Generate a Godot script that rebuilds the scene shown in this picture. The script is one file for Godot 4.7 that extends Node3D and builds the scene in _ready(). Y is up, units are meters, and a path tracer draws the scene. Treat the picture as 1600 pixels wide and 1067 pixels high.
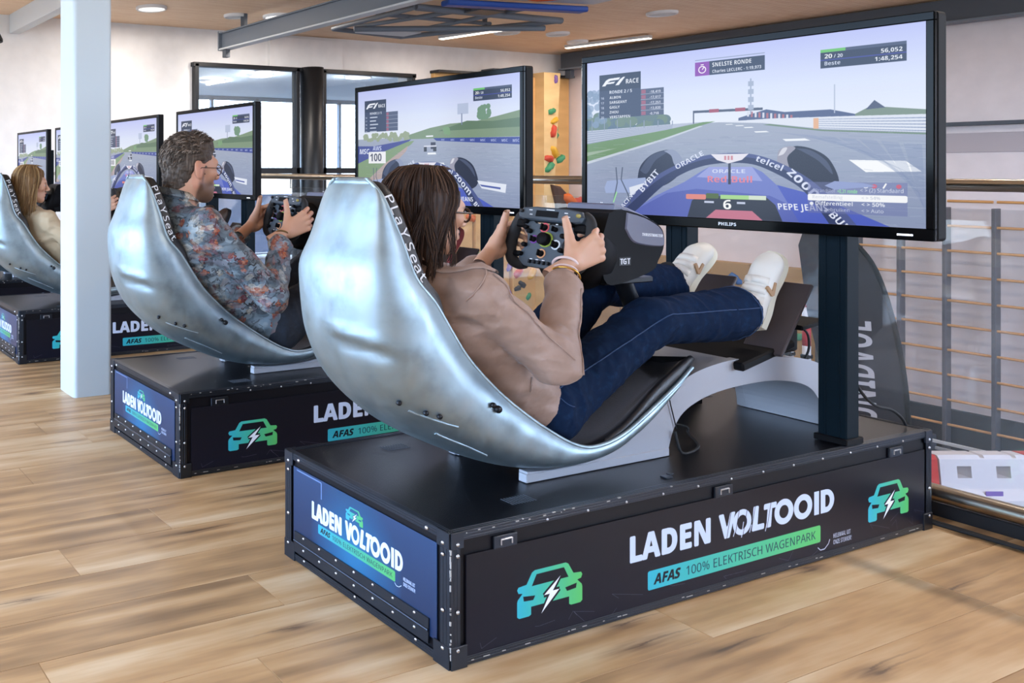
extends Node3D
# A row of racing simulators on a mezzanine beside a sports hall. +x is the way the drivers look, +z is towards the camera, y is up.

const UNIT_Z := [0.0, -1.486, -3.7585, -5.296, -6.785, -8.274]
const CASE_L := 2.30
const CASE_W := 0.728
const CASE_H := 0.357
const MID := -0.33          # centre plane of a seat, in its unit
const CEIL := 3.6
const GYM := -2.5           # level of the sports hall floor
const EDGE := 2.62          # x of the mezzanine's edge
var M := {}
var taken := {}
var rng := RandomNumberGenerator.new()

func _ready() -> void:
	rng.seed = 7
	camera_and_light()
	make_materials()
	room()
	floor_planks()
	simulators()
	people()
	ceiling_things()
	hall_things()

func camera_and_light() -> void:
	var cam := Camera3D.new()
	cam.name = "camera"
	add_child(cam)
	cam.position = Vector3(-1.70, 1.308, 1.685)
	cam.rotation.y = -0.3936
	# a level camera with a shifted lens: focal length 1322.9 px, principal point (150, 264.9) of 1600 x 1067
	var f := 1322.9
	var near := 0.05
	cam.set_frustum(1067.0 / f * near, Vector2((800.0 - 150.0) / f * near, -(533.5 - 264.9) / f * near), near, 200.0)
	cam.keep_aspect = Camera3D.KEEP_HEIGHT
	cam.current = true
	var we := WorldEnvironment.new()
	we.name = "surroundings"
	var env := Environment.new()
	env.background_mode = Environment.BG_SKY
	var sm := ProceduralSkyMaterial.new()
	sm.sky_top_color = Color(0.55, 0.72, 0.95)
	sm.sky_horizon_color = Color(0.82, 0.91, 1.0)
	sm.ground_horizon_color = Color(0.80, 0.84, 0.88)
	sm.ground_bottom_color = Color(0.42, 0.44, 0.46)
	sm.sky_energy_multiplier = 3.0
	sm.ground_energy_multiplier = 2.2
	var sky := Sky.new()
	sky.sky_material = sm
	env.sky = sky
	env.tonemap_mode = Environment.TONE_MAPPER_LINEAR
	env.tonemap_exposure = 1.12
	env.sdfgi_enabled = true
	env.ssao_enabled = true
	env.ssil_enabled = true
	we.environment = env
	add_child(we)
	# daylight through the big windows in the left wall and at the near end of the hall
	day("daylight_from_the_left", Vector3(-5.7, 1.75, -2.6), Vector3(1, 0, -0.12), Vector2(15.2, 2.7), 26.0, Color(0.82, 0.92, 1.0))
	day("daylight_over_the_hall", Vector3(8.3, 1.9, 5.7), Vector3(0, -0.1, -1), Vector2(9.0, 2.9), 20.0, Color(1.0, 0.97, 0.95))

func day(called: String, at: Vector3, towards: Vector3, size: Vector2, energy: float, color: Color) -> void:
	var l := AreaLight3D.new()
	l.name = called
	add_child(l)
	l.look_at_from_position(at, at + towards, Vector3.UP)
	l.area_size = size
	l.area_normalize_energy = true
	l.light_energy = energy
	l.light_color = color
	l.area_range = 40.0
	l.shadow_enabled = true

# ------------------------------------------------------------------ naming
func numbered(called: String) -> String:
	if not taken.has(called):
		taken[called] = 0
		return called
	taken[called] += 1
	return "%s_%03d" % [called, taken[called]]

func thing(called: String, label: String, category: String, at := Vector3.ZERO, group := "") -> Node3D:
	var o := Node3D.new()
	o.name = numbered(called)
	add_child(o, true)
	o.position = at
	tag(o, label, category, group)
	return o

func tag(o: Node, label: String, category: String, group := "") -> Node:
	o.set_meta("label", label)
	o.set_meta("category", category)
	if group != "":
		o.set_meta("group", group)
	return o

func put(called: String, mesh: Mesh, m: Material, parent: Node = null, xf := Transform3D.IDENTITY) -> MeshInstance3D:
	var o := MeshInstance3D.new()
	o.mesh = mesh
	o.material_override = m
	o.transform = xf
	o.cast_shadow = GeometryInstance3D.SHADOW_CASTING_SETTING_ON
	if parent == null:
		o.name = numbered(called)
		add_child(o, true)
	else:
		o.name = called
		parent.add_child(o, true)
	return o

func struct(called: String, mesh: Mesh, m: Material, label := "", xf := Transform3D.IDENTITY) -> MeshInstance3D:
	var o := put(called, mesh, m, null, xf)
	o.set_meta("kind", "structure")
	if label != "":
		o.set_meta("label", label)
	return o

# ------------------------------------------------------------------ shapes
class Shape:
	var st := SurfaceTool.new()
	func _init() -> void:
		st.begin(Mesh.PRIMITIVE_TRIANGLES)
		st.set_smooth_group(-1)
	func tri(a: Vector3, b: Vector3, c: Vector3, ua := Vector2.ZERO, ub := Vector2.ZERO, uc := Vector2.ZERO) -> void:
		st.set_uv(ua); st.add_vertex(a)
		st.set_uv(ub); st.add_vertex(b)
		st.set_uv(uc); st.add_vertex(c)
	func quad(a: Vector3, b: Vector3, c: Vector3, d: Vector3, uv := Rect2(0, 0, 1, 1)) -> void:   # clockwise from the front: top left, top right, bottom right, bottom left
		var p := uv.position
		var e := uv.end
		tri(a, b, c, p, Vector2(e.x, p.y), e)
		tri(a, c, d, p, e, Vector2(p.x, e.y))
	func smooth(on: bool) -> void:
		st.set_smooth_group(0 if on else -1)
	func done() -> ArrayMesh:
		st.generate_normals()
		return st.commit()
	# a box with chamfered edges
	func box(c: Vector3, size: Vector3, bevel := 0.004, basis := Basis.IDENTITY) -> Shape:
		var h := size / 2.0
		var b := minf(bevel, minf(h.x, minf(h.y, h.z)) * 0.45)
		var v := func(x: float, y: float, z: float, ax: int) -> Vector3:
			var p := Vector3(x * (h.x - (b if ax != 0 else 0.0)), y * (h.y - (b if ax != 1 else 0.0)), z * (h.z - (b if ax != 2 else 0.0)))
			return c + basis * p
		for ax in 3:
			for s in [-1.0, 1.0]:
				var q := []
				for k in [[-1, 1], [1, 1], [1, -1], [-1, -1]]:
					var p := [0.0, 0.0, 0.0]
					p[ax] = s
					p[(ax + 1) % 3] = float(k[0])
					p[(ax + 2) % 3] = float(k[1])
					q.append(v.call(p[0], p[1], p[2], ax))
				if s > 0.0: quad(q[0], q[1], q[2], q[3])
				else: quad(q[3], q[2], q[1], q[0])
		if b > 0.0005:
			for ax in 3:
				var i := (ax + 1) % 3
				var j := (ax + 2) % 3
				for si in [-1.0, 1.0]:
					for sj in [-1.0, 1.0]:
						var pts := []
						for e in [[-1.0, i], [1.0, i], [1.0, j], [-1.0, j]]:
							var p := [0.0, 0.0, 0.0]
							p[ax] = e[0]
							p[i] = si
							p[j] = sj
							pts.append(v.call(p[0], p[1], p[2], e[1]))
						if si * sj > 0.0: quad(pts[0], pts[1], pts[2], pts[3])
						else: quad(pts[3], pts[2], pts[1], pts[0])
			for x in [-1.0, 1.0]:
				for y in [-1.0, 1.0]:
					for z in [-1.0, 1.0]:
						if x * y * z > 0.0: tri(v.call(x, y, z, 0), v.call(x, y, z, 2), v.call(x, y, z, 1))
						else: tri(v.call(x, y, z, 0), v.call(x, y, z, 1), v.call(x, y, z, 2))
		return self
	# a tube along a path; r is a number or one radius per point; closed joins the ends
	func tube(path: Array, r: Variant, sides := 10, caps := true, closed := false, flat := 1.0) -> Shape:
		smooth(true)
		var n := path.size()
		var rings := []
		var up := Vector3.UP
		var prev := Vector3.ZERO
		for i in n:
			var a: Vector3 = path[(i - 1 + n) % n] if closed else path[maxi(i - 1, 0)]
			var b: Vector3 = path[(i + 1) % n] if closed else path[mini(i + 1, n - 1)]
			var t := (b - a).normalized()
			if i == 0:
				up = Vector3.UP if absf(t.y) < 0.9 else Vector3.RIGHT
			else:
				up = up - t * up.dot(t)
			up = (up - t * up.dot(t)).normalized()
			var s := t.cross(up)
			var ring := []
			var rr: float = r[i] if r is Array else r
			for k in sides:
				var w := TAU * k / sides
				ring.append(path[i] + (up * sin(w) * flat + s * cos(w)) * rr)
			rings.append(ring)
			prev = t
		if closed: rings.append(rings[0])
		for i in rings.size() - 1:
			for k in sides:
				var k2 := (k + 1) % sides
				quad(rings[i + 1][k], rings[i + 1][k2], rings[i][k2], rings[i][k], Rect2(float(k) / sides, i, 1.0 / sides, 1))
		if caps and not closed:
			smooth(false)
			for k in range(1, sides - 1):
				tri(rings[0][0], rings[0][k], rings[0][k + 1])
				tri(rings[-1][0], rings[-1][k + 1], rings[-1][k])
		return self
	# profile of (radius, height) pairs turned about the y axis of xf
	func lathe(profile: Array, xf := Transform3D.IDENTITY, sides := 20) -> Shape:
		smooth(true)
		for i in profile.size() - 1:
			var p: Vector2 = profile[i]
			var q: Vector2 = profile[i + 1]
			for k in sides:
				var a := TAU * k / sides
				var b := TAU * (k + 1) / sides
				quad(xf * Vector3(q.x * cos(a), q.y, q.x * sin(a)), xf * Vector3(q.x * cos(b), q.y, q.x * sin(b)),
					xf * Vector3(p.x * cos(b), p.y, p.x * sin(b)), xf * Vector3(p.x * cos(a), p.y, p.x * sin(a)))
		smooth(false)
		return self
	# a flat outline in the xy plane of xf, given thickness along z (from 0 to depth), with a small bevel on the front
	func slab(outline: PackedVector2Array, depth: float, xf := Transform3D.IDENTITY, bevel := 0.0) -> Shape:
		var o := outline
		if Geometry2D.is_polygon_clockwise(o): o.reverse()
		var front := o
		if bevel > 0.0:
			var inner := Geometry2D.offset_polygon(o, -bevel)
			if inner.size() == 1 and inner[0].size() == o.size():
				# offset_polygon may start elsewhere: line the two loops up
				var best := 0
				for k in o.size():
					if inner[0][k].distance_to(o[0]) < inner[0][best].distance_to(o[0]): best = k
				front = PackedVector2Array()
				var same := Geometry2D.is_polygon_clockwise(inner[0]) == Geometry2D.is_polygon_clockwise(o)
				for k in o.size(): front.append(inner[0][(best + (k if same else -k) + o.size()) % o.size()])
			else:
				bevel = 0.0
		var n := o.size()
		var zf := depth
		var zs := depth - bevel * signf(depth)
		for part in [[front, zf, true], [o, 0.0, false]]:
			var loop: PackedVector2Array = part[0]
			var idx := Geometry2D.triangulate_polygon(loop)
			for k in range(0, idx.size(), 3):
				var p := []
				for e in 3: p.append(xf * Vector3(loop[idx[k + e]].x, loop[idx[k + e]].y, part[1]))
				var area := (loop[idx[k + 1]] - loop[idx[k]]).cross(loop[idx[k + 2]] - loop[idx[k]])
				if (area > 0.0) == (part[2] == (depth > 0.0)): tri(p[0], p[2], p[1])
				else: tri(p[0], p[1], p[2])
		for k in n:
			var a := o[k]
			var b := o[(k + 1) % n]
			var q := [xf * Vector3(a.x, a.y, zs), xf * Vector3(b.x, b.y, zs), xf * Vector3(b.x, b.y, 0), xf * Vector3(a.x, a.y, 0)]
			if depth > 0.0: quad(q[0], q[1], q[2], q[3])
			else: quad(q[3], q[2], q[1], q[0])
			if bevel > 0.0:
				var a2 := front[k]
				var b2 := front[(k + 1) % n]
				var w := [xf * Vector3(a2.x, a2.y, zf), xf * Vector3(b2.x, b2.y, zf), q[1], q[0]]
				if depth > 0.0: quad(w[0], w[1], w[2], w[3])
				else: quad(w[3], w[2], w[1], w[0])
		return self
	# rows of points joined into a smooth sheet
	func sheet(rows: Array, closed := false, uv_scale := Vector2.ONE) -> Shape:
		smooth(true)
		for i in rows.size() - 1:
			var n: int = rows[i].size()
			for k in (n if closed else n - 1):
				var k2 := (k + 1) % n
				quad(rows[i][k], rows[i][k2], rows[i + 1][k2], rows[i + 1][k], Rect2(float(k) / n * uv_scale.x, float(i) / rows.size() * uv_scale.y, uv_scale.x / n, uv_scale.y / rows.size()))
		return self

func boxes(list: Array) -> ArrayMesh:     # [centre, size, bevel] ...
	var s := Shape.new()
	for b in list: s.box(b[0], b[1], b[2] if b.size() > 2 else 0.004)
	return s.done()

func span_box(a: Vector3, b: Vector3, bevel := 0.004) -> ArrayMesh:
	return Shape.new().box((a + b) / 2.0, (b - a).abs(), bevel).done()

# places with smooth interpolation (Catmull-Rom) through rows of numbers
func smooth_rows(rows: Array, per: int) -> Array:
	var out := []
	var n := rows.size()
	for i in n - 1:
		for k in per:
			out.append(mix_rows(rows, i, float(k) / per))
	out.append(rows[n - 1])
	return out

func mix_rows(rows: Array, i: int, t: float) -> Array:
	var n := rows.size()
	var a: Array = rows[maxi(i - 1, 0)]
	var b: Array = rows[i]
	var c: Array = rows[i + 1]
	var d: Array = rows[mini(i + 2, n - 1)]
	var r := []
	for k in b.size(): r.append(cubic_interpolate(float(b[k]), float(c[k]), float(a[k]), float(d[k]), t))
	return r

func curve_points(pts: Array, per := 6) -> Array:
	var rows := []
	for p in pts: rows.append([p.x, p.y, p.z])
	var out := []
	for r in smooth_rows(rows, per): out.append(Vector3(r[0], r[1], r[2]))
	return out
# ------------------------------------------------------------------ painting of prints and screens
class Paint:
	var im: Image
	var k := 1.0          # pixels per unit
	var w := 0
	var h := 0
	var off := Vector2.ZERO
	static var fonts := {}
	func _init(width: int, height: int, units: float, back: Color) -> void:
		w = width
		h = height
		im = Image.create(w, h, false, Image.FORMAT_RGB8)
		im.fill(back)
		k = float(w) / units
	func span(y: int, x0: float, x1: float, c: Color, c2: Variant, ga: float, gb: float) -> void:
		var a := clampi(int(round(x0)), 0, w)
		var b := clampi(int(round(x1)), 0, w)
		if b <= a: return
		if c2 == null:
			if c.a >= 0.999: im.fill_rect(Rect2i(a, y, b - a, 1), c)
			else:
				var old := im.get_pixel((a + b) / 2, y)
				var x := a
				while x < b:
					var e := mini(x + 2, b)
					old = im.get_pixel((x + e) / 2, y)
					im.fill_rect(Rect2i(x, y, e - x, 1), old.lerp(Color(c, 1), c.a))
					x = e
		else:
			var x := a
			while x < b:
				var e := mini(x + 10, b)
				im.fill_rect(Rect2i(x, y, e - x, 1), c.lerp(c2, clampf(((x + e) / 2.0 - ga) / (gb - ga), 0, 1)))
				x = e
	# even-odd fill of loops given in units
	func poly(loops: Array, c: Color, c2: Variant = null) -> void:
		var lines := []
		var lo := 1e9
		var hi := -1e9
		var gl := 1e9
		var gr := -1e9
		for l in loops:
			for i in l.size():
				var p: Vector2 = (l[i] + off) * k
				var q: Vector2 = (l[(i + 1) % l.size()] + off) * k
				lo = minf(lo, p.y)
				hi = maxf(hi, p.y)
				gl = minf(gl, p.x)
				gr = maxf(gr, p.x)
				if p.y != q.y: lines.append([p, q] if p.y < q.y else [q, p])
		for y in range(clampi(int(floor(lo)), 0, h - 1), clampi(int(ceil(hi)), 0, h)):
			var yy := y + 0.5
			var xs := []
			for l in lines:
				if l[0].y <= yy and l[1].y > yy: xs.append(l[0].x + (l[1].x - l[0].x) * (yy - l[0].y) / (l[1].y - l[0].y))
			xs.sort()
			for i in range(0, xs.size() - 1, 2): span(y, xs[i], xs[i + 1], c, c2, gl, gr)
	func rect(x: float, y: float, ww: float, hh: float, c: Color, c2: Variant = null) -> void:
		poly([[Vector2(x, y), Vector2(x + ww, y), Vector2(x + ww, y + hh), Vector2(x, y + hh)]], c, c2)
	func fade_down(y0: float, y1: float, c0: Color, c1: Color) -> void:
		var a := clampi(int((y0 + off.y) * k), 0, h)
		var b := clampi(int((y1 + off.y) * k), 0, h)
		for y in range(a, b): im.fill_rect(Rect2i(0, y, w, 1), c0.lerp(c1, float(y - a) / maxf(b - a, 1)))
	static func ring_points(c: Vector2, rx: float, ry: float, a0 := 0.0, a1 := TAU, n := 40) -> Array:
		var p := []
		for i in n: p.append(c + Vector2(rx * cos(lerpf(a0, a1, float(i) / (n if a1 - a0 >= TAU - 0.01 else n - 1))), ry * sin(lerpf(a0, a1, float(i) / (n if a1 - a0 >= TAU - 0.01 else n - 1)))))
		return p
	func ellipse(c: Vector2, rx: float, ry: float, col: Color) -> void:
		poly([ring_points(c, rx, ry)], col)
	func ring(c: Vector2, r: float, r2: float, col: Color) -> void:
		poly([ring_points(c, r, r), ring_points(c, r2, r2)], col)
	func line(a: Vector2, b: Vector2, t: float, c: Color) -> void:
		var n := (b - a).normalized().orthogonal() * t / 2.0
		poly([[a + n, b + n, b - n, a - n]], c)
	func path(pts: Array, t: float, c: Color) -> void:
		for i in pts.size() - 1: line(pts[i], pts[i + 1], t, c)
	func rounded(x: float, y: float, ww: float, hh: float, r: float, c: Color, c2: Variant = null) -> void:
		var p := []
		for q in [[x + ww - r, y + r, -PI / 2], [x + ww - r, y + hh - r, 0.0], [x + r, y + hh - r, PI / 2], [x + r, y + r, PI]]:
			for i in 6: p.append(Vector2(q[0], q[1]) + Vector2.from_angle(q[2] + PI / 2 * i / 5.0) * r)
		poly([p], c, c2)
	# letters as triangles, size = height of a capital in units; at = left end of the base line; fat thickens the strokes
	func text(s: String, at: Vector2, size: float, c: Color, bold := true, fat := 0.0, slant := 0.0, wide := 1.0, centre := false, warp: Variant = null) -> float:
		var key := [bold]
		if not fonts.has(bold):
			var f := SystemFont.new()
			f.font_names = PackedStringArray(["Droid Sans"])
			f.font_weight = 700 if bold else 400
			fonts[bold] = f
		var tm := TextMesh.new()
		tm.font = fonts[bold]
		tm.font_size = 64
		tm.pixel_size = 1.0
		tm.depth = 0.0
		tm.text = s
		tm.curve_step = 3.0
		tm.horizontal_alignment = HORIZONTAL_ALIGNMENT_LEFT
		tm.vertical_alignment = VERTICAL_ALIGNMENT_BOTTOM
		var arr := tm.get_mesh_arrays()
		var v: PackedVector3Array = arr[Mesh.ARRAY_VERTEX]
		if v.is_empty(): return 0.0
		var ix: Variant = arr[Mesh.ARRAY_INDEX]
		var lo := Vector2(1e9, 1e9)
		var hi := Vector2(-1e9, -1e9)
		for p in v:
			lo = Vector2(minf(lo.x, p.x), minf(lo.y, p.y))
			hi = Vector2(maxf(hi.x, p.x), maxf(hi.y, p.y))
		var sc := size / 46.0          # a capital of this font is 46 units high at size 64
		var base := lo.y
		for ch in s:
			if ch in "gjpqy,;":
				base = lo.y + 14.0
				break
		var width := (hi.x - lo.x) * sc * wide
		var shift := Vector2(-width / 2.0 if centre else 0.0, 0)
		var n: int = ix.size() if ix != null else v.size()
		var offs := [Vector2.ZERO]
		if fat > 0.0:
			for a in 8: offs.append(Vector2.from_angle(TAU * a / 8.0) * fat)
		for i in range(0, n, 3):
			var t := []
			for e in 3:
				var p := v[ix[i + e] if ix != null else i + e]
				var q := Vector2((p.x - lo.x) * sc * wide, -(p.y - base) * sc)
				q.x -= q.y * slant
				q += shift
				t.append(warp.call(q) if warp != null else at + q)
			for o in offs: poly([[t[0] + o, t[1] + o, t[2] + o]], c)
		return width
	func fit(s: String, at: Vector2, size: float, width: float, c: Color, bold := true, fat := 0.0, slant := 0.0) -> void:
		var natural := text(s, Vector2(-9, -9), size, c, bold)
		text(s, at + Vector2(fat, 0), size, c, bold, fat, slant, (width - 2.0 * fat) / natural)
	func texture(side: int) -> ImageTexture:
		im.resize(side, int(round(float(side) * h / w)), Image.INTERPOLATE_TRILINEAR if false else Image.INTERPOLATE_BILINEAR)
		return ImageTexture.create_from_image(im)

const TEAL := Color("38b4c8")
const LIME := Color("5fc169")

# the electric car sign, in a box x, y, w, h (y downwards)
func car_sign(p: Paint, x: float, y: float, w: float, h: float, back: Color) -> void:
	var f := func(a: Array) -> Array:
		var r := []
		for q in a: r.append(Vector2(x + q[0] * w, y + q[1] * h))
		return r
	var body: Array = f.call([[.0, .36], [.02, .30], [.14, .28], [.22, .04], [.26, .0], [.74, .0], [.78, .04], [.86, .28], [.98, .30], [1.0, .36], [.98, .44], [.92, .46], [.99, .58], [1.0, .64], [1.0, .96], [.97, 1.0], [.82, 1.0], [.79, .97], [.79, .80], [.21, .80], [.21, .97], [.18, 1.0], [.03, 1.0], [.0, .96], [.0, .64], [.01, .58], [.08, .46], [.02, .44]])
	var wind: Array = f.call([[.29, .10], [.71, .10], [.78, .34], [.22, .34]])
	var lampl: Array = f.call([[.09, .53], [.27, .57], [.24, .66], [.10, .64]])
	var lampr: Array = f.call([[.91, .53], [.73, .57], [.76, .66], [.90, .64]])
	p.poly([body, wind, lampl, lampr], TEAL, LIME)
	var bolt := [[.66, .26], [.40, .62], [.49, .62], [.36, 1.02], [.64, .56], [.54, .56]]
	var b: Array = f.call(bolt)
	for i in b.size(): p.line(b[i], b[(i + 1) % b.size()], w * 0.05, back)
	p.poly([b], Color("eef2fa"))

func laden(p: Paint, x: float, base: float, h: float, width: float, back: Color, white: Color) -> void:
	# x..x+width holds LADEN VOLTOOID; capitals h high
	var u := width
	var fat := h * 0.045
	p.fit("LADEN", Vector2(x, base - fat), h - fat * 2, u * 0.362, white, true, fat)
	p.fit("V", Vector2(x + u * 0.400, base - fat), h - fat * 2, u * 0.080, white, true, fat)
	p.poly([Paint.ring_points(Vector2(x + u * 0.514, base - h * 0.5), u * 0.046, h * 0.52), Paint.ring_points(Vector2(x + u * 0.514, base - h * 0.5), u * 0.024, h * 0.29)], white)
	p.fit("L", Vector2(x + u * 0.562, base - fat), h - fat * 2, u * 0.062, white, true, fat, 0.12)
	p.fit("T", Vector2(x + u * 0.615, base - fat), h - fat * 2, u * 0.066, white, true, fat, 0.12)
	for i in (7 if h > 0.07 else 0):
		if i == 5 or i == 0: continue
		var sx := x + u * (0.398 + 0.040 * i)
		p.line(Vector2(sx, base + h * 0.04), Vector2(sx + h * 0.30, base - h * 1.08), h * 0.028, back)
		p.line(Vector2(sx - h * 0.10, base + h * (0.0 if i % 3 else 0.12)), Vector2(sx + h * 0.04, base - h * (0.5 if i % 2 else 0.3)), h * 0.05, white)
	for q in [[0.727, 0.050], [0.829, 0.050]]:
		p.poly([Paint.ring_points(Vector2(x + u * q[0], base - h * 0.5), u * q[1], h * 0.53), Paint.ring_points(Vector2(x + u * q[0], base - h * 0.5), u * q[1] * 0.48, h * 0.27)], white)
	p.rect(x + u * 0.889, base - h, u * 0.027, h, white)
	var dx := x + u * 0.925
	var d := [Vector2(dx, base - h)]
	d.append_array(Paint.ring_points(Vector2(dx + u * 0.03, base - h * 0.5), u * 0.046, h * 0.5, -PI / 2, PI / 2, 20))
	d.append(Vector2(dx, base))
	var hole := [Vector2(dx + u * 0.026, base - h * 0.76)]
	hole.append_array(Paint.ring_points(Vector2(dx + u * 0.032, base - h * 0.5), u * 0.019, h * 0.26, -PI / 2, PI / 2, 14))
	hole.append(Vector2(dx + u * 0.026, base - h * 0.24))
	p.poly([d, hole], white)

func strip(p: Paint, x: float, y: float, w: float, h: float) -> void:
	p.rounded(x, y, w, h, h * 0.12, TEAL, LIME)
	var ink := Color("0d1420")
	var th := h * 0.5
	p.fit("AFAS", Vector2(x + w * 0.030, y + h * 0.76), th, w * 0.135, ink, true, th * 0.03, 0.26)
	p.fit("100% ELEKTRISCH WAGENPARK", Vector2(x + w * 0.203, y + h * 0.75), th * 0.94, w * 0.765, Color("16384a"), false)

func print_side() -> ImageTexture:      # the sticker along the case: 2.2 x 0.275 m
	var back := Color("17171f")
	var p := Paint.new(4096, 512, 2.2, back)
	p.fade_down(0, 0.275, Color("19181e"), Color("141624"))
	p.off = Vector2(-0.056, 0)
	var top := 0.292                    # height of the sticker's upper edge
	laden(p, 0.687, top - 0.157, 0.078, 1.012, back, Color("ccd8ee"))
	strip(p, 0.765, top - 0.120, 0.857, 0.057)
	car_sign(p, 0.238, top - 0.208, 0.252, 0.122, back)
	car_sign(p, 1.90, top - 0.208, 0.252, 0.126, back)
	var white := Color("c8cfe0")
	p.fit("HELEMAAL UIT", Vector2(1.695, top - 0.064), 0.015, 0.10, white)
	p.fit("ONZE STEKKER!", Vector2(1.695, top - 0.042), 0.015, 0.105, white)
	p.path([Vector2(1.607, top - 0.047), Vector2(1.622, top - 0.036), Vector2(1.645, top - 0.036), Vector2(1.667, top - 0.05), Vector2(1.675, top - 0.064)], 0.0035, white)
	var r := RandomNumberGenerator.new()
	r.seed = 3
	for i in 16:
		var a := Vector2(r.randf_range(0.06, 2.2), r.randf_range(0.2, 0.285))
		p.path([a, a + Vector2(r.randf_range(-0.05, 0.06), r.randf_range(-0.02, 0.02)), a + Vector2(r.randf_range(0.02, 0.11), r.randf_range(-0.03, 0.02))], 0.0012, Color(0.62, 0.62, 0.70, 0.45))
	return p.texture(2048)

func print_end() -> ImageTexture:       # the sticker on the end of the case: 0.635 x 0.26 m
	var back := Color("1e3a68")
	var p := Paint.new(2048, 838, 0.635, back)
	p.fade_down(0, 0.26, Color("27466c"), Color("182e4e"))
	for i in 24:
		var c := Color("214a70").lerp(Color("1c7aa6"), i / 23.0)
		c.a = 0.35
		p.ellipse(Vector2(0.30, 0.17), 0.205 - i * 0.0075, 0.205 - i * 0.0075, c)
	p.off = Vector2(0.682, 0)
	var top := 0.315
	var b2 := Color("1c4a80")
	laden(p, -0.584, top - 0.178, 0.056, 0.411, b2, Color("f2f6ff"))
	strip(p, -0.551, top - 0.171, 0.348, 0.030)
	car_sign(p, -0.416, top - 0.283, 0.078, 0.043, b2)
	p.fit("HELEMAAL UIT", Vector2(-0.171, top - 0.160), 0.010, 0.045, Color("e8eefc"))
	p.fit("ONZE STEKKER!", Vector2(-0.171, top - 0.145), 0.010, 0.046, Color("e8eefc"))
	p.path([Vector2(-0.205, top - 0.139), Vector2(-0.198, top - 0.133), Vector2(-0.188, top - 0.134), Vector2(-0.178, top - 0.142)], 0.0018, Color("e8eefc"))
	p.path([Vector2(-0.665, 0.008), Vector2(-0.535, 0.008), Vector2(-0.535, 0.06)], 0.004, Color(0.62, 0.72, 0.9, 0.7))
	return p.texture(1024)

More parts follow.
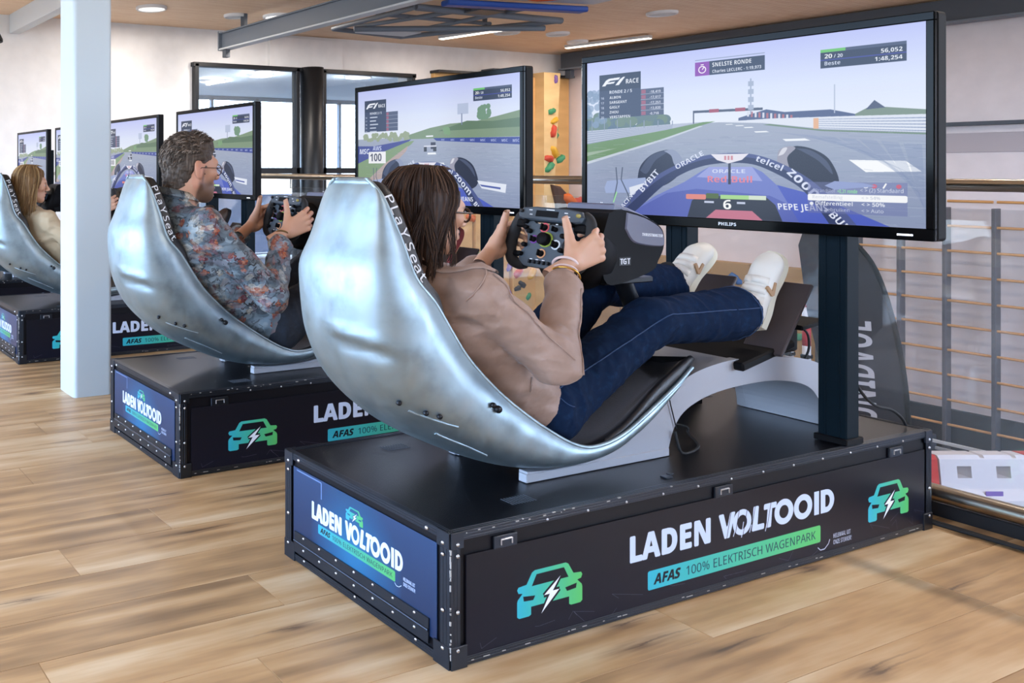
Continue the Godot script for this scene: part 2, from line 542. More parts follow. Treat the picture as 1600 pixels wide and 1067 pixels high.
# what the game shows; u right, v down, the picture is 1 x 0.5625 (v is given as a share of the height)
func game(kind: int) -> ImageTexture:
	var p := Paint.new(2048, 1152, 1.0, Color("9aa7bd"))
	var V := func(a: Array) -> Array:
		var r := []
		for q in a: r.append(Vector2(q[0], q[1] * 0.5625))
		return r
	var H := 0.5625
	p.fade_down(0, 0.25 * H, Color("bfc7fb"), Color("dbe4fc"))
	p.fade_down(0.25 * H, 0.46 * H, Color("dbe4fc"), Color("e9effb"))
	p.fade_down(0.44 * H, 1.0 * H, Color("a3adc3"), Color("8b98bb"))
	var r := RandomNumberGenerator.new()
	r.seed = 11 + kind
	var ink := Color("2b3752")
	if kind == 0:
		for i in 90:
			p.ellipse(Vector2(r.randf_range(-0.02, 0.30), r.randf_range(0.36, 0.46) * H), 0.02, 0.016, Color("5a7590").lerp(Color("6f8a7c"), r.randf()))
		for i in 40:
			p.ellipse(Vector2(r.randf_range(-0.02, 0.10), r.randf_range(0.2, 0.42) * H), 0.013, 0.013, Color("7f98b8", 0.7))
		p.poly([V.call([[0, .545], [.30, .47], [.37, .445], [.44, .432], [.3, .437], [0, .455]])], Color("b7c0d6"))
		for i in 6: p.poly([V.call([[0, .465 + i * .015], [.32, .442 + i * .005], [.32, .4435 + i * .005], [0, .4685 + i * .015]])], Color("8391b0"))
		for i in 7: p.line(Vector2(0.02 + i * 0.05, (0.38 + 0.006 * i) * H), Vector2(0.02 + i * 0.05, (0.46 - 0.003 * i) * H), 0.003, Color("8c9bb6"))
		p.poly([V.call([[0, .545], [.30, .47], [.42, .434], [.46, .432], [.40, .46], [.28, .53], [0, .665]])], Color("6f9466"))
		p.poly([V.call([[0, .60], [.12, .575], [0, .625]])], Color("9db39a"))
		p.poly([V.call([[0, .662], [.28, .528], [.41, .455], [.42, .458], [.29, .535], [0, .68]])], Color("c9d2e0"))
		p.poly([V.call([[.53, .42], [.61, .38], [.66, .40], [.78, .40], [.84, .43], [.84, .45], [.53, .445]])], Color("4e5f8a"))
		for i in 12: p.rect(0.555 + i * 0.011, (0.385 + 0.003 * i) * H, 0.006, 0.03 * H, Color("b06a7c") if i % 2 else Color("d9ddea"))
		p.poly([V.call([[.84, .43], [.87, .40], [.885, .375], [.90, .40], [1, .425], [1, .46], [.84, .45]])], Color("7a8f80"))
		p.poly([V.call([[.865, .41], [.885, .365], [.91, .405]])], Color("4a5675"))
		p.poly([V.call([[.46, .438], [.62, .432], [.78, .437], [1, .447], [1, .535], [.76, .50], [.60, .455]])], Color("dfe5f2"))
		for i in 5: p.poly([V.call([[.74, .447 + i * .011], [1, .462 + i * .016], [1, .467 + i * .016], [.74, .4495 + i * .011]])], Color("8d9abb"))
		p.rect(0.737, 0.442 * H, 0.013, 0.056 * H, Color("e9b48c"))
		p.poly([V.call([[.62, .462], [.76, .505], [1, .538], [1, .546], [.76, .512], [.6, .465]])], Color("6f8a74"))
		p.line(Vector2(0.388, 0.37 * H), Vector2(0.60, 0.375 * H), 0.008, Color("4d5874"))
		p.rect(0.44, 0.360 * H, 0.03, 0.02 * H, Color("a8506a"))
		p.rect(0.52, 0.362 * H, 0.03, 0.02 * H, Color("a8506a"))
		p.line(Vector2(0.39, 0.37 * H), Vector2(0.39, 0.44 * H), 0.004, Color("4d5874"))
		p.line(Vector2(0.566, 0.20 * H), Vector2(0.566, 0.40 * H), 0.004, Color("9eacc8"))
		for i in 4: p.rect(0.558, (0.215 + 0.045 * i) * H, 0.016, 0.028 * H, Color("a6b4ce"))
		p.line(Vector2(0.79, 0.27 * H), Vector2(0.79, 0.42 * H), 0.003, Color("b4bfd6"))
		for q in [[.49, .452, .02], [.52, .462, .022], [.545, .474, .024], [.575, .50, .035], [.655, .548, .06]]:
			p.poly([V.call([[q[0], q[1]], [q[0] + q[2], q[1]], [q[0] + q[2] * 1.25, q[1] + q[2] * .2], [q[0] + q[2] * .15, q[1] + q[2] * .2]])], Color("f4f7fc"))
		p.poly([V.call([[.825, .665], [.955, .672], [.99, .725], [.865, .728]])], Color("fbfdff"))
		for i in 8:
			p.poly([V.call([[.60 + i * .05, .50 + i * .012], [.64 + i * .05, .51 + i * .012], [1.0, .62 + i * .05], [1.0, .615 + i * .05]])], Color(0.45, 0.52, 0.68, 0.25))
	else:
		var far: Color = Color("9fb09a") if kind == 1 else Color("8ea38e")
		p.poly([V.call([[.36, .42], [.50, .37], [.62, .345], [.76, .34], [.88, .31], [1, .275], [1, .47], [.36, .455]])], Color("7d9678"))
		p.poly([V.call([[.55, .40], [.72, .33], [.86, .345], [1, .33], [1, .40]])], Color("5f7c62"))
		for i in 60: p.ellipse(Vector2(r.randf_range(0.05, 0.36), r.randf_range(0.40, 0.455) * H), 0.012, 0.010, Color("9aa88e"))
		for i in 26: p.ellipse(Vector2(0.812 + r.randf_range(-0.028, 0.028), (0.275 + r.randf_range(-0.05, 0.035)) * H), 0.012, 0.012, Color("6f957a"))
		for i in 14: p.ellipse(Vector2(0.60 + r.randf_range(-0.02, 0.02), (0.405 + r.randf_range(-0.03, 0.02)) * H), 0.010, 0.009, Color("7aa377"))
		p.rect(0.665, 0.19 * H, 0.062, 0.085 * H, Color("b7c4e0"))
		p.line(Vector2(0.69, 0.27 * H), Vector2(0.69, 0.36 * H), 0.006, Color("7a87a6"))
		p.poly([V.call([[.52, .455], [1, .475], [1, .53], [.54, .478]])], Color("36479c"))
		for i in 8: p.text("MSC", Vector2(0.57 + i * 0.056, (0.479 + i * 0.0045) * H), 0.0075 + i * 0.0006, Color("b9c4ee"), true)
		p.poly([V.call([[0, .50], [.12, .505], [.36, .46], [.38, .455], [.36, .48], [.14, .58], [0, .66]])], Color("46529c"))
		p.text("MSC", Vector2(0.012, 0.575 * H), 0.026, Color("e6ecff"), true, 0, 0.1)
		p.text("AWS", Vector2(0.11, 0.545 * H), 0.022, Color("cdd6f6"), true, 0, 0.1)
		p.poly([V.call([[0, .66], [.14, .58], [.36, .475], [.40, .47], [.38, .50], [.2, .66], [0, .90]])], Color("84a07a"))
		p.poly([V.call([[0, .90], [.2, .66], [.36, .51], [.345, .56], [.22, .72], [.05, .98], [0, 1]])], Color("b9a4a2"))
		p.rect(0.08, 0.555 * H, 0.125, 0.105 * H, Color("f4f4f8"))
		p.text("100", Vector2(0.092, 0.64 * H), 0.038, Color("4a4e66"), true)
		p.rect(0.505, 0.49 * H, 0.03, 0.055 * H, Color("3a3f55"))
		p.rect(0.462, 0.525 * H, 0.018, 0.04 * H, Color("2e3240"))
		p.rect(0.520, 0.525 * H, 0.020, 0.04 * H, Color("2e3240"))
		p.rect(0.462, 0.515 * H, 0.078, 0.012 * H, Color("d8dcec"))
		p.rect(0.475, 0.432 * H, 0.045, 0.012 * H, Color("f4f6ff"))
		for q in [[.485, .575, .05], [.50, .66, .085]]:
			p.poly([V.call([[q[0], q[1]], [q[0] + q[2], q[1]], [q[0] + q[2] * 1.1, q[1] + q[2] * .3], [q[0], q[1] + q[2] * .3]])], Color("f4f7fc"))
	for i in 500:
		var y := r.randf_range(0.52, 0.99)
		var x := r.randf()
		p.line(Vector2(x, y * H), Vector2(x + r.randf_range(0.02, 0.10) * y, (y + r.randf_range(-0.004, 0.008)) * H), 0.0016, Color(0.48, 0.54, 0.66, 0.30) if i % 2 else Color(0.78, 0.82, 0.90, 0.25))
	# the car: tyres, mirrors, bonnet, halo and wheel
	var dx := 0.0 if kind == 0 else -0.02
	var dy := 0.0 if kind == 0 else 0.03
	p.off = Vector2(dx, dy * H)
	var loop := func(a: Array) -> Array:
		a.append(a[0])
		var r2 := []
		for q in smooth_rows(a, 6): r2.append(Vector2(q[0], q[1] * H))
		return r2
	p.poly([loop.call([[.195, .80], [.205, .70], [.24, .63], [.285, .598], [.325, .60], [.352, .66], [.345, .74], [.28, .82]])], Color("2d3652"))
	p.poly([loop.call([[.205, .72], [.24, .635], [.285, .602], [.30, .61], [.26, .66], [.23, .74]])], Color("465172"))
	p.poly([loop.call([[.29, .60], [.325, .595], [.352, .65], [.345, .72], [.325, .68], [.315, .63]])], Color("8f9aba"))
	p.poly([loop.call([[.65, .70], [.652, .62], [.69, .588], [.74, .61], [.78, .67], [.80, .79], [.75, .84], [.69, .78]])], Color("262d45"))
	p.poly([loop.call([[.69, .60], [.73, .612], [.77, .67], [.785, .74], [.75, .67], [.71, .62]])], Color("454f6e"))
	p.poly([loop.call([[.640, .68], [.645, .61], [.672, .588], [.69, .60], [.668, .65], [.675, .73]])], Color("9c9aae"))
	p.poly([loop.call([[.643, .64], [.655, .60], [.668, .597], [.658, .63]])], Color("d8d8e4"))
	p.poly([V.call([[.07, .835], [.08, .79], [.225, .765], [.23, .80], [.21, .86], [.075, .87]])], Color("9fb0dc"))
	p.poly([V.call([[.165, .83], [.22, .80], [.215, .87], [.17, .88]])], Color("e6ecfa"))
	p.poly([V.call([[.36, .79], [.42, .72], [.44, .70], [.57, .70], [.60, .73], [.65, .82], [.80, 1.0], [.16, 1.0], [.26, .88]])], Color("6d7ccb"))
	p.poly([V.call([[.16, 1.0], [.30, .86], [.40, .83], [.62, .86], [.78, 1.0]])], Color("5563b9"))
	p.poly([V.call([[.64, .80], [.74, .85], [.92, 1.0], [.70, 1.0]])], Color("4a5cc4"))
	p.poly([V.call([[.40, .76], [.44, .70], [.57, .70], [.60, .78]])], Color("97a0e2"))
	p.fit("Red Bull", Vector2(0.435, 0.79 * H), 0.020, 0.135, Color("e87f96"))
	p.fit("ORACLE", Vector2(0.450, 0.735 * H), 0.012, 0.10, Color("d3daf6"))
	p.rect(0.499, 0.66 * H, 0.008, 0.14 * H, Color("2e3755"))
	# halo: a tube seen from behind
	var outer := []
	var inner := []
	var ho := [[.08, 1.04], [.16, .905], [.245, .775], [.335, .685], [.42, .635], [.50, .62], [.575, .63], [.65, .68], [.73, .77], [.80, .90], [.86, 1.04]]
	var hi := [[.15, 1.04], [.21, .945], [.285, .82], [.36, .735], [.43, .69], [.50, .677], [.57, .685], [.63, .73], [.70, .81], [.745, .91], [.79, 1.04]]
	for q in smooth_rows(ho, 5): outer.append(Vector2(q[0], q[1] * H))
	for q in smooth_rows(hi, 5): inner.append(Vector2(q[0], q[1] * H))
	var band := outer.duplicate()
	var back := inner.duplicate()
	back.reverse()
	band.append_array(back)
	p.poly([band], Color("2f3a66"))
	var mid := []
	for i in outer.size(): mid.append(inner[i].lerp(outer[i], 0.62))
	var top := outer.duplicate()
	var m2 := mid.duplicate()
	m2.reverse()
	top.append_array(m2)
	p.poly([top], Color("4a5690"))
	for q in [["BYBIT", .215, .86, -0.86, .020], ["ORACLE", .335, .715, -0.5, .016], ["telcel", .578, .665, 0.42, .018], ["zoom", .665, .735, 0.80, .028], ["RACING", .135, .985, -0.90, .014]]:
		var c := Vector2(q[1], q[2] * H)
		var ang: float = q[3]
		p.text(q[0], Vector2.ZERO, q[4], Color("dfe5fb"), true, 0, 0, 1.25, false, func(t: Vector2) -> Vector2: return c + t.rotated(ang))
	p.poly([V.call([[.445, .625], [.56, .625], [.54, .66], [.50, .68], [.465, .66]])], Color("e8e4f0"))
	for i in 3: p.rect(0.487 + i * 0.01, 0.635 * H, 0.006, 0.025 * H, Color("d08a98"))
	# steering wheel with its display
	p.poly([V.call([[.37, 1.0], [.385, .90], [.41, .87], [.61, .87], [.635, .91], [.655, 1.0]])], Color("2c3347"))
	p.poly([V.call([[.43, 1.0], [.46, .95], [.57, .95], [.60, 1.0]])], Color("c9708a"))
	p.rounded(0.365, 0.862 * H, 0.065, 0.03 * H, 0.004, Color("e7877c"))
	p.rounded(0.43, 0.855 * H, 0.04, 0.03 * H, 0.004, Color("4f6b3c"))
	p.rect(0.475, 0.862 * H, 0.085, 0.024 * H, Color("a8dd8c"))
	p.rect(0.56, 0.862 * H, 0.05, 0.024 * H, Color("d6e6d0"))
	p.text("6", Vector2(0.484, 0.945 * H), 0.030, Color("ffffff"), true, 0, 0, 1.2)
	p.rect(0.425, 0.90 * H, 0.03, 0.012 * H, Color("c8d0ea"))
	p.rect(0.525, 0.90 * H, 0.025, 0.012 * H, Color("c8d0ea"))
	p.fit("PEPE JEANS", Vector2(0.645, 0.945 * H), 0.019, 0.13, Color("eef2ff"), true, 0, -0.15)
	p.text("BULL", Vector2.ZERO, 0.020, Color("e6ecff"), true, 0, 0, 1.2, false, func(t: Vector2) -> Vector2: return Vector2(0.775, 0.955 * H) + t.rotated(0.85))
	p.off = Vector2.ZERO
	p.path([Vector2(0.115, 0.70 * H), Vector2(0.12, 0.80 * H), Vector2(0.105, 0.93 * H)], 0.004, Color("55627c"))
	p.path([Vector2(0.14, 0.70 * H), Vector2(0.135, 0.78 * H), Vector2(0.16, 0.87 * H), Vector2(0.17, 0.93 * H)], 0.004, Color("55627c"))
	p.path([Vector2(0.118, 0.86 * H), Vector2(0.105, 0.93 * H)], 0.005, Color("9fe6a4"))
	# panels of the game
	p.rect(0.05, 0.09 * H, 0.158, 0.105 * H, Color("34405c"))
	p.rect(0.05, 0.195 * H, 0.158, 0.18 * H, Color("3d4b6b"))
	p.poly([V.call([[.060, .165], [.076, .128], [.088, .118], [.132, .115], [.125, .130], [.094, .132], [.082, .142], [.112, .140], [.106, .152], [.079, .153], [.073, .165]])], Color("f4f6ff"))
	p.poly([V.call([[.112, .165], [.131, .127], [.142, .115], [.150, .115], [.126, .165]])], Color("f4f6ff"))
	p.fit("RACE", Vector2(0.153, 0.160 * H), 0.016, 0.047, Color("eef2fb"))
	p.text("RONDE 2 / 5", Vector2(0.09, 0.218 * H), 0.011, Color("e6ecfb"))
	for i in 5:
		p.text("%d" % (16 + i), Vector2(0.056, (0.252 + i * 0.032) * H), 0.0085, Color("c4cee6"))
		if kind == 0: p.text(["ALBON", "SARGEANT", "GASLY", "ZHOU", "VERSTAPPEN"][i], Vector2(0.09, (0.252 + i * 0.032) * H), 0.0095, Color("eef2fb"))
		else: p.rect(0.09, (0.239 + i * 0.032) * H, [0.055, 0.045, 0.06, 0.045, 0.05][i], 0.010 * H, Color("c9d2e8"))
		p.rect(0.208, (0.205 + i * 0.034) * H, 0.082, 0.032 * H, Color("53607f"))
		p.rect(0.21, (0.21 + i * 0.034) * H, 0.016, 0.024 * H, Color("a0607c"))
		if kind == 0: p.text(["-18,419", "-17,617", "-17,251", "-13,820", "-0,718"][i], Vector2(0.24, (0.232 + i * 0.034) * H), 0.0085, Color("e3e8f8"))
	p.rect(0.755, 0.083 * H, 0.202, 0.098 * H, Color("303c58"))
	p.rect(0.755, 0.083 * H, 0.062, 0.016 * H, Color("6cc76a"))
	p.rect(0.817, 0.083 * H, 0.14, 0.016 * H, Color("4b5878"))
	p.rect(0.755, 0.136 * H, 0.202, 0.006 * H, Color("3d46a0"))
	p.fit("20", Vector2(0.765, 0.131 * H), 0.0125, 0.019, Color("ffffff"))
	p.fit("/ 20", Vector2(0.788, 0.131 * H), 0.010, 0.022, Color("e6ecfb"))
	p.fit("56,052", Vector2(0.900, 0.128 * H), 0.0115, 0.048, Color("f4f7ff"))
	p.text("Beste", Vector2(0.765, 0.168 * H), 0.011, Color("d6deF2"))
	p.fit("1:48,254", Vector2(0.886, 0.167 * H), 0.0115, 0.062, Color("f4f7ff"))
	if kind == 0:
		p.rect(0.395, 0.076 * H, 0.211, 0.082 * H, Color("34415f"))
		p.rect(0.395, 0.076 * H, 0.046, 0.082 * H, Color("8d43b5"))
		p.rect(0.395, 0.062 * H, 0.211, 0.004 * H, Color("8d9ab8"))
		p.ring(Vector2(0.418, 0.122 * H), 0.0125, 0.0095, Color("ffffff"))
		p.line(Vector2(0.418, 0.122 * H), Vector2(0.424, 0.107 * H), 0.003, Color("ffffff"))
		p.line(Vector2(0.413, 0.093 * H), Vector2(0.423, 0.093 * H), 0.003, Color("ffffff"))
		p.fit("SNELSTE RONDE", Vector2(0.450, 0.112 * H), 0.0135, 0.118, Color("f4f7ff"))
		p.fit("Charles LECLERC - 1:19,973", Vector2(0.450, 0.145 * H), 0.0098, 0.146, Color("e8edfb"))
		p.rect(0.722, 0.78 * H, 0.237, 0.165 * H, Color(0.42, 0.46, 0.68, 0.55))
		p.fit("Brandstof", Vector2(0.742, 0.835 * H), 0.010, 0.05, Color("aeb8d8"), false)
		p.fit("+0,31 ronde", Vector2(0.797, 0.835 * H), 0.011, 0.048, Color("8fe0a0"))
		p.fit("< > (2) Standaard", Vector2(0.852, 0.835 * H), 0.011, 0.098, Color("dfe5f6"), false)
		p.rounded(0.722, 0.845 * H, 0.237, 0.034 * H, 0.004, Color("fbfcff"))
		p.text("Remafstelling", Vector2(0.735, 0.868 * H), 0.009, Color("c9cde0"), false)
		p.text("< > 54%", Vector2(0.855, 0.868 * H), 0.009, Color("b9bed4"), false)
		p.ellipse(Vector2(0.732, 0.895 * H), 0.005, 0.005, Color("eef2fb"))
		p.text("Differentieel", Vector2(0.742, 0.903 * H), 0.011, Color("eef2fb"))
		p.text("< > 50%", Vector2(0.855, 0.903 * H), 0.011, Color("eef2fb"))
		p.text("gebruiken", Vector2(0.765, 0.934 * H), 0.010, Color("c3cbe6"), false)
		p.text("< > Auto", Vector2(0.855, 0.934 * H), 0.010, Color("dfe5f6"), false)
		p.ring(Vector2(0.865, 0.80 * H), 0.006, 0.0035, Color("e6ecfb"))
		p.ellipse(Vector2(0.885, 0.80 * H), 0.006, 0.006, Color("d25c78"))
		p.line(Vector2(0.905, 0.81 * H), Vector2(0.912, 0.785 * H), 0.004, Color("ffffff"))
		p.ellipse(Vector2(0.94, 0.80 * H), 0.006, 0.006, Color("d25c78"))
		p.poly([V.call([[.765, .80], [.79, .775], [.86, .785], [.89, .80], [.79, .82]])], Color("8f9ed2"))
	else:
		p.poly([V.call([[.775, .80], [.93, .825], [.925, .89], [.80, .86]])], Color("e6ecfa"))
		p.poly([V.call([[.79, .83], [.90, .85], [.90, .865], [.80, .845]])], Color("4a5aa8"))
	p.im.adjust_bcs(1.0, 0.92, 0.95)
	return p.texture(1024)
# ------------------------------------------------------------------ materials
func mat(c: Variant, rough := 0.6, metal := 0.0) -> StandardMaterial3D:
	var m := StandardMaterial3D.new()
	m.albedo_color = c if c is Color else Color(c)
	m.roughness = rough
	m.metallic = metal
	return m

func noise(freq: float, oct := 4, sd := 1, kind := FastNoiseLite.TYPE_SIMPLEX_SMOOTH) -> FastNoiseLite:
	var n := FastNoiseLite.new()
	n.noise_type = kind
	n.frequency = freq
	n.fractal_octaves = oct
	n.seed = sd
	return n

func ramp(cols: Array) -> Gradient:
	var g := Gradient.new()
	var o := PackedFloat32Array()
	var c := PackedColorArray()
	for q in cols:
		o.append(q[0])
		c.append(Color(q[1]))
	g.offsets = o
	g.colors = c
	return g

# a picture of noise sent through a colour ramp; sx, sy stretch it
func noise_image(w: int, h: int, n: FastNoiseLite, g: Gradient, sx := 1.0, sy := 1.0) -> Image:
	var src := n.get_seamless_image(int(w / sx), int(h / sy), false, false, 0.12, true)
	src.resize(w, h, Image.INTERPOLATE_CUBIC)
	src.convert(Image.FORMAT_L8)
	var table := PackedByteArray()
	for i in 256:
		var c := g.sample(i / 255.0)
		table.append_array([int(c.r * 255), int(c.g * 255), int(c.b * 255)])
	var d := src.get_data()
	var out := PackedByteArray()
	out.resize(d.size() * 3)
	var k := 0
	for v in d:
		var e := v * 3
		out[k] = table[e]
		out[k + 1] = table[e + 1]
		out[k + 2] = table[e + 2]
		k += 3
	return Image.create_from_data(w, h, false, Image.FORMAT_RGB8, out)

func tex(im: Image) -> ImageTexture:
	return ImageTexture.create_from_image(im)

func normal_tex(size: int, n: FastNoiseLite, strength: float, sx := 1.0, sy := 1.0) -> ImageTexture:
	var im := n.get_seamless_image(int(size / sx), int(size / sy), false, false, 0.12, true)
	im.resize(size, size, Image.INTERPOLATE_CUBIC)
	im.convert(Image.FORMAT_RGBA8)
	im.bump_map_to_normal_map(strength)
	return tex(im)

func triplanar(m: StandardMaterial3D, t: Texture2D, scale: Variant, world := false) -> StandardMaterial3D:
	m.albedo_texture = t
	m.uv1_triplanar = true
	m.uv1_world_triplanar = world
	m.uv1_scale = scale if scale is Vector3 else Vector3.ONE * scale
	return m

func wood_atlas() -> Image:       # eight boards of oak, one above the other, grain along u
	var W := 1024
	var H := 1024
	var wide := noise(0.017, 2, 21).get_image(40, 1024, false, false, true)
	wide.resize(W, H, Image.INTERPOLATE_CUBIC)
	var fine := noise(0.10, 4, 5).get_image(64, 1024, false, false, true)
	fine.resize(W, H, Image.INTERPOLATE_CUBIC)
	var blot := noise(0.012, 3, 9).get_image(256, 1024, false, false, true)
	blot.resize(W, H, Image.INTERPOLATE_CUBIC)
	for im in [wide, fine, blot]: im.convert(Image.FORMAT_L8)
	var a := wide.get_data()
	var b := fine.get_data()
	var c := blot.get_data()
	var r := RandomNumberGenerator.new()
	r.seed = 4
	var knots := []
	for k in 8:
		for i in [2, 1, 3, 1, 2, 2, 1, 2][k]:
			knots.append([r.randf_range(60, 960), k * 128 + r.randf_range(25, 105), r.randf_range(26, 70), r.randf_range(6, 12)])
	var out := PackedByteArray()
	out.resize(W * H * 3)
	var lightc := Color("dcc19b")
	var midc := Color("c19b6e")
	var darkc := Color("8f7150")
	var i := 0
	for y in H:
		var board := y / 128
		var tone := [0.0, 0.10, -0.06, 0.04, -0.10, 0.07, -0.02, 0.12][board] as float
		for x in W:
			var v := (a[i] * 0.56 + b[i] * 0.14 + c[i] * 0.30) / 255.0 * 1.35 - 0.22 + tone
			var col: Color
			if v < 0.5: col = lightc.lerp(midc, v * 2.0)
			else: col = midc.lerp(darkc, clampf((v - 0.5) * 1.9, 0, 1))
			out[i * 3] = int(col.r * 255)
			out[i * 3 + 1] = int(col.g * 255)
			out[i * 3 + 2] = int(col.b * 255)
			i += 1
	for q in knots:
		# a small dark heart, a cloud of darker wood round it and a crack running off along the grain
		var rx: float = q[2] * 2.0
		var ry: float = q[3] * 1.7
		var crack: float = q[2] * r.randf_range(1.5, 4.0)
		for y in range(maxi(0, int(q[1] - ry)), mini(H, int(q[1] + ry))):
			if y / 128 != int(q[1]) / 128: continue
			for x in range(maxi(0, int(q[0] - rx - crack)), mini(W, int(q[0] + rx))):
				var dx: float = (x - q[0])
				var dy: float = (y - q[1])
				var j := y * W + x
				var d := Vector2(dx / rx, dy / ry).length()
				var wgt := 0.0
				if d < 1.0: wgt = (1.0 - d) * (0.15 + 0.75 * pow(b[j] / 255.0, 1.2)) * (0.4 + 0.6 * c[j] / 255.0)
				if d < 0.35: wgt += (0.35 - d) * 1.3 * (b[j] / 255.0)
				if dx < 0.0 and absf(dy - dx * 0.03 - 2.0 * sin(dx * 0.03)) < 1.6: wgt += 0.35 * (1.0 + dx / (rx + crack))
				if wgt > 0.0:
					wgt = clampf(wgt, 0, 0.65)
					for e in 3: out[j * 3 + e] = int(lerpf(out[j * 3 + e], [78, 60, 48][e], wgt))
	return Image.create_from_data(W, H, false, Image.FORMAT_RGB8, out)

func make_materials() -> void:
	M.white_wall = triplanar(mat("f2f0ef", 0.85), tex(noise_image(256, 256, noise(0.02, 4, 3), ramp([[0, "f4f4f4"], [1, "ffffff"]]))), 0.5, true)
	M.pink_wall = triplanar(mat("ece2e3", 0.85), tex(noise_image(256, 256, noise(0.02, 4, 3), ramp([[0, "f4f4f4"], [1, "ffffff"]]))), 0.5, true)
	M.column = mat("bcc6cb", 0.5)  # evenly darkened to carry the shadow tone of its front face
	M.floor = mat("ffffff", 0.42)
	M.floor.albedo_texture = tex(wood_atlas())
	M.floor.metallic_specular = 0.5
	M.ceiling = mat("ffffff", 0.6)
	var cl := noise_image(512, 512, noise(0.03, 3, 8), ramp([[0, "e6c3a0"], [0.5, "f0d0ae"], [1, "f8dfc2"]]), 8.0, 1.0)
	for y in range(0, 512, 16):
		cl.fill_rect(Rect2i(0, y, 512, 2), Color("bf9672"))
		cl.fill_rect(Rect2i(0, y + 2, 512, 1), Color("dcb48e"))
	triplanar(M.ceiling, tex(cl), Vector3(0.5, 0.5, 0.8), true)
	M.slab = mat("8b8782", 0.8)
	M.black_frame = mat("14161a", 0.4)
	M.steel = mat("c0b7aa", 0.28, 1.0)
	M.grey_paint = mat("6d7580", 0.5)
	M.grey_dark = mat("4c525b", 0.5)
	M.pale_paint = mat("c9cdd0", 0.5)
	M.glass = mat(Color(0.95, 0.98, 0.98, 0.04), 0.02)
	M.glass.transparency = BaseMaterial3D.TRANSPARENCY_ALPHA
	M.gym_floor = mat("55525a", 0.6)
	M.dark_base = mat("2b2b34", 0.7)
	M.rung = mat("d29a5e", 0.5)
	M.post = mat("504d53", 0.5)
	M.ply = triplanar(mat("e3b474", 0.7), tex(noise_image(256, 256, noise(0.02, 4, 13), ramp([[0, "e9e4de"], [1, "ffffff"]]), 4.0, 1.0)), 0.6, true)
	# cases
	var speck := noise_image(512, 512, noise(0.25, 2, 17), ramp([[0, "15161a"], [0.55, "1a1b20"], [0.8, "212329"], [1, "34363c"]]))
	M.case_top = triplanar(mat("a8a8ac", 0.30), tex(speck), 2.0)
	M.case_top.metallic_specular = 0.3
	M.case_top.normal_enabled = true
	M.case_top.normal_texture = normal_tex(512, noise(0.3, 2, 19), 3.0)
	M.case_top.normal_scale = 0.18
	M.case_side = mat("0f0e13", 0.45)
	M.case_side.metallic_specular = 0.3
	M.alu_black = mat("3c424c", 0.34, 0.9)
	M.case_end = mat("1a2238", 0.3)
	M.print_side = mat("ffffff", 0.35)
	M.print_side.metallic_specular = 0.3
	M.print_side.albedo_texture = print_side()
	M.print_end = mat("d0d4dc", 0.28)
	M.print_end.albedo_texture = print_end()
	M.rivet = mat("c9ccd2", 0.3, 1.0)
	M.worn = mat("a9a7a4", 0.5, 0.3)
	M.black = mat("0b0b0e", 0.6)
	M.black.metallic_specular = 0.25
	M.black_gloss = mat("050607", 0.14)
	M.black_gloss.metallic_specular = 0.2
	M.rubber = mat("17181b", 0.75)
	# seats
	M.shell = mat("a6b6be", 0.30, 0.92)
	M.shell.albedo_texture = tex(noise_image(512, 512, noise(0.012, 5, 31), ramp([[0, "c9ced0"], [0.5, "eef2f4"], [1, "ffffff"]]), 1.0, 1.0))
	M.shell.roughness_texture = tex(noise_image(512, 512, noise(0.03, 5, 33), ramp([[0, "a8a8a8"], [0.5, "d8d8d8"], [1, "ffffff"]]), 1.0, 3.0))
	M.shell.roughness = 0.58
	M.shell.uv1_triplanar = true
	M.shell.uv1_scale = Vector3.ONE * 1.4
	M.shell.normal_enabled = true
	M.shell.normal_texture = normal_tex(512, noise(0.006, 2, 35), 10.0)
	M.shell.normal_scale = 0.35
	M.leather = mat("17171a", 0.42)
	M.leather.normal_enabled = true
	M.leather.normal_texture = normal_tex(256, noise(0.2, 2, 36), 3.0)
	M.leather.normal_scale = 0.4
	M.leather.uv1_triplanar = true
	M.leather.uv1_scale = Vector3.ONE * 6.0
	M.frame_grey = mat("a3a4ab", 0.38, 0.3)
	M.bolt = mat("1d1f24", 0.4, 0.5)
	M.white_print = mat("d7d9de", 0.6)
	M.pedal = mat("3b3234", 0.45)
	M.slate = mat("39434d", 0.5)
	M.base_grey = mat("5c5d70", 0.42)
	M.post_blue = mat("08161e", 0.5)
	M.post_blue.metallic_specular = 0.2
	for q in [["screen_a", 0], ["screen_b", 1], ["screen_c", 2]]:
		var m := mat("000000", 0.2)
		m.emission_enabled = true
		m.emission = Color.BLACK
		m.emission_texture = game(q[1])
		m.emission_energy_multiplier = 0.90
		m.metallic_specular = 0.25
		M[q[0]] = m

func glow(c: Variant, e: float) -> StandardMaterial3D:
	var m := mat(c, 0.5)
	m.emission_enabled = true
	m.emission = c if c is Color else Color(c)
	m.emission_energy_multiplier = e
	return m

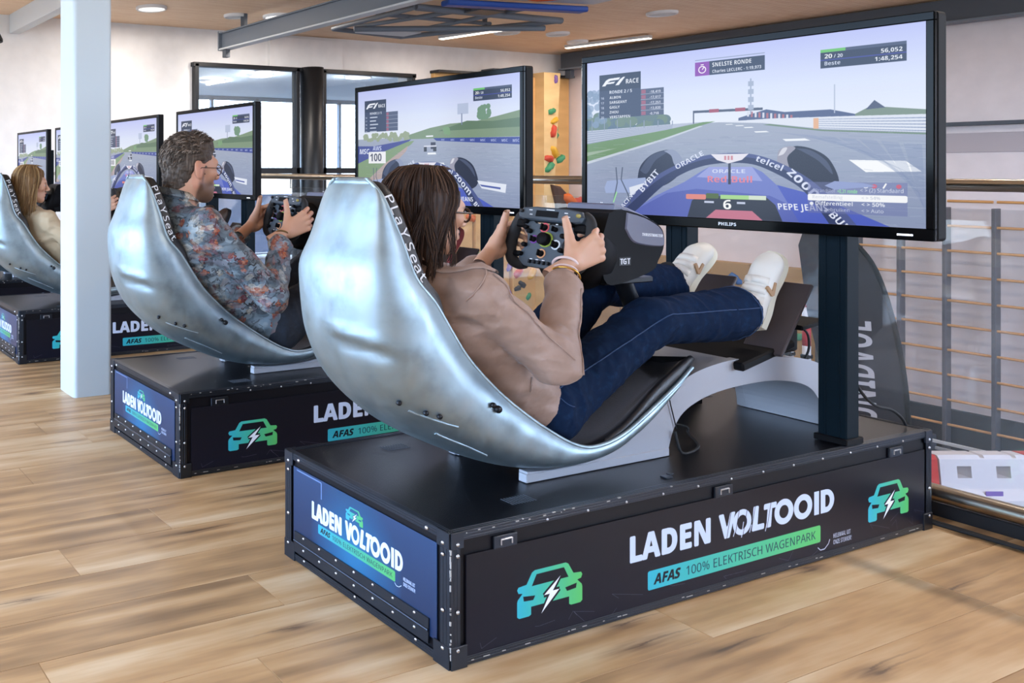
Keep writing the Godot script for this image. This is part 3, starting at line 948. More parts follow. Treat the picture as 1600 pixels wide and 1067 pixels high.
# ------------------------------------------------------------------ the room
func room() -> void:
	# left wall with its row of windows, and the wall behind the camera
	struct("wall_left", boxes([
		[Vector3(-6.1, 0.2, -2.2), Vector3(0.3, 0.4, 16.8), 0.0], [Vector3(-6.1, 3.4, -2.2), Vector3(0.3, 0.5, 16.8), 0.0],
		[Vector3(-6.1, 1.78, -10.45), Vector3(0.3, 2.8, 0.3), 0.0], [Vector3(-6.1, 1.78, 5.7), Vector3(0.3, 2.8, 1.0), 0.0]]), M.white_wall)
	var lf := Shape.new()
	for i in 8: lf.box(Vector3(-6.05, 1.77, -10.25 + i * 2.19), Vector3(0.1, 2.75, 0.07))
	lf.box(Vector3(-6.05, 0.45, -2.6), Vector3(0.12, 0.08, 15.4)).box(Vector3(-6.05, 3.11, -2.6), Vector3(0.12, 0.08, 15.4))
	struct("window_1", lf.done(), M.black_frame)
	var behind := Shape.new()
	behind.box(Vector3(4.0, 0.0, 6.1), Vector3(20.5, 0.8, 0.3), 0.0).box(Vector3(4.0, 3.45, 6.1), Vector3(20.5, 0.4, 0.3), 0.0)
	for x in [-5.75, 2.6, 13.4]: behind.box(Vector3(x, 1.8, 6.1), Vector3(1.2, 3.0, 0.3), 0.0)
	behind.box(Vector3(-1.6, 1.8, 6.1), Vector3(9.0, 3.0, 0.3), 0.0)
	behind.box(Vector3(8.2, -1.45, 6.1), Vector3(11.2, 2.2, 0.3), 0.0)
	struct("wall_rear", behind.done(), M.white_wall)
	var rf := Shape.new()
	for i in 7: rf.box(Vector3(3.3 + i * 1.6, 1.83, 6.05), Vector3(0.07, 2.9, 0.1))
	struct("window_2", rf.done(), M.black_frame)
	# the wall at the far end: a high opening with the restaurant behind it
	var x0 := 5.04
	var x1 := 9.52
	var back := Shape.new()
	back.box(Vector3(-0.6, 0.5, -10.55), Vector3(11.28, 6.3, 0.3), 0.0)
	back.box(Vector3(11.55, 0.5, -10.55), Vector3(4.06, 6.3, 0.3), 0.0)
	back.box(Vector3(7.28, 3.34, -10.55), Vector3(4.48, 0.62, 0.3), 0.0)
	back.box(Vector3(7.28, -1.9, -10.55), Vector3(4.48, 1.4, 0.3), 0.0)
	struct("wall_back", back.done(), M.white_wall)
	struct("trim_1", span_box(Vector3(6.45, 3.03, -10.41), Vector3(7.95, 3.55, -10.32)), M.white_wall, "white box above the dark window post")
	var wf := Shape.new()
	wf.box(Vector3(7.28, 3.01, -10.36), Vector3(4.6, 0.07, 0.14)).box(Vector3(7.28, 1.29, -10.36), Vector3(4.6, 0.1, 0.14))
	for x in [x0, 7.0, 7.55, x1]: wf.box(Vector3(x, 0.9, -10.36), Vector3(0.07, 4.25, 0.14))
	var w3 := struct("window_3", wf.done(), M.black_frame)
	put("post", Shape.new().lathe([Vector2(0.0, -1.2), Vector2(0.2, -1.2), Vector2(0.2, 3.05), Vector2(0.0, 3.05)], Transform3D(Basis.IDENTITY, Vector3(7.28, 0, -10.3))).done(), M.black_frame, w3)
	for q in [[x0, 7.0], [7.55, x1]]:
		for v in [[1.34, 2.98], [-1.2, 1.24]]:
			put("pane", span_box(Vector3(q[0] + 0.03, v[0], -10.372), Vector3(q[1] - 0.03, v[1], -10.364), 0.0), M.glass, w3)
	# restaurant behind the opening
	struct("wall_side", boxes([[Vector3(4.4, 1.05, -15.55), Vector3(0.2, 5.2, 9.7), 0.0], [Vector3(22.2, 1.05, -15.55), Vector3(0.2, 5.2, 9.7), 0.0]]), M.pale_paint)
	struct("floor_2", span_box(Vector3(4.4, -1.5, -20.4), Vector3(22.2, -1.25, -10.6), 0.0), M.dark_base)
	var rc := mat("c6d6e2", 0.8)
	struct("ceiling_2", span_box(Vector3(4.4, 3.5, -20.4), Vector3(22.2, 3.65, -10.7), 0.0), rc)
	var ff := Shape.new()
	for i in 12: ff.box(Vector3(4.9 + i * 1.55, 1.15, -20.2), Vector3(0.09, 4.6, 0.12))
	ff.box(Vector3(13.3, 3.44, -20.2), Vector3(17.8, 0.12, 0.12))
	struct("window_4", ff.done(), mat("5d6a76", 0.5))
	struct("trim_2", span_box(Vector3(4.5, -1.2, -20.35), Vector3(22.1, 0.55, -20.1), 0.0), mat("36557c", 0.7))
	var lamp_at := ["oval white lamp behind the far window, nearest the window's left frame", "oval white lamp behind the right half of the far window, nearest the glass", "oval white lamp behind the far window, second row, left half", "oval white lamp behind the far window, second row, beside the dark post", "oval white lamp behind the far window, third row at the left", "oval white lamp behind the far window, third row near the dark post", "oval white lamp deep behind the right half of the far window"]
	for q in [[6.65, -15.3, .34], [8.9, -14.0, .3], [8.3, -18.6, .40], [9.3, -14.9, .28], [8.9, -16.4, .3], [10.3, -13.5, .3], [11.6, -14.3, .3]]:
		var l := thing("ceiling_lamp", lamp_at.pop_front(), "lamp", Vector3(q[0], 3.5, q[1]), "lamps of the restaurant behind the window")
		put("ring", Shape.new().lathe([Vector2(q[2], 0.0), Vector2(q[2], -0.05), Vector2(q[2] - 0.03, -0.05)]).done(), M.white_wall, l)
		put("diffuser", Shape.new().lathe([Vector2(0.0, -0.045), Vector2(q[2] - 0.03, -0.045), Vector2(q[2] - 0.03, -0.02), Vector2(0, -0.02)]).done(), glow("fff8ee", 2.2), l)
		var o := OmniLight3D.new()
		o.name = "light"
		l.add_child(o, true)
		o.position = Vector3(0, -0.15, 0)
		o.light_energy = 1.6
		o.light_size = 0.2
		o.shadow_enabled = true
	# mezzanine floor slab, hall floor, ceiling, hall walls
	struct("floor", span_box(Vector3(-6.2, -0.35, -10.6), Vector3(EDGE, -0.012, 6.2), 0.0), M.slab)
	struct("floor_3", span_box(Vector3(2.2, GYM - 0.2, -10.7), Vector3(14.2, GYM, 6.2), 0.0), M.gym_floor)
	struct("wall_below", span_box(Vector3(EDGE - 0.3, GYM, -10.6), Vector3(EDGE - 0.05, -0.36, 6.2), 0.0), M.slab)
	struct("ceiling", span_box(Vector3(-6.3, CEIL, -10.8), Vector3(14.2, CEIL + 0.25, 6.3), 0.0), M.ceiling)
	struct("wall_right", span_box(Vector3(13.5, GYM, -10.7), Vector3(13.8, CEIL, 6.2), 0.0), M.pink_wall)
	struct("baseboard_right", span_box(Vector3(13.42, GYM, -10.4), Vector3(13.5, GYM + 0.55, 6.0)), M.dark_base)
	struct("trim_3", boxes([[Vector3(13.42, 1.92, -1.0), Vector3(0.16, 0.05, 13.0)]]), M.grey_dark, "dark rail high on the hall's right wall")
	struct("trim_4", boxes([[Vector3(13.49, 1.67, -1.0), Vector3(0.03, 0.26, 13.0)]]), mat("b9b0b4", 0.8), "grey band painted for the soft shadow under the dark rail on the hall's right wall")  # grey strip stands for the soft shadow under the rail
	# column between the second and third simulator
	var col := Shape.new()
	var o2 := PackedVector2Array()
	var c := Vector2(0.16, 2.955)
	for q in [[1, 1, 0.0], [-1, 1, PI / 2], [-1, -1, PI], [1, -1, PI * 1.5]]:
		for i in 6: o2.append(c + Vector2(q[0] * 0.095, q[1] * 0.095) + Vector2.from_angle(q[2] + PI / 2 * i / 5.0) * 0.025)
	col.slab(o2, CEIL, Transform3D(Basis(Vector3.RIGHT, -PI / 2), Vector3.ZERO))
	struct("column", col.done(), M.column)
	# beams under the ceiling
	var b1 := thing("crane_rail", "grey steel rail hanging under the wooden ceiling, ending in front of the window", "beam", Vector3(5.1, 3.28, -9.6))
	var web := Shape.new()
	web.box(Vector3(0, 0, 7.5), Vector3(0.05, 0.26, 15.0)).box(Vector3(0, 0.12, 7.5), Vector3(0.14, 0.02, 15.0))
	put("web", web.done(), M.grey_paint, b1)
	put("lower_flange", Shape.new().box(Vector3(0, -0.13, 7.5), Vector3(0.16, 0.025, 15.0)).done(), M.pale_paint, b1)
	put("end_plate", Shape.new().box(Vector3(0, 0.0, 0.0), Vector3(0.17, 0.3, 0.03)).done(), M.grey_paint, b1)
	put("buffer", Shape.new().box(Vector3(0, -0.2, 0.1), Vector3(0.08, 0.12, 0.1)).done(), M.grey_dark, b1)
	for i in 4: put("hanger", Shape.new().box(Vector3(0, 0.22, 0.6 + i * 4.0), Vector3(0.06, 0.2, 0.1)).done(), M.grey_dark, b1)
	var b2 := thing("wall_rail", "long grey steel rail along the top of the hall's right wall", "beam", Vector3(13.2, 3.42, -10.2))
	put("web", Shape.new().box(Vector3(0, 0, 8), Vector3(0.12, 0.32, 16.0)).done(), M.grey_dark, b2)
	put("lower_flange", Shape.new().box(Vector3(0, -0.15, 8), Vector3(0.26, 0.03, 16.0)).done(), M.grey_paint, b2)
	put("buffer", Shape.new().box(Vector3(0, -0.25, 0.15), Vector3(0.1, 0.16, 0.12)).done(), M.grey_dark, b2)
	var b3 := put("ceiling_beam", span_box(Vector3(1.92, 3.32, -10.38), Vector3(2.08, 3.6, 6.0)), M.pale_paint)
	tag(b3, "pale flat beam under the wooden ceiling, left of the column", "beam")
	balustrade()

func balustrade() -> void:
	var g := thing("glass_balustrade", "glass balustrade with a round steel handrail along the mezzanine edge", "railing", Vector3(2.5, 0, 0))
	for k in 12: put("rail_stem", Shape.new().tube([Vector3(0, 1.15, -10.2 + k * 1.5), Vector3(0, 1.23, -10.2 + k * 1.5)], 0.008, 8).done(), M.steel, g)
	put("handrail", Shape.new().tube([Vector3(0, 1.25, -10.35), Vector3(0, 1.25, -4.0), Vector3(0, 1.25, 6.0)], 0.024, 14).done(), M.steel, g)
	put("foot_rail", Shape.new().tube([Vector3(-0.03, 0.085, -10.35), Vector3(-0.03, 0.085, -4.0), Vector3(-0.03, 0.085, 6.0)], 0.032, 14).done(), M.steel, g)
	put("shoe", Shape.new().box(Vector3(0.02, 0.02, -2.2), Vector3(0.12, 0.06, 16.3)).done(), M.black_frame, g)
	var z := -10.22
	while z < 5.9:
		put("pane", Shape.new().box(Vector3(0.0, 0.605, z + 0.745), Vector3(0.012, 1.116, 1.485), 0.002).done(), M.glass, g)
		for y in [0.3, 1.0]: put("clamp", Shape.new().box(Vector3(-0.012, y, z), Vector3(0.03, 0.05, 0.05)).done(), M.steel, g)
		z += 1.5
	for q in [[2.30, 0.012, 0.006], [2.36, 0.01, 0.008]]:
		var cable := []
		for i in 22: cable.append(Vector3(q[0] + 0.03 * sin(i * 0.8 + q[0] * 40.0), q[1], -6.0 + i * 0.5))
		tag(put("floor_cable", Shape.new().tube(curve_points(cable, 4), q[2], 6).done(), M.rubber), ["thin black cable on the floor, the one nearer the simulators", "thicker black cable on the floor, close to the glass balustrade"][0 if q[0] < 2.33 else 1], "cable")

func floor_planks() -> void:
	var f: Node3D = get_node("floor")
	var wd := 0.203
	var rows := []
	var r := RandomNumberGenerator.new()
	r.seed = 12
	var far := Shape.new()
	var made := 0
	var k0 := int(floor((-10.35 + 0.447) / wd))
	var variants := {}
	for k in range(33, k0 - 1, -1):
		var z0 := -0.447 + k * wd
		if z0 + wd > 6.15: continue
		var x := -6.1 - r.randf_range(0.0, 1.2)
		if k == -3: x = -0.70 - 1.5 * 4
		elif k == -1: x = -0.20 - 1.5 * 4
		elif k == 0: x = -0.98 - 1.5 * 4
		elif k == 2: x = 0.80 - 1.5 * 5
		while x < EDGE:
			var a := maxf(x, -6.1)
			var b := minf(x + 1.5, EDGE)
			var near := z0 > -4.7 and z0 < 1.3 and b > -3.0 - 0.0
			var board := r.randi() % 8
			var u0 := r.randi() % 3 * 0.0
			if b - a > 0.05:
				var flip := r.randf() < 0.5
				var s: Shape = Shape.new() if near and made < 285 else far
				var top := 0.0
				var e := 0.0012
				var uv := Rect2((a - x) / 1.5, board / 8.0 + 0.004, (b - a) / 1.5, 0.117)
				if flip: uv = Rect2(uv.end.x, uv.position.y, -uv.size.x, uv.size.y)
				var p := [Vector3(a + e, top, z0 + e), Vector3(b - e, top, z0 + e), Vector3(b - e, top, z0 + wd - e), Vector3(a + e, top, z0 + wd - e)]
				s.quad(p[0], p[1], p[2], p[3], uv)
				for i in 4:
					var c: Vector3 = p[i]
					var d: Vector3 = p[(i + 1) % 4]
					var o: Vector3 = (c + d) / 2.0 - (p[0] + p[2]) / 2.0
					o = o.normalized() * e
					s.quad(d, c, c + Vector3(o.x, -0.004, o.z), d + Vector3(o.x, -0.004, o.z), Rect2(uv.position, Vector2(0.02, 0.01)))
				if s != far:
					put("plank", s.done(), M.floor, f)
					made += 1
			x += 1.5
	var rest := put("planks", far.done(), M.floor, f)
	rest.set_meta("kind", "stuff")
# ------------------------------------------------------------------ the simulators
func simulators() -> void:
	var case0 := make_case()
	var seat0 := make_seat()
	var stand0 := make_stand()
	var mon0 := make_monitor()
	var which := ["in the foreground under the brown-haired woman", "under the bearded man in the flowered shirt", "behind the white column, under the blond woman", "fourth in the row, behind the blond woman's", "fifth in the row, mostly hidden", "sixth in the row, at the far end"]
	var post_l := ["in the foreground", "behind the brown-haired woman's head", "behind the bearded man", "just right of the white column", "hidden behind the white column", "at the far left end of the row"]
	var seat_l := ["brushed aluminium racing seat with the brown-haired woman in it", "brushed aluminium racing seat with the bearded man in it", "brushed aluminium racing seat with the blond woman in it", "empty racing seat fourth in the row, behind the white column", "empty racing seat fifth in the row, behind the white column", "empty racing seat at the far end of the row"]
	var mon_l := ["large black-framed screen in the foreground showing a purple banner and a racing track", "black-framed screen behind the woman's head showing a bend with a 100 board", "black-framed screen behind the bearded man's head", "black-framed screen just right of the white column", "black-framed screen mostly hidden by the white column", "leftmost and farthest black-framed screen, above the blond woman"]
	var screens := ["screen_a", "screen_b", "screen_c", "screen_c", "screen_b", "screen_c"]
	for i in 6:
		var c := case0 if i == 0 else again(case0)
		c.position.z = UNIT_Z[i]
		tag(c, "black flight case with car stickers, " + which[i], "platform", "simulator platforms")
		var s := seat0 if i == 0 else again(seat0)
		s.position.z = UNIT_Z[i]
		tag(s, seat_l[i], "racing seat", "racing seats")
		var p := stand0 if i == 0 else again(stand0)
		p.position.z = UNIT_Z[i]
		tag(p, "dark posts of the screen " + post_l[i], "stand", "screen stands")
		var m := mon0 if i == 0 else again(mon0)
		m.position.z = UNIT_Z[i]
		tag(m, mon_l[i], "monitor", "racing screens")
		(m.get_node("screen") as MeshInstance3D).material_override = M[screens[i]]
		var l := AreaLight3D.new()
		l.name = "screen_light"
		m.add_child(l, true)
		l.position = Vector3(1.66, 1.445, -0.322)
		l.rotation.y = PI / 2
		l.area_size = Vector2(1.1, 0.6)
		l.area_normalize_energy = true
		l.light_energy = 0.35
		l.light_color = Color(0.82, 0.86, 1.0)
		l.shadow_enabled = true
	var cable := curve_points([Vector3(1.875, 0.613, -0.042), Vector3(1.920, 0.560, -0.047), Vector3(1.980, 0.504, -0.050), Vector3(2.060, 0.458, -0.053), Vector3(2.160, 0.433, -0.054), Vector3(2.220, 0.399, -0.051), Vector3(2.260, 0.366, -0.056)], 6)
	tag(put("power_cable", Shape.new().tube(cable, 0.005, 8).done(), M.rubber), "black cable hanging from the screen post over the case's top corner", "cable")
	var c2 := curve_points([Vector3(1.15, 0.44, -0.172), Vector3(1.18, 0.366, -0.168), Vector3(1.3, 0.365, -0.19), Vector3(1.42, 0.364, -0.3), Vector3(1.44, 0.38, -0.32), Vector3(1.38, 0.40, -0.35), Vector3(1.5, 0.41, -0.4)], 6)
	tag(put("power_cable", Shape.new().tube(c2, 0.004, 8).done(), M.rubber), "looped black cable on the case under the grey arch of the nearest seat", "cable")

func again(o: Node3D) -> Node3D:
	var c: Node3D = o.duplicate()
	var n := String(o.name)
	c.name = numbered(n)
	for l in c.find_children("*", "Light3D", true, false): l.free()
	add_child(c, true)
	return c

func make_case() -> Node3D:
	var t := thing("flight_case", "", "platform")
	var L := CASE_L
	var W := CASE_W
	var H := CASE_H
	put("body", span_box(Vector3(0.006, 0.003, -W + 0.006), Vector3(L - 0.006, H - 0.008, -0.006), 0.003), M.case_side, t)
	put("lid", span_box(Vector3(0.012, H - 0.01, -W + 0.012), Vector3(L - 0.012, H, -0.012), 0.002), M.case_top, t)
	# aluminium edges
	var e := 0.022
	var list := []
	for z in [0.0, -W]:
		for y in [0.004, H]:
			list.append(["rail", Vector3(0.0, y, z), Vector3(L, y, z)])
	for x in [0.0, L]:
		for y in [0.004, H]:
			list.append(["rail", Vector3(x, y, 0.0), Vector3(x, y, -W)])
		for z in [0.0, -W]:
			list.append(["corner_profile", Vector3(x, 0.004, z), Vector3(x, H, z)])
	for q in list:
		var a: Vector3 = q[1]
		var b: Vector3 = q[2]
		var mid := (a + b) / 2.0
		var inward := Vector3(0 if a.x != b.x else (1 if mid.x < L / 2 else -1), 0 if a.y != b.y else (1 if mid.y < H / 2 else -1), 0 if a.z != b.z else (-1 if mid.z > -W / 2 else 1))
		var s := Shape.new()
		var along := (b - a).abs()
		for ax in 3:
			if inward[ax] == 0: continue
			# a leg of the angle section lies on each of the two faces
			for bx in 3:
				if bx == ax or inward[bx] == 0: continue
				var size := along
				size[ax] = 0.003
				size[bx] = e + (0.012 if q[0] == "corner_profile" else 0.0)
				var c := mid
				c[ax] += inward[ax] * 0.0
				c[bx] += inward[bx] * size[bx] / 2.0
				s.box(c, size, 0.001)
				# ribs along the section
				for rr in [0.35, 0.7]:
					var sz := size
					sz[ax] = 0.005
					sz[bx] = 0.003
					var cc := mid
					cc[bx] += inward[bx] * size[bx] * rr
					s.box(cc, sz, 0.001)
		put(q[0], s.done(), M.alu_black, t)
	# stickers
	var sk := Shape.new()
	sk.quad(Vector3(0.056, 0.292, 0.0), Vector3(2.256, 0.292, 0.0), Vector3(2.256, 0.017, 0.0), Vector3(0.056, 0.017, 0.0))
	put("side_print", plate(Vector3(0.056, 0.292, -0.003), Vector3(2.2, 0, 0), Vector3(0, -0.275, 0), 0.003), M.print_side, t)
	put("end_print", plate(Vector3(0.003, 0.315, -0.682), Vector3(0, 0, 0.635), Vector3(0, -0.26, 0), 0.0025), M.print_end, t)
	# hinge strip on the end
	put("hinge", boxes([[Vector3(-0.001, 0.088, -0.372), Vector3(0.008, 0.03, 0.6), 0.001], [Vector3(-0.002, 0.052, -0.372), Vector3(0.008, 0.034, 0.6), 0.001]]), M.alu_black, t)
	put("hinge_pin", Shape.new().tube([Vector3(-0.004, 0.0715, -0.672), Vector3(-0.004, 0.0715, -0.072)], 0.005, 8).done(), M.alu_black, t)
	# corner brackets and rivets
	var rv := Shape.new()
	var put_rivet := func(p: Vector3, n: Vector3, r := 0.0055) -> void:
		var b := Basis.looking_at(n, Vector3(0.3, 1, 0.2)) * Basis(Vector3.RIGHT, -PI / 2)
		rv.lathe([Vector2(r, 0.0), Vector2(r * 0.8, r * 0.5), Vector2(0.0, r * 0.6)], Transform3D(b, p), 8)
	for z in [0.0, -W]:
		for x in [0.0, L]:
			var sx := 1.0 if x == 0.0 else -1.0
			var sz := -1.0 if z == 0.0 else 1.0
			put("corner_bracket", Shape.new().box(Vector3(x - sx * 0.001, 0.03, z + sz * 0.028), Vector3(0.008, 0.06, 0.056), 0.002).box(Vector3(x + sx * 0.028, 0.03, z - sz * 0.001), Vector3(0.056, 0.06, 0.008), 0.002).done(), M.alu_black, t)
			put("corner_bracket", Shape.new().box(Vector3(x - sx * 0.001, H - 0.02, z + sz * 0.022), Vector3(0.007, 0.044, 0.044), 0.002).box(Vector3(x + sx * 0.022, H - 0.02, z - sz * 0.001), Vector3(0.044, 0.044, 0.007), 0.002).done(), M.alu_black, t)
			for y in [H - 0.03, H - 0.06, H * 0.42, 0.05]:
				put_rivet.call(Vector3(x - sx * 0.004, y, z + sz * 0.022), Vector3(-sx, 0, 0))
				put_rivet.call(Vector3(x + sx * 0.022, y, z - sz * 0.004), Vector3(0, 0, -sz))
	for z in [-0.08, -0.65]: put_rivet.call(Vector3(-0.003, H - 0.014, z), Vector3(-1, 0, 0), 0.006)
	for i in 7:
		for y in [0.096, 0.056]: put_rivet.call(Vector3(-0.006, y, -0.62 + i * 0.083), Vector3(-1, 0, 0), 0.0045)
	for i in 3: put_rivet.call(Vector3(-0.003, 0.022, -0.62 + i * 0.25), Vector3(-1, 0, 0), 0.0045)
	for i in 12: put_rivet.call(Vector3(0.35 + i * 0.16, H - 0.016, 0.002), Vector3(0, 0, 1), 0.004)
	put("rivets", rv.done(), M.rivet, t)
	# recessed catches under the upper edge, worn edges, vent slots in the lid
	for x in [0.195, 1.115, 2.07]:
		var l := put("catch", boxes([[Vector3(x, 0.308, -0.001), Vector3(0.085, 0.034, 0.007), 0.002]]), M.alu_black, t)
		put("bow", boxes([[Vector3(x, 0.315, 0.004), Vector3(0.04, 0.004, 0.004), 0.001], [Vector3(x - 0.02, 0.308, 0.004), Vector3(0.004, 0.016, 0.004), 0.001], [Vector3(x + 0.02, 0.308, 0.004), Vector3(0.004, 0.016, 0.004), 0.001]]), M.rivet, l)
	var r := RandomNumberGenerator.new()
	r.seed = 5
	var wear := Shape.new()
	for i in 26: wear.box(Vector3(-0.0005 + r.randf_range(0, 0.002), r.randf_range(0.02, H - 0.03), 0.0005), Vector3(r.randf_range(0.003, 0.0055), pow(r.randf(), 2.5) * 0.016 + 0.002, r.randf_range(0.002, 0.005)), 0.001)
	for i in 14: wear.box(Vector3(r.randf_range(0.0, 1.1) * r.randf(), H - r.randf_range(-0.001, 0.006), 0.0005), Vector3(r.randf_range(0.003, 0.014), 0.003, 0.005), 0.001)
	for i in 26: wear.box(Vector3(r.randf_range(0.05, L - 0.05), r.randf_range(0.012, 0.016), 0.0008), Vector3(r.randf_range(0.006, 0.03), 0.0025, 0.004), 0.001)
	put("worn_edges", wear.done(), M.worn, t)
	for q in [[Vector3(0.36, H, -0.10)], [Vector3(0.36, H, -0.60)], [Vector3(2.0, H, -0.62)]]:
		var v := Shape.new()
		for i in 9:
			for j in 3: v.box(q[0] + Vector3(i * 0.011 - 0.045, 0.0008, j * 0.016 - 0.016), Vector3(0.0035, 0.0016, 0.013), 0.0004)
		put("vent", v.done(), M.grey_dark, t)
	put("stud", boxes([[Vector3(0.93, H + 0.002, -0.055), Vector3(0.03, 0.005, 0.02), 0.001], [Vector3(0.97, H + 0.001, -0.07), Vector3(0.02, 0.003, 0.012), 0.001]]), M.alu_black, t)
	return t

# a flat board: corner (upper left), right and down edges, thickness along their normal
func plate(c: Vector3, e: Vector3, d: Vector3, thick: float) -> ArrayMesh:
	var s := Shape.new()
	var n := d.cross(e).normalized() * thick
	s.quad(c + n, c + e + n, c + e + d + n, c + d + n)
	for q in [[c, c + e], [c + e, c + e + d], [c + e + d, c + d], [c + d, c]]:
		s.quad(q[1] + n, q[0] + n, q[0], q[1], Rect2(0.001, 0.001, 0.002, 0.002))
	return s.done()

# stations of the seat shell: spine x, y; rim x, y; half width
const SHELL := [
	[-0.034, 1.286, -0.050, 1.284, 0.070], [-0.052, 1.268, -0.049, 1.264, 0.100], [-0.075, 1.22, -0.036, 1.222, 0.128], [-0.112, 1.12, -0.006, 1.110, 0.162], [-0.145, 1.02, 0.018, 1.007, 0.192],
	[-0.148, 0.91, 0.074, 0.936, 0.206], [-0.124, 0.79, 0.130, 0.850, 0.213], [-0.052, 0.665, 0.190, 0.770, 0.216], [0.085, 0.548, 0.293, 0.675, 0.216], [0.245, 0.465, 0.400, 0.598, 0.213], [0.41, 0.405, 0.515, 0.528, 0.210],
	[0.55, 0.385, 0.620, 0.476, 0.206], [0.68, 0.386, 0.715, 0.456, 0.204], [0.80, 0.400, 0.845, 0.476, 0.200], [0.95, 0.445, 0.992, 0.537, 0.192], [1.08, 0.525, 1.134, 0.603, 0.182], [1.175, 0.595, 1.222, 0.648, 0.172]]

# the point of the shell's skin at row r, across = -1..1 from rim to rim, pushed in by depth
func skin(r: Array, across: float, depth: float, lip := 0.0) -> Vector3:
	var a := across * PI / 2.0
	var c := signf(sin(a)) * pow(absf(sin(a)), 0.75)
	var d := pow(maxf(cos(a), 0.0), 0.48 if r.size() < 6 else float(r[5]))
	var spine := Vector2(r[0], r[1])
	var rim := Vector2(r[2], r[3])
	var inw := (rim - spine)
	var dir := inw.normalized()
	var p := rim.lerp(spine, d) + dir * depth * d
	var w: float = r[4] - depth * absf(c)
	return Vector3(p.x + dir.x * lip, p.y + dir.y * lip, MID + c * w)

func make_seat() -> Node3D:
	var t := thing("racing_seat", "", "racing seat")
	var rows := smooth_rows(SHELL, 6)
	var N := 36
	var nr := rows.size()
	var outer := []
	var inner := []
	for i in nr:
		var a := []
		var b := []
		for k in N + 1:
			var u := lerpf(-1, 1, float(k) / N)
			var p := skin(rows[i], u, 0.0)
			# beaten dents and pressed ridges of the aluminium skin
			var f := float(i) / nr
			var out := (p - Vector3(rows[i][2], rows[i][3], MID)).normalized()
			var crease_f := 0.352 + 0.05 * maxf(u - 0.05, 0.0) * maxf(u - 0.05, 0.0)
			var along_u := smoothstep(-0.02, 0.14, u) * (1.0 - smoothstep(0.52, 0.70, u))
			var bump := along_u * (0.010 * exp(-pow((f - crease_f + 0.009) / 0.008, 2)) - 0.011 * exp(-pow((f - crease_f - 0.008) / 0.009, 2)))
			bump += 0.006 * exp(-pow((f - 0.24) / 0.03, 2)) * (smoothstep(-0.95, -0.6, u) - smoothstep(-0.6, -0.2, u))
			a.append(p + out * bump)
			b.append(skin(rows[i], u, 0.012))
		outer.append(a)
		inner.append(b)
	var s := Shape.new()
	s.sheet(outer)
	s.smooth(true)
	for i in nr: inner[i].reverse()
	s.sheet(inner)
	for i in nr: inner[i].reverse()
	for i in nr - 1:
		s.quad(outer[i + 1][0], inner[i + 1][0], inner[i][0], outer[i][0])
		s.quad(outer[i][N], inner[i][N], inner[i + 1][N], outer[i + 1][N])
	for k in N:
		s.quad(outer[0][k + 1], outer[0][k], inner[0][k], inner[0][k + 1])
		s.quad(outer[nr - 1][k], outer[nr - 1][k + 1], inner[nr - 1][k + 1], inner[nr - 1][k])
	# the crown of the head rest closes over the cushion
	var shell := put("shell", s.done(), M.shell, t)
	for side in [-1.0, 1.0]:
		var lip := []
		for i in range(2, nr): lip.append(skin(rows[i], side, 0.0) + Vector3(0, 0, -side * 0.005))
		put("rolled_edge", Shape.new().tube(lip, 0.0065, 8).done(), M.shell, t)
	# cushion: black leather pad that stands proud of the rim at the head rest and lines the shell
	var cr := []
	var fr := float(nr - 1)
	for i in range(3, nr):
		var f := i / fr
		var proud := 0.052 * (1.0 - smoothstep(0.26, 0.40, f)) * smoothstep(-0.03, 0.06, f) + 0.004
		proud += 0.075 * smoothstep(0.74, 0.93, f)
		var r: Array = rows[i]
		var spine := Vector2(r[0], r[1])
		var rim := Vector2(r[2], r[3])
		var dir := (rim - spine).normalized()
		if f < 0.30: dir = Vector2(0.997, -0.08).lerp(dir, smoothstep(0.22, 0.30, f)).normalized()
		var w: float = r[4] - 0.010
		var deep := lerpf(0.45, 0.50, smoothstep(0.3, 0.5, f))
		if f < 0.3: deep = 0.0
		var loop := []
		var hole := spine.lerp(rim, deep * 0.9)
		var face := rim + dir * proud
		var low := spine + dir * 0.016
		if (low - spine).length() > (rim - spine).length(): low = rim
		# from the near rim, over the front face, to the far rim, back through the hollow
		var zs := [1.0, 1.0, 0.93, 0.72, 0.45, 0.0, -0.45, -0.72, -0.93, -1.0, -1.0, -0.7, 0.0, 0.7]
		var sink := (face - hole).length() * smoothstep(0.28, 0.42, f) * 0.85
		var pts := [rim, face - dir * 0.012, face, face - dir * sink * 0.55, face - dir * sink * 0.92, face - dir * sink, face - dir * sink * 0.92, face - dir * sink * 0.55, face, face - dir * 0.012, rim, rim.lerp(low, 0.8), low, rim.lerp(low, 0.8)]
		if f > 0.96:
			for k in pts.size(): pts[k] = pts[k].lerp(rim, (f - 0.96) / 0.04 * 0.5)
		for k in zs.size(): loop.append(Vector3(pts[k].x, pts[k].y, MID + zs[k] * w))
		cr.append(loop)
	var cs := Shape.new().sheet(cr, true)
	cs.smooth(false)
	for e in [0, cr.size() - 1]:
		var c := Vector3.ZERO
		for p in cr[e]: c += p / cr[e].size()
		for k in cr[e].size():
			var k2: int = (k + 1) % cr[e].size()
			if e == 0: cs.tri(cr[e][k2], cr[e][k], c)
			else: cs.tri(cr[e][k], cr[e][k2], c)
	var cushion := put("cushion", cs.done(), M.leather, t)
	# lettering down the side of the head rest
	var word := "PLaYSeat"
	# spaced evenly along the rim
	var where := []
	var arc := [0.0]
	for i in range(1, nr): arc.append(arc[-1] + Vector3(rows[i][2] - rows[i - 1][2], rows[i][3] - rows[i - 1][3], rows[i][4] - rows[i - 1][4]).length())
	var s0: float = arc[int(0.122 * fr)]
	var s1: float = arc[int(0.287 * fr)]
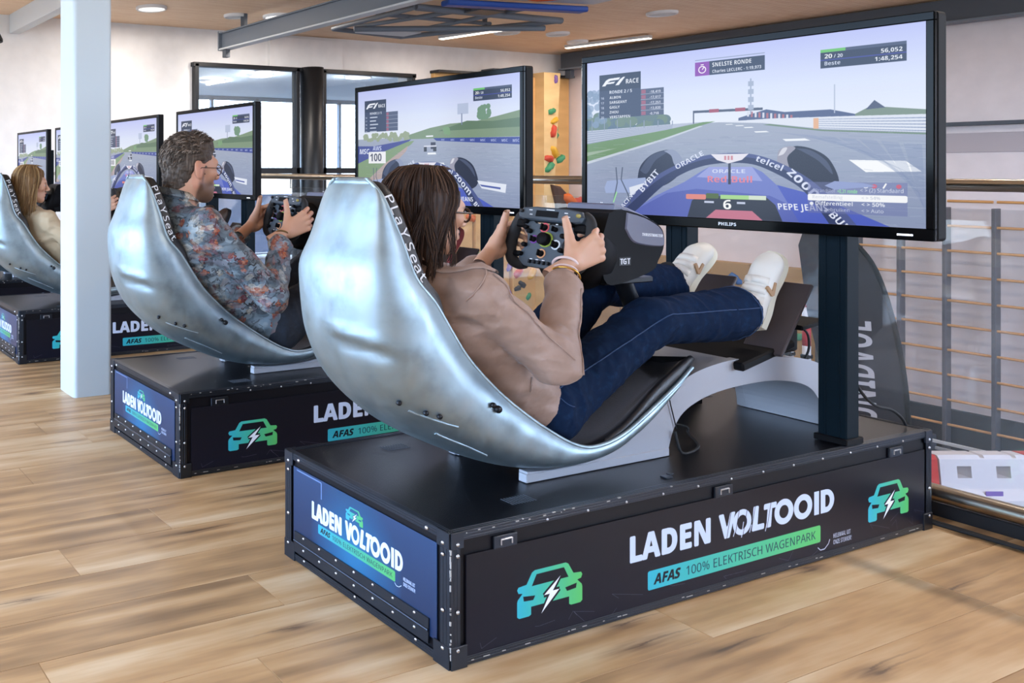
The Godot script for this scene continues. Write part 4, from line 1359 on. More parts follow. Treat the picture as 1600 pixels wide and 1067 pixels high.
	for k in word.length() + 1:
		var want := lerpf(s0, s1, [0.0, 0.125, 0.235, 0.36, 0.495, 0.615, 0.74, 0.87, 1.0][k])
		var i := 0
		while i < nr - 2 and arc[i + 1] < want: i += 1
		where.append(i + (want - arc[i]) / (arc[i + 1] - arc[i]))
	for side in [1.0]:
		for k in word.length():
			var i := int(where[k])
			var j := mini(int(where[k] + 4.0), nr - 1)
			var a: Array = mix_rows(rows, i, where[k] - i)
			var b: Array = rows[j]
			var along := Vector3(b[2] - a[2], b[3] - a[3], (b[4] - a[4]) * side).normalized()
			var spine := Vector2(a[0], a[1])
			var d2 := (Vector2(a[2], a[3]) - spine).normalized()
			if float(i) / fr < 0.30: d2 = Vector2(0.997, -0.08)
			var across := Vector3(d2.x, d2.y, 0)
			var nrm := Vector3(0, 0, side)
			across = (across - along * along.dot(across)).normalized()
			nrm = along.cross(across).normalized()
			if nrm.z * side < 0: nrm = -nrm
			var at := Vector3(a[2], a[3], MID + side * (a[4] - 0.010)) + across * 0.010 + nrm * 0.002
			var tm := TextMesh.new()
			var fnt := SystemFont.new()
			fnt.font_names = PackedStringArray(["Droid Sans"])
			fnt.font_weight = 400
			tm.font = fnt
			tm.font_size = 32
			tm.pixel_size = 0.00112
			tm.depth = 0.001
			tm.text = word[k]
			tm.horizontal_alignment = HORIZONTAL_ALIGNMENT_LEFT
			tm.vertical_alignment = VERTICAL_ALIGNMENT_CENTER
			put("letter", tm, M.white_print, cushion, Transform3D(Basis(along * 1.55, across * 1.08, nrm), at + across * 0.015))
	# grey arch and its feet
	var arch := PackedVector2Array()
	var up := [[0.49, 0.392], [0.62, 0.384], [0.80, 0.392], [0.93, 0.425], [1.03, 0.485], [1.12, 0.552], [1.20, 0.598], [1.30, 0.628], [1.45, 0.646], [1.60, 0.644], [1.75, 0.634], [1.90, 0.612], [2.02, 0.57], [2.10, 0.50], [2.13, 0.42], [2.13, 0.360]]
	var down := [[2.00, 0.360], [1.985, 0.43], [1.94, 0.49], [1.86, 0.528], [1.72, 0.552], [1.58, 0.556], [1.42, 0.548], [1.30, 0.528], [1.21, 0.494], [1.16, 0.445], [1.135, 0.385], [1.13, 0.360], [0.70, 0.360]]
	for q in smooth_rows(up, 4): arch.append(Vector2(q[0], q[1]))
	for q in smooth_rows(down.slice(0, 12), 4): arch.append(Vector2(q[0], q[1]))
	arch.append(Vector2(0.49, 0.360))
	for z in [MID + 0.118, MID - 0.148]: put("side_plate", Shape.new().slab(arch, 0.030, Transform3D(Basis.IDENTITY, Vector3(0, 0, z)), 0.006).done(), M.frame_grey, t)
	var span := PackedVector2Array()
	for q in smooth_rows(up.slice(5), 4): span.append(Vector2(q[0], q[1] - 0.002))
	for q in smooth_rows(down.slice(0, 10), 4): span.append(Vector2(q[0], q[1] + 0.002))
	put("arch", Shape.new().slab(span, 0.25, Transform3D(Basis.IDENTITY, Vector3(0, 0, MID - 0.125)), 0.0).done(), M.frame_grey, t)
	for z in [MID + 0.135, MID - 0.145]:
		put("foot_bar", span_box(Vector3(0.485, 0.358, z - 0.015), Vector3(1.135, 0.385, z + 0.015), 0.002), M.frame_grey, t)
	put("floor_plate", span_box(Vector3(2.0, 0.358, MID - 0.14), Vector3(2.16, 0.372, MID + 0.14), 0.002), M.frame_grey, t)
	# two pressed steps low on the back
	for q in [[[0.462, 0.44], [0.482, 0.58], [0.505, 0.70]], [[0.505, 0.44], [0.525, 0.49], [0.545, 0.52], [0.575, 0.52]]]:
		var pts := []
		for e in smooth_rows(q, 8): pts.append(skin(mix_rows(rows, int(e[0] * fr), e[0] * fr - int(e[0] * fr)), e[1], 0.0005))
		put("pressed_step", Shape.new().tube(pts, 0.0042, 8).done(), M.shell, t)
	# bolts on the rim
	for q in [[0.528, 0.98, 0.011], [0.516, 0.98, 0.008], [0.448, 0.42, 0.0075], [0.470, 0.58, 0.0075], [0.488, 0.66, 0.0075]]:
		var p := skin(rows[int(q[0] * fr)], q[1], -0.002)
		put("bolt", Shape.new().lathe([Vector2(q[2], 0.0), Vector2(q[2], 0.007), Vector2(0, 0.009)], Transform3D(Basis(Vector3.RIGHT, PI / 2) * Basis(Vector3.BACK, 0.3), p), 10).done(), M.bolt, t)
	# joint line on the arch
	put("seam", Shape.new().tube([Vector3(1.128, 0.556, MID + 0.153), Vector3(1.135, 0.53, MID + 0.1535), Vector3(1.165, 0.446, MID + 0.1535)], 0.002, 6).done(), M.bolt, t)
	# wheel column
	var post := Shape.new()
	post.tube([Vector3(1.22, 0.60, MID), Vector3(1.20, 0.78, MID), Vector3(1.10, 0.95, MID)], [0.03, 0.028, 0.03], 12)
	post.box(Vector3(1.04, 0.935, MID), Vector3(0.24, 0.02, 0.16), 0.004)
	put("wheel_post", post.done(), M.bolt, t)
	wheel(t)
	# pedals: heel rest, plates, bracket
	for z in [MID + 0.13, MID - 0.12]:
		var b := Basis(Vector3.BACK, 0.90)
		put("pedal_plate", Shape.new().box(Vector3(1.735, 0.775, z + 0.01), Vector3(0.30, 0.014, 0.13), 0.003, Basis(Vector3.BACK, 0.92)).done(), M.pedal, t)
		put("pedal_arm", Shape.new().box(Vector3(1.76, 0.72, z), Vector3(0.20, 0.05, 0.03), 0.004, Basis(Vector3.BACK, 0.75)).done(), M.bolt, t)
	var pb := Shape.new()
	pb.box(Vector3(1.62, 0.655, MID), Vector3(0.30, 0.03, 0.36), 0.006, Basis(Vector3.BACK, 0.20))
	pb.box(Vector3(1.88, 0.745, MID), Vector3(0.14, 0.018, 0.36), 0.004, Basis(Vector3.BACK, 0.12))
	pb.box(Vector3(1.80, 0.69, MID), Vector3(0.09, 0.09, 0.30), 0.01)
	put("pedal_base", pb.done(), M.black, t)
	put("pedal_cable", Shape.new().tube(curve_points([Vector3(1.86, 0.74, MID + 0.12), Vector3(1.91, 0.71, MID + 0.14), Vector3(1.925, 0.65, MID + 0.14), Vector3(1.91, 0.60, MID + 0.13)], 5), 0.004, 6).done(), M.rubber, t)
	return t

const HUB := Vector3(0.765, 1.075, -0.33)
func wheel_frame() -> Basis:       # x to the right (+z of the room), y up in the wheel's plane, z towards the driver
	var n := Vector3(-0.955, 0.297, 0.0).normalized()
	var r := Vector3(0, 0, 1)
	var up := n.cross(r).normalized()
	if up.y < 0: up = -up
	return Basis(r, up, n) * Basis(Vector3.BACK, -0.03)

func wheel(t: Node3D) -> void:
	var F := Transform3D(wheel_frame(), HUB)
	var base := put("wheel_base", wheel_base_mesh(F), M.black, t)
	var top := Shape.new()
	top.slab(PackedVector2Array([Vector2(-0.085, 0), Vector2(0.085, 0), Vector2(0.092, 0.06), Vector2(0.07, 0.2), Vector2(0.03, 0.225), Vector2(-0.03, 0.225), Vector2(-0.07, 0.2), Vector2(-0.092, 0.06)]), 0.022, Transform3D(Basis(Vector3(0, 0, 1), Vector3(0.965, -0.26, 0), Vector3(0.26, 0.965, 0)), Vector3(0.955, 1.175, MID)), 0.006)
	var rear := PackedVector2Array()
	for q in smooth_rows([[0.985, 1.178], [1.08, 1.157], [1.160, 1.122], [1.186, 1.085], [1.183, 1.045], [1.15, 1.038], [1.06, 1.048], [1.01, 1.065], [0.975, 1.11]], 3): rear.append(Vector2(q[0], q[1]))
	top.slab(rear, 0.213, Transform3D(Basis.IDENTITY, Vector3(0, 0, MID - 0.1065)), 0.014)
	put("housing_cover", top.done(), M.base_grey, base)
	var vents := Shape.new()
	for i in 4:
		for s in [-1.0, 1.0]: vents.box(Vector3(1.045 + i * 0.028, 1.1755 - i * 0.0075, MID + s * 0.035), Vector3(0.012, 0.004, 0.045), 0.001, Basis(Vector3.BACK, -0.263))
	put("vent", vents.done(), M.black, base)
	put("badge", boxes([[Vector3(0.985, 1.005, MID + 0.1025), Vector3(0.056, 0.028, 0.002), 0.0005]]), M.bolt, base)
	for i in 3: put("lamp_dot", Shape.new().box(Vector3(0.972 + i * 0.018, 1.197 - i * 0.005, MID + 0.03), Vector3(0.006, 0.003, 0.006), 0.001).done(), M.white_print, base)
	for q in [["THRUSTMASTER", Vector3(1.187, 1.105, MID), 0.00042, Basis(Vector3(0, 0, -1), Vector3.UP, Vector3(1, 0, 0))], ["THRUSTMASTER", Vector3(1.115, 1.088, MID + 0.1068), 0.00058, Basis(Vector3(1, -0.08, 0), Vector3(0.08, 1, 0), Vector3(0, 0, 1))], ["TGT", Vector3(0.985, 1.005, MID + 0.1035), 0.0011, Basis(Vector3(1, 0, 0), Vector3.UP, Vector3(0, 0, 1))]]:
		var tm := TextMesh.new()
		var fnt := SystemFont.new()
		fnt.font_names = PackedStringArray(["Droid Sans"])
		fnt.font_weight = 700
		tm.font = fnt
		tm.font_size = 24
		tm.pixel_size = q[2]
		tm.depth = 0.001
		tm.text = q[0]
		put("lettering", tm, M.white_print, base, Transform3D(q[3], q[1]))
	# the wheel itself
	var w := Shape.new()
	var face := PackedVector2Array()
	for q in [[-0.062, 0.055], [-0.048, 0.047], [0.048, 0.047], [0.062, 0.055], [0.088, 0.05], [0.095, 0.028], [0.072, 0.008], [0.064, -0.018], [0.072, -0.04], [0.088, -0.06], [0.082, -0.082], [0.058, -0.100], [-0.058, -0.100], [-0.082, -0.082], [-0.088, -0.06], [-0.072, -0.04], [-0.064, -0.018], [-0.072, 0.008], [-0.095, 0.028], [-0.088, 0.05]]:
		face.append(Vector2(q[0], q[1]))
	w.slab(face, 0.020, F, 0.003)
	var sw := put("steering_wheel", w.done(), M.slate, t)
	var bar := PackedVector2Array()
	for q in [[-0.118, 0.062], [-0.10, 0.056], [0.10, 0.056], [0.118, 0.062], [0.124, 0.078], [0.11, 0.098], [0.06, 0.104], [-0.06, 0.104], [-0.11, 0.098], [-0.124, 0.078]]: bar.append(Vector2(q[0], q[1]))
	put("top_bar", Shape.new().slab(bar, 0.034, F * Transform3D(Basis.IDENTITY, Vector3(0, 0, -0.006)), 0.005).done(), M.slate, sw)
	var lcd := put("display", Shape.new().box(F * Vector3(-0.01, 0.08, 0.028), Vector3(0.085, 0.022, 0.002), 0.0005, F.basis).done(), M.black, sw)
	for s in [-1.0, 1.0]:
		var g := []
		for q in [[0.105, 0.088], [0.128, 0.072], [0.141, 0.035], [0.146, -0.01], [0.141, -0.052], [0.124, -0.083], [0.095, -0.095], [0.07, -0.09]]: g.append(F * Vector3(s * q[0], q[1], 0.0))
		put("grip", Shape.new().tube(curve_points(g, 5), 0.0165, 12, true, false, 1.15).done(), M.rubber, sw)
		put("thumb_rest", Shape.new().box(F * Vector3(s * 0.108, 0.045, 0.004), Vector3(0.05, 0.03, 0.026), 0.008, F.basis).done(), M.black, sw)
		put("thumb_rest", Shape.new().box(F * Vector3(s * 0.1, -0.06, 0.002), Vector3(0.045, 0.018, 0.02), 0.006, F.basis).done(), M.black, sw)
		put("paddle", Shape.new().box(F * Vector3(s * 0.085, 0.01, -0.045), Vector3(0.07, 0.06, 0.004), 0.002, F.basis).done(), M.alu_black, sw)
	var knob := func(x: float, y: float, r: float, col: Variant) -> void:
		if col != null:
			put("dial_ring", Shape.new().lathe([Vector2(r * 1.0, 0), Vector2(r * 1.0, 0.002), Vector2(r * 0.72, 0.002), Vector2(r * 0.72, 0)], F * Transform3D(Basis(Vector3.RIGHT, PI / 2), Vector3(x, y, 0.020)), 20).done(), mat(col, 0.5), sw)
		var k := Shape.new()
		k.lathe([Vector2(r * 0.62, 0), Vector2(r * 0.55, 0.012), Vector2(0, 0.013)], F * Transform3D(Basis(Vector3.RIGHT, PI / 2), Vector3(x, y, 0.020)), 14)
		k.box(F * Vector3(x, y, 0.036), Vector3(r * 0.3, r * 1.3, 0.010), 0.002, F.basis)
		put("dial", k.done(), M.black, sw)
	knob.call(-0.012, 0.035, 0.0165, "d2525a")
	knob.call(0.030, 0.032, 0.0135, null)
	knob.call(-0.042, -0.008, 0.0145, "7d3a96")
	knob.call(0.043, -0.018, 0.0165, "dfe3e8")
	knob.call(-0.002, -0.053, 0.0160, "e0a070")
	put("centre_ring", Shape.new().lathe([Vector2(0.026, 0), Vector2(0.026, 0.003), Vector2(0.021, 0.003), Vector2(0.021, 0)], F * Transform3D(Basis(Vector3.RIGHT, PI / 2), Vector3(0.003, -0.005, 0.020)), 24).done(), mat("8fa03c", 0.5), sw)
	put("centre_knob", Shape.new().lathe([Vector2(0.021, 0), Vector2(0.021, 0.02), Vector2(0.017, 0.024), Vector2(0, 0.024)], F * Transform3D(Basis(Vector3.RIGHT, PI / 2), Vector3(0.003, -0.005, 0.020)), 24).done(), M.black, sw)
	for q in [[-0.085, 0.05], [0.085, 0.052], [-0.08, 0.03], [0.082, 0.03], [-0.07, -0.03], [0.07, -0.035], [-0.078, -0.062], [0.08, -0.064], [-0.062, 0.018], [0.066, 0.012]]:
		put("button", Shape.new().lathe([Vector2(0.008, 0), Vector2(0.008, 0.014), Vector2(0.006, 0.016), Vector2(0, 0.016)], F * Transform3D(Basis(Vector3.RIGHT, PI / 2), Vector3(q[0], q[1], 0.018)), 10).done(), M.black, sw)
	for q in [[-0.108, 0.085, "1a1c20"], [0.108, 0.082, "9a8c48"]]:
		put("button", Shape.new().lathe([Vector2(0.0065, 0), Vector2(0.0065, 0.008), Vector2(0, 0.009)], F * Transform3D(Basis(Vector3.RIGHT, PI / 2), Vector3(q[0], q[1], 0.028)), 12).done(), mat(q[2], 0.5), sw)
	var sws := Shape.new()
	for i in 5: sws.box(F * Vector3(-0.036 + i * 0.018, -0.084, 0.024), Vector3(0.007, 0.012, 0.012), 0.002, F.basis)
	put("switches", sws.done(), M.bolt, sw)
	var marks := Shape.new()
	for q in [[-0.075, 0.09, .012], [-0.07, 0.075, .01], [0.06, 0.088, .012], [0.072, 0.076, .01], [0.0, 0.095, .03], [-0.035, -0.075, .01], [-0.012, -0.075, .01], [0.012, -0.075, .01], [0.03, 0.05, .008]]:
		marks.box(F * Vector3(q[0], q[1], 0.0285 if q[1] > 0.06 else 0.0203), Vector3(q[2], 0.003, 0.0008), 0.0, F.basis)
	put("markings", marks.done(), M.white_print, sw)
	put("hub_shaft", Shape.new().tube([F * Vector3(0, 0, 0), F * Vector3(0, 0, -0.10)], 0.035, 14).done(), M.bolt, sw)

func wheel_base_mesh(F: Transform3D) -> ArrayMesh:
	var s := Shape.new()
	# dished front ring, then the body that narrows to the back
	var X := Transform3D(F.basis * Basis(Vector3.RIGHT, -PI / 2), F * Vector3(0, -0.012, -0.065))
	s.lathe([Vector2(0.0, 0.02), Vector2(0.105, 0.018), Vector2(0.118, 0.028), Vector2(0.122, 0.06), Vector2(0.112, 0.115), Vector2(0.10, 0.13), Vector2(0.0, 0.13)], X, 30)
	var prof := PackedVector2Array()
	for q in smooth_rows([[0.91, 1.165], [0.97, 1.176], [1.08, 1.152], [1.160, 1.115], [1.180, 1.08], [1.176, 1.04], [1.15, 1.0], [1.12, 0.968], [0.98, 0.935], [0.90, 0.935], [0.875, 1.0], [0.88, 1.09]], 3): prof.append(Vector2(q[0], q[1]))
	s.slab(prof, 0.205, Transform3D(Basis.IDENTITY, Vector3(0, 0, MID - 0.1025)), 0.018)
	return s.done()

func make_stand() -> Node3D:
	var t := thing("screen_stand", "", "stand")
	for z in [-0.055, -0.59]:
		var p := Shape.new()
		p.box(Vector3(1.835, 0.955, z), Vector3(0.075, 1.192, 0.085), 0.004)
		for d in [-0.018, 0.022]: p.box(Vector3(1.797, 0.955, z + d), Vector3(0.004, 1.18, 0.004), 0.001)
		put("post", p.done(), M.post_blue, t)
		put("foot", Shape.new().box(Vector3(1.835, 0.370, z), Vector3(0.10, 0.022, 0.10), 0.003).done(), M.black, t)
		put("bracket", Shape.new().box(Vector3(1.785, 1.45, z), Vector3(0.05, 0.40, 0.05), 0.003).done(), M.black, t)
	put("cross_bar", Shape.new().box(Vector3(1.835, 1.42, -0.3225), Vector3(0.05, 0.09, 0.46), 0.003).done(), M.black, t)
	return t

func make_monitor() -> Node3D:
	var t := thing("monitor", "", "monitor")
	var w := 1.144
	var h := 0.6435
	var y0 := 1.1247
	var zc := -0.322
	var o := PackedVector2Array()
	var bz := [0.024, 0.030, 0.040]     # sides, top, bottom
	var hw: float = w / 2 + bz[0]
	for q in [[1, 1, 0.0], [-1, 1, PI / 2], [-1, -1, PI], [1, -1, PI * 1.5]]:
		for i in 5:
			var c := Vector2(q[0] * (hw - 0.012), (h + bz[1] - 0.012) if q[1] > 0 else (-bz[2] + 0.012))
			o.append(c + Vector2.from_angle(q[2] + PI / 2 * i / 4.0) * 0.012)
	var X := Transform3D(Basis(Vector3(0, 0, 1), Vector3.UP, Vector3(-1, 0, 0)), Vector3(1.735, y0, zc))
	var s := Shape.new()
	s.slab(o, 0.045, X, 0.003)
	put("back_shell", s.done(), M.black, t)
	# bezel in four strips, a little proud of the picture
	var bz_s := Shape.new()
	bz_s.box(Vector3(1.682, y0 + h + bz[1] / 2 - 0.001, zc), Vector3(0.016, bz[1] - 0.002, w + 2 * bz[0] - 0.004), 0.003)
	bz_s.box(Vector3(1.682, y0 - bz[2] / 2 + 0.001, zc), Vector3(0.016, bz[2] - 0.002, w + 2 * bz[0] - 0.004), 0.003)
	for sgn in [-1.0, 1.0]: bz_s.box(Vector3(1.682, y0 + h / 2, zc + sgn * (w / 2 + bz[0] / 2 - 0.001)), Vector3(0.016, h + 0.004, bz[0] - 0.002), 0.003)
	put("bezel", bz_s.done(), M.black_gloss, t)
	put("screen", plate(Vector3(1.6835, y0 + h, zc - w / 2), Vector3(0, 0, w), Vector3(0, -h, 0), 0.0015), M.screen_a, t)
	var tm := TextMesh.new()
	var fnt := SystemFont.new()
	fnt.font_names = PackedStringArray(["Droid Sans"])
	fnt.font_weight = 700
	tm.font = fnt
	tm.font_size = 24
	tm.pixel_size = 0.0007
	tm.depth = 0.001
	tm.text = "PHILIPS"
	put("lettering", tm, M.white_print, t, Transform3D(Basis(Vector3(0, 0, 1), Vector3.UP, Vector3(-1, 0, 0)), Vector3(1.6735, y0 - 0.019, zc)))
	put("standby_lamp", Shape.new().box(Vector3(1.674, y0 - 0.022, zc + w / 2 - 0.05), Vector3(0.003, 0.006, 0.04), 0.001).done(), glow("f4f6ff", 1.0), t)
	return t
# ------------------------------------------------------------------ bodies: distance fields turned into skins
class Field:
	var lo: Vector3
	var c: float
	var nx: int
	var ny: int
	var nz: int
	var f: PackedFloat32Array
	func _init(a: Vector3, b: Vector3, cell: float) -> void:
		c = cell
		lo = a
		nx = int(ceil((b.x - a.x) / c)) + 1
		ny = int(ceil((b.y - a.y) / c)) + 1
		nz = int(ceil((b.z - a.z) / c)) + 1
		f = PackedFloat32Array()
		f.resize(nx * ny * nz)
		f.fill(0.5)
	func range_of(a: Vector3, b: Vector3) -> Array:
		return [clampi(int((a.x - lo.x) / c), 0, nx - 1), clampi(int((b.x - lo.x) / c) + 1, 0, nx - 1), clampi(int((a.y - lo.y) / c), 0, ny - 1), clampi(int((b.y - lo.y) / c) + 1, 0, ny - 1), clampi(int((a.z - lo.z) / c), 0, nz - 1), clampi(int((b.z - lo.z) / c) + 1, 0, nz - 1)]
	# a tapered bone from a to b, blended over k
	func bone(a: Vector3, b: Vector3, ra: float, rb: float, k := 0.02) -> Field:
		var m := maxf(ra, rb) + k + 3.0 * c
		var q := range_of(Vector3(minf(a.x, b.x), minf(a.y, b.y), minf(a.z, b.z)) - Vector3.ONE * m, Vector3(maxf(a.x, b.x), maxf(a.y, b.y), maxf(a.z, b.z)) + Vector3.ONE * m)
		var ab := b - a
		var inv := 1.0 / maxf(ab.length_squared(), 1e-9)
		for z in range(q[4], q[5] + 1):
			for y in range(q[2], q[3] + 1):
				var i := (z * ny + y) * nx + int(q[0])
				var p := Vector3(lo.x + q[0] * c, lo.y + y * c, lo.z + z * c) - a
				for x in range(q[0], q[1] + 1):
					var t := clampf(p.dot(ab) * inv, 0.0, 1.0)
					var d := (p - ab * t).length() - (ra + (rb - ra) * t)
					var e := f[i]
					if d < e + k:
						var h := maxf(k - absf(d - e), 0.0)
						f[i] = minf(d, e) - h * h / (4.0 * k + 1e-9)
					p.x += c
					i += 1
		return self
	# an ellipsoid with axes in the columns of basis (unit) and radii r; cut takes it away instead
	func ball(o: Vector3, r: Vector3, k := 0.02, basis := Basis.IDENTITY, cut := false) -> Field:
		var m := maxf(r.x, maxf(r.y, r.z)) + k + 3.0 * c
		var q := range_of(o - Vector3.ONE * m, o + Vector3.ONE * m)
		var bt := basis.transposed()
		for z in range(q[4], q[5] + 1):
			for y in range(q[2], q[3] + 1):
				var i := (z * ny + y) * nx + int(q[0])
				for x in range(q[0], q[1] + 1):
					var p := bt * (Vector3(lo.x + x * c, lo.y + y * c, lo.z + z * c) - o)
					var s := p / r
					var k0 := s.length()
					var k1 := (s / r).length()
					var d := k0 * (k0 - 1.0) / maxf(k1, 1e-6)
					var e := f[i]
					if cut:
						d = -d
						var h := maxf(k - absf(d - e), 0.0)
						f[i] = maxf(d, e) + h * h / (4.0 * k + 1e-9)
					elif d < e + k:
						var h2 := maxf(k - absf(d - e), 0.0)
						f[i] = minf(d, e) - h2 * h2 / (4.0 * k + 1e-9)
					i += 1
		return self
	# creases: shift the skin by noise
	func crease(n: FastNoiseLite, amp: float, stretch := Vector3.ONE) -> Field:
		var i := 0
		for z in nz:
			for y in ny:
				for x in nx:
					if absf(f[i]) < 0.03: f[i] += amp * n.get_noise_3d((lo.x + x * c) * stretch.x, (lo.y + y * c) * stretch.y, (lo.z + z * c) * stretch.z)
					i += 1
		return self
	# keep only the side of a plane that its normal points away from
	func trim(o: Vector3, n: Vector3, within := 1e9, at := Vector3.ZERO) -> Field:
		var i := 0
		for z in nz:
			for y in ny:
				for x in nx:
					var p := Vector3(lo.x + x * c, lo.y + y * c, lo.z + z * c)
					if f[i] < 0.1 and (within > 1e8 or p.distance_to(at) < within): f[i] = maxf(f[i], (p - o).dot(n))
					i += 1
		return self
	# where a ray from inside leaves the body
	func hit(o: Vector3, d: Vector3, lift := 0.0) -> Vector3:
		var p := o
		for i in 70:
			var q := (p - lo) / c
			var x := clampi(int(q.x), 0, nx - 2)
			var y := clampi(int(q.y), 0, ny - 2)
			var z := clampi(int(q.z), 0, nz - 2)
			var t := q - Vector3(x, y, z)
			var j := (z * ny + y) * nx + x
			var a := lerpf(lerpf(f[j], f[j + 1], t.x), lerpf(f[j + nx], f[j + nx + 1], t.x), t.y)
			j += nx * ny
			var b := lerpf(lerpf(f[j], f[j + 1], t.x), lerpf(f[j + nx], f[j + nx + 1], t.x), t.y)
			if lerpf(a, b, t.z) >= 0.0: return p + d * lift
			p += d * 0.003
		return p
	# add the zero surface to a skin
	func net(out: Hide) -> void:
		var idx := PackedInt32Array()
		idx.resize(nx * ny * nz)
		idx.fill(-1)
		var sx := 1
		var sy := nx
		var sz := nx * ny
		var offs := [0, sx, sy, sx + sy, sz, sz + sx, sz + sy, sz + sx + sy]
		for z in nz - 1:
			for y in ny - 1:
				var i := (z * ny + y) * nx
				for x in nx - 1:
					var a := f[i]
					if absf(a) < c * 4.0:
						var neg := 0
						for o in offs:
							if f[i + o] < 0.0: neg += 1
						if neg > 0 and neg < 8:
							var s := Vector3.ZERO
							var n := 0
							for e in EDGES:
								var v0 := f[i + offs[e[0]]]
								var v1 := f[i + offs[e[1]]]
								if (v0 < 0.0) != (v1 < 0.0):
									var t := v0 / (v0 - v1)
									s += CORNER[e[0]].lerp(CORNER[e[1]], t)
									n += 1
							idx[i] = out.v.size()
							out.v.append(lo + (Vector3(x, y, z) + s / n) * c)
							var g := Vector3(f[i + sx] - a, f[i + sy] - a, f[i + sz] - a) + Vector3(f[i + sx + sy + sz] - f[i + sy + sz], f[i + sx + sy + sz] - f[i + sx + sz], f[i + sx + sy + sz] - f[i + sx + sy])
							out.n.append(g.normalized() if g.length_squared() > 1e-14 else Vector3.UP)
					i += 1
		for z in range(1, nz - 1):
			for y in range(1, ny - 1):
				var i := (z * ny + y) * nx
				for x in nx - 1:
					var j := i + x
					if x == 0: continue
					var a := f[j] < 0.0
					for ax in 3:
						var st: int = [sx, sy, sz][ax]
						if (f[j + st] < 0.0) != a:
							var u: int = [sy, sz, sx][ax]
							var w: int = [sz, sx, sy][ax]
							var q := [idx[j - u - w], idx[j - w], idx[j], idx[j - u]]
							if q[0] < 0 or q[1] < 0 or q[2] < 0 or q[3] < 0: continue
							if a: out.ix.append_array(PackedInt32Array([q[0], q[2], q[1], q[0], q[3], q[2]]))
							else: out.ix.append_array(PackedInt32Array([q[0], q[1], q[2], q[0], q[2], q[3]]))

const EDGES := [[0, 1], [2, 3], [4, 5], [6, 7], [0, 2], [1, 3], [4, 6], [5, 7], [0, 4], [1, 5], [2, 6], [3, 7]]
const CORNER := [Vector3(0, 0, 0), Vector3(1, 0, 0), Vector3(0, 1, 0), Vector3(1, 1, 0), Vector3(0, 0, 1), Vector3(1, 0, 1), Vector3(0, 1, 1), Vector3(1, 1, 1)]

class Hide:
	var v := PackedVector3Array()
	var n := PackedVector3Array()
	var ix := PackedInt32Array()
	var col := PackedColorArray()
	func paint_rest(c: Color) -> void:
		while col.size() < v.size(): col.append(c)
	func move_from(first: int, xf: Transform3D) -> void:
		for i in range(first, v.size()):
			v[i] = xf * v[i]
			n[i] = (xf.basis * n[i]).normalized()
	func done() -> ArrayMesh:
		var a := []
		a.resize(Mesh.ARRAY_MAX)
		a[Mesh.ARRAY_VERTEX] = v
		a[Mesh.ARRAY_NORMAL] = n
		a[Mesh.ARRAY_INDEX] = ix
		if col.size() == v.size(): a[Mesh.ARRAY_COLOR] = col
		var m := ArrayMesh.new()
		m.add_surface_from_arrays(Mesh.PRIMITIVE_TRIANGLES, a)
		return m

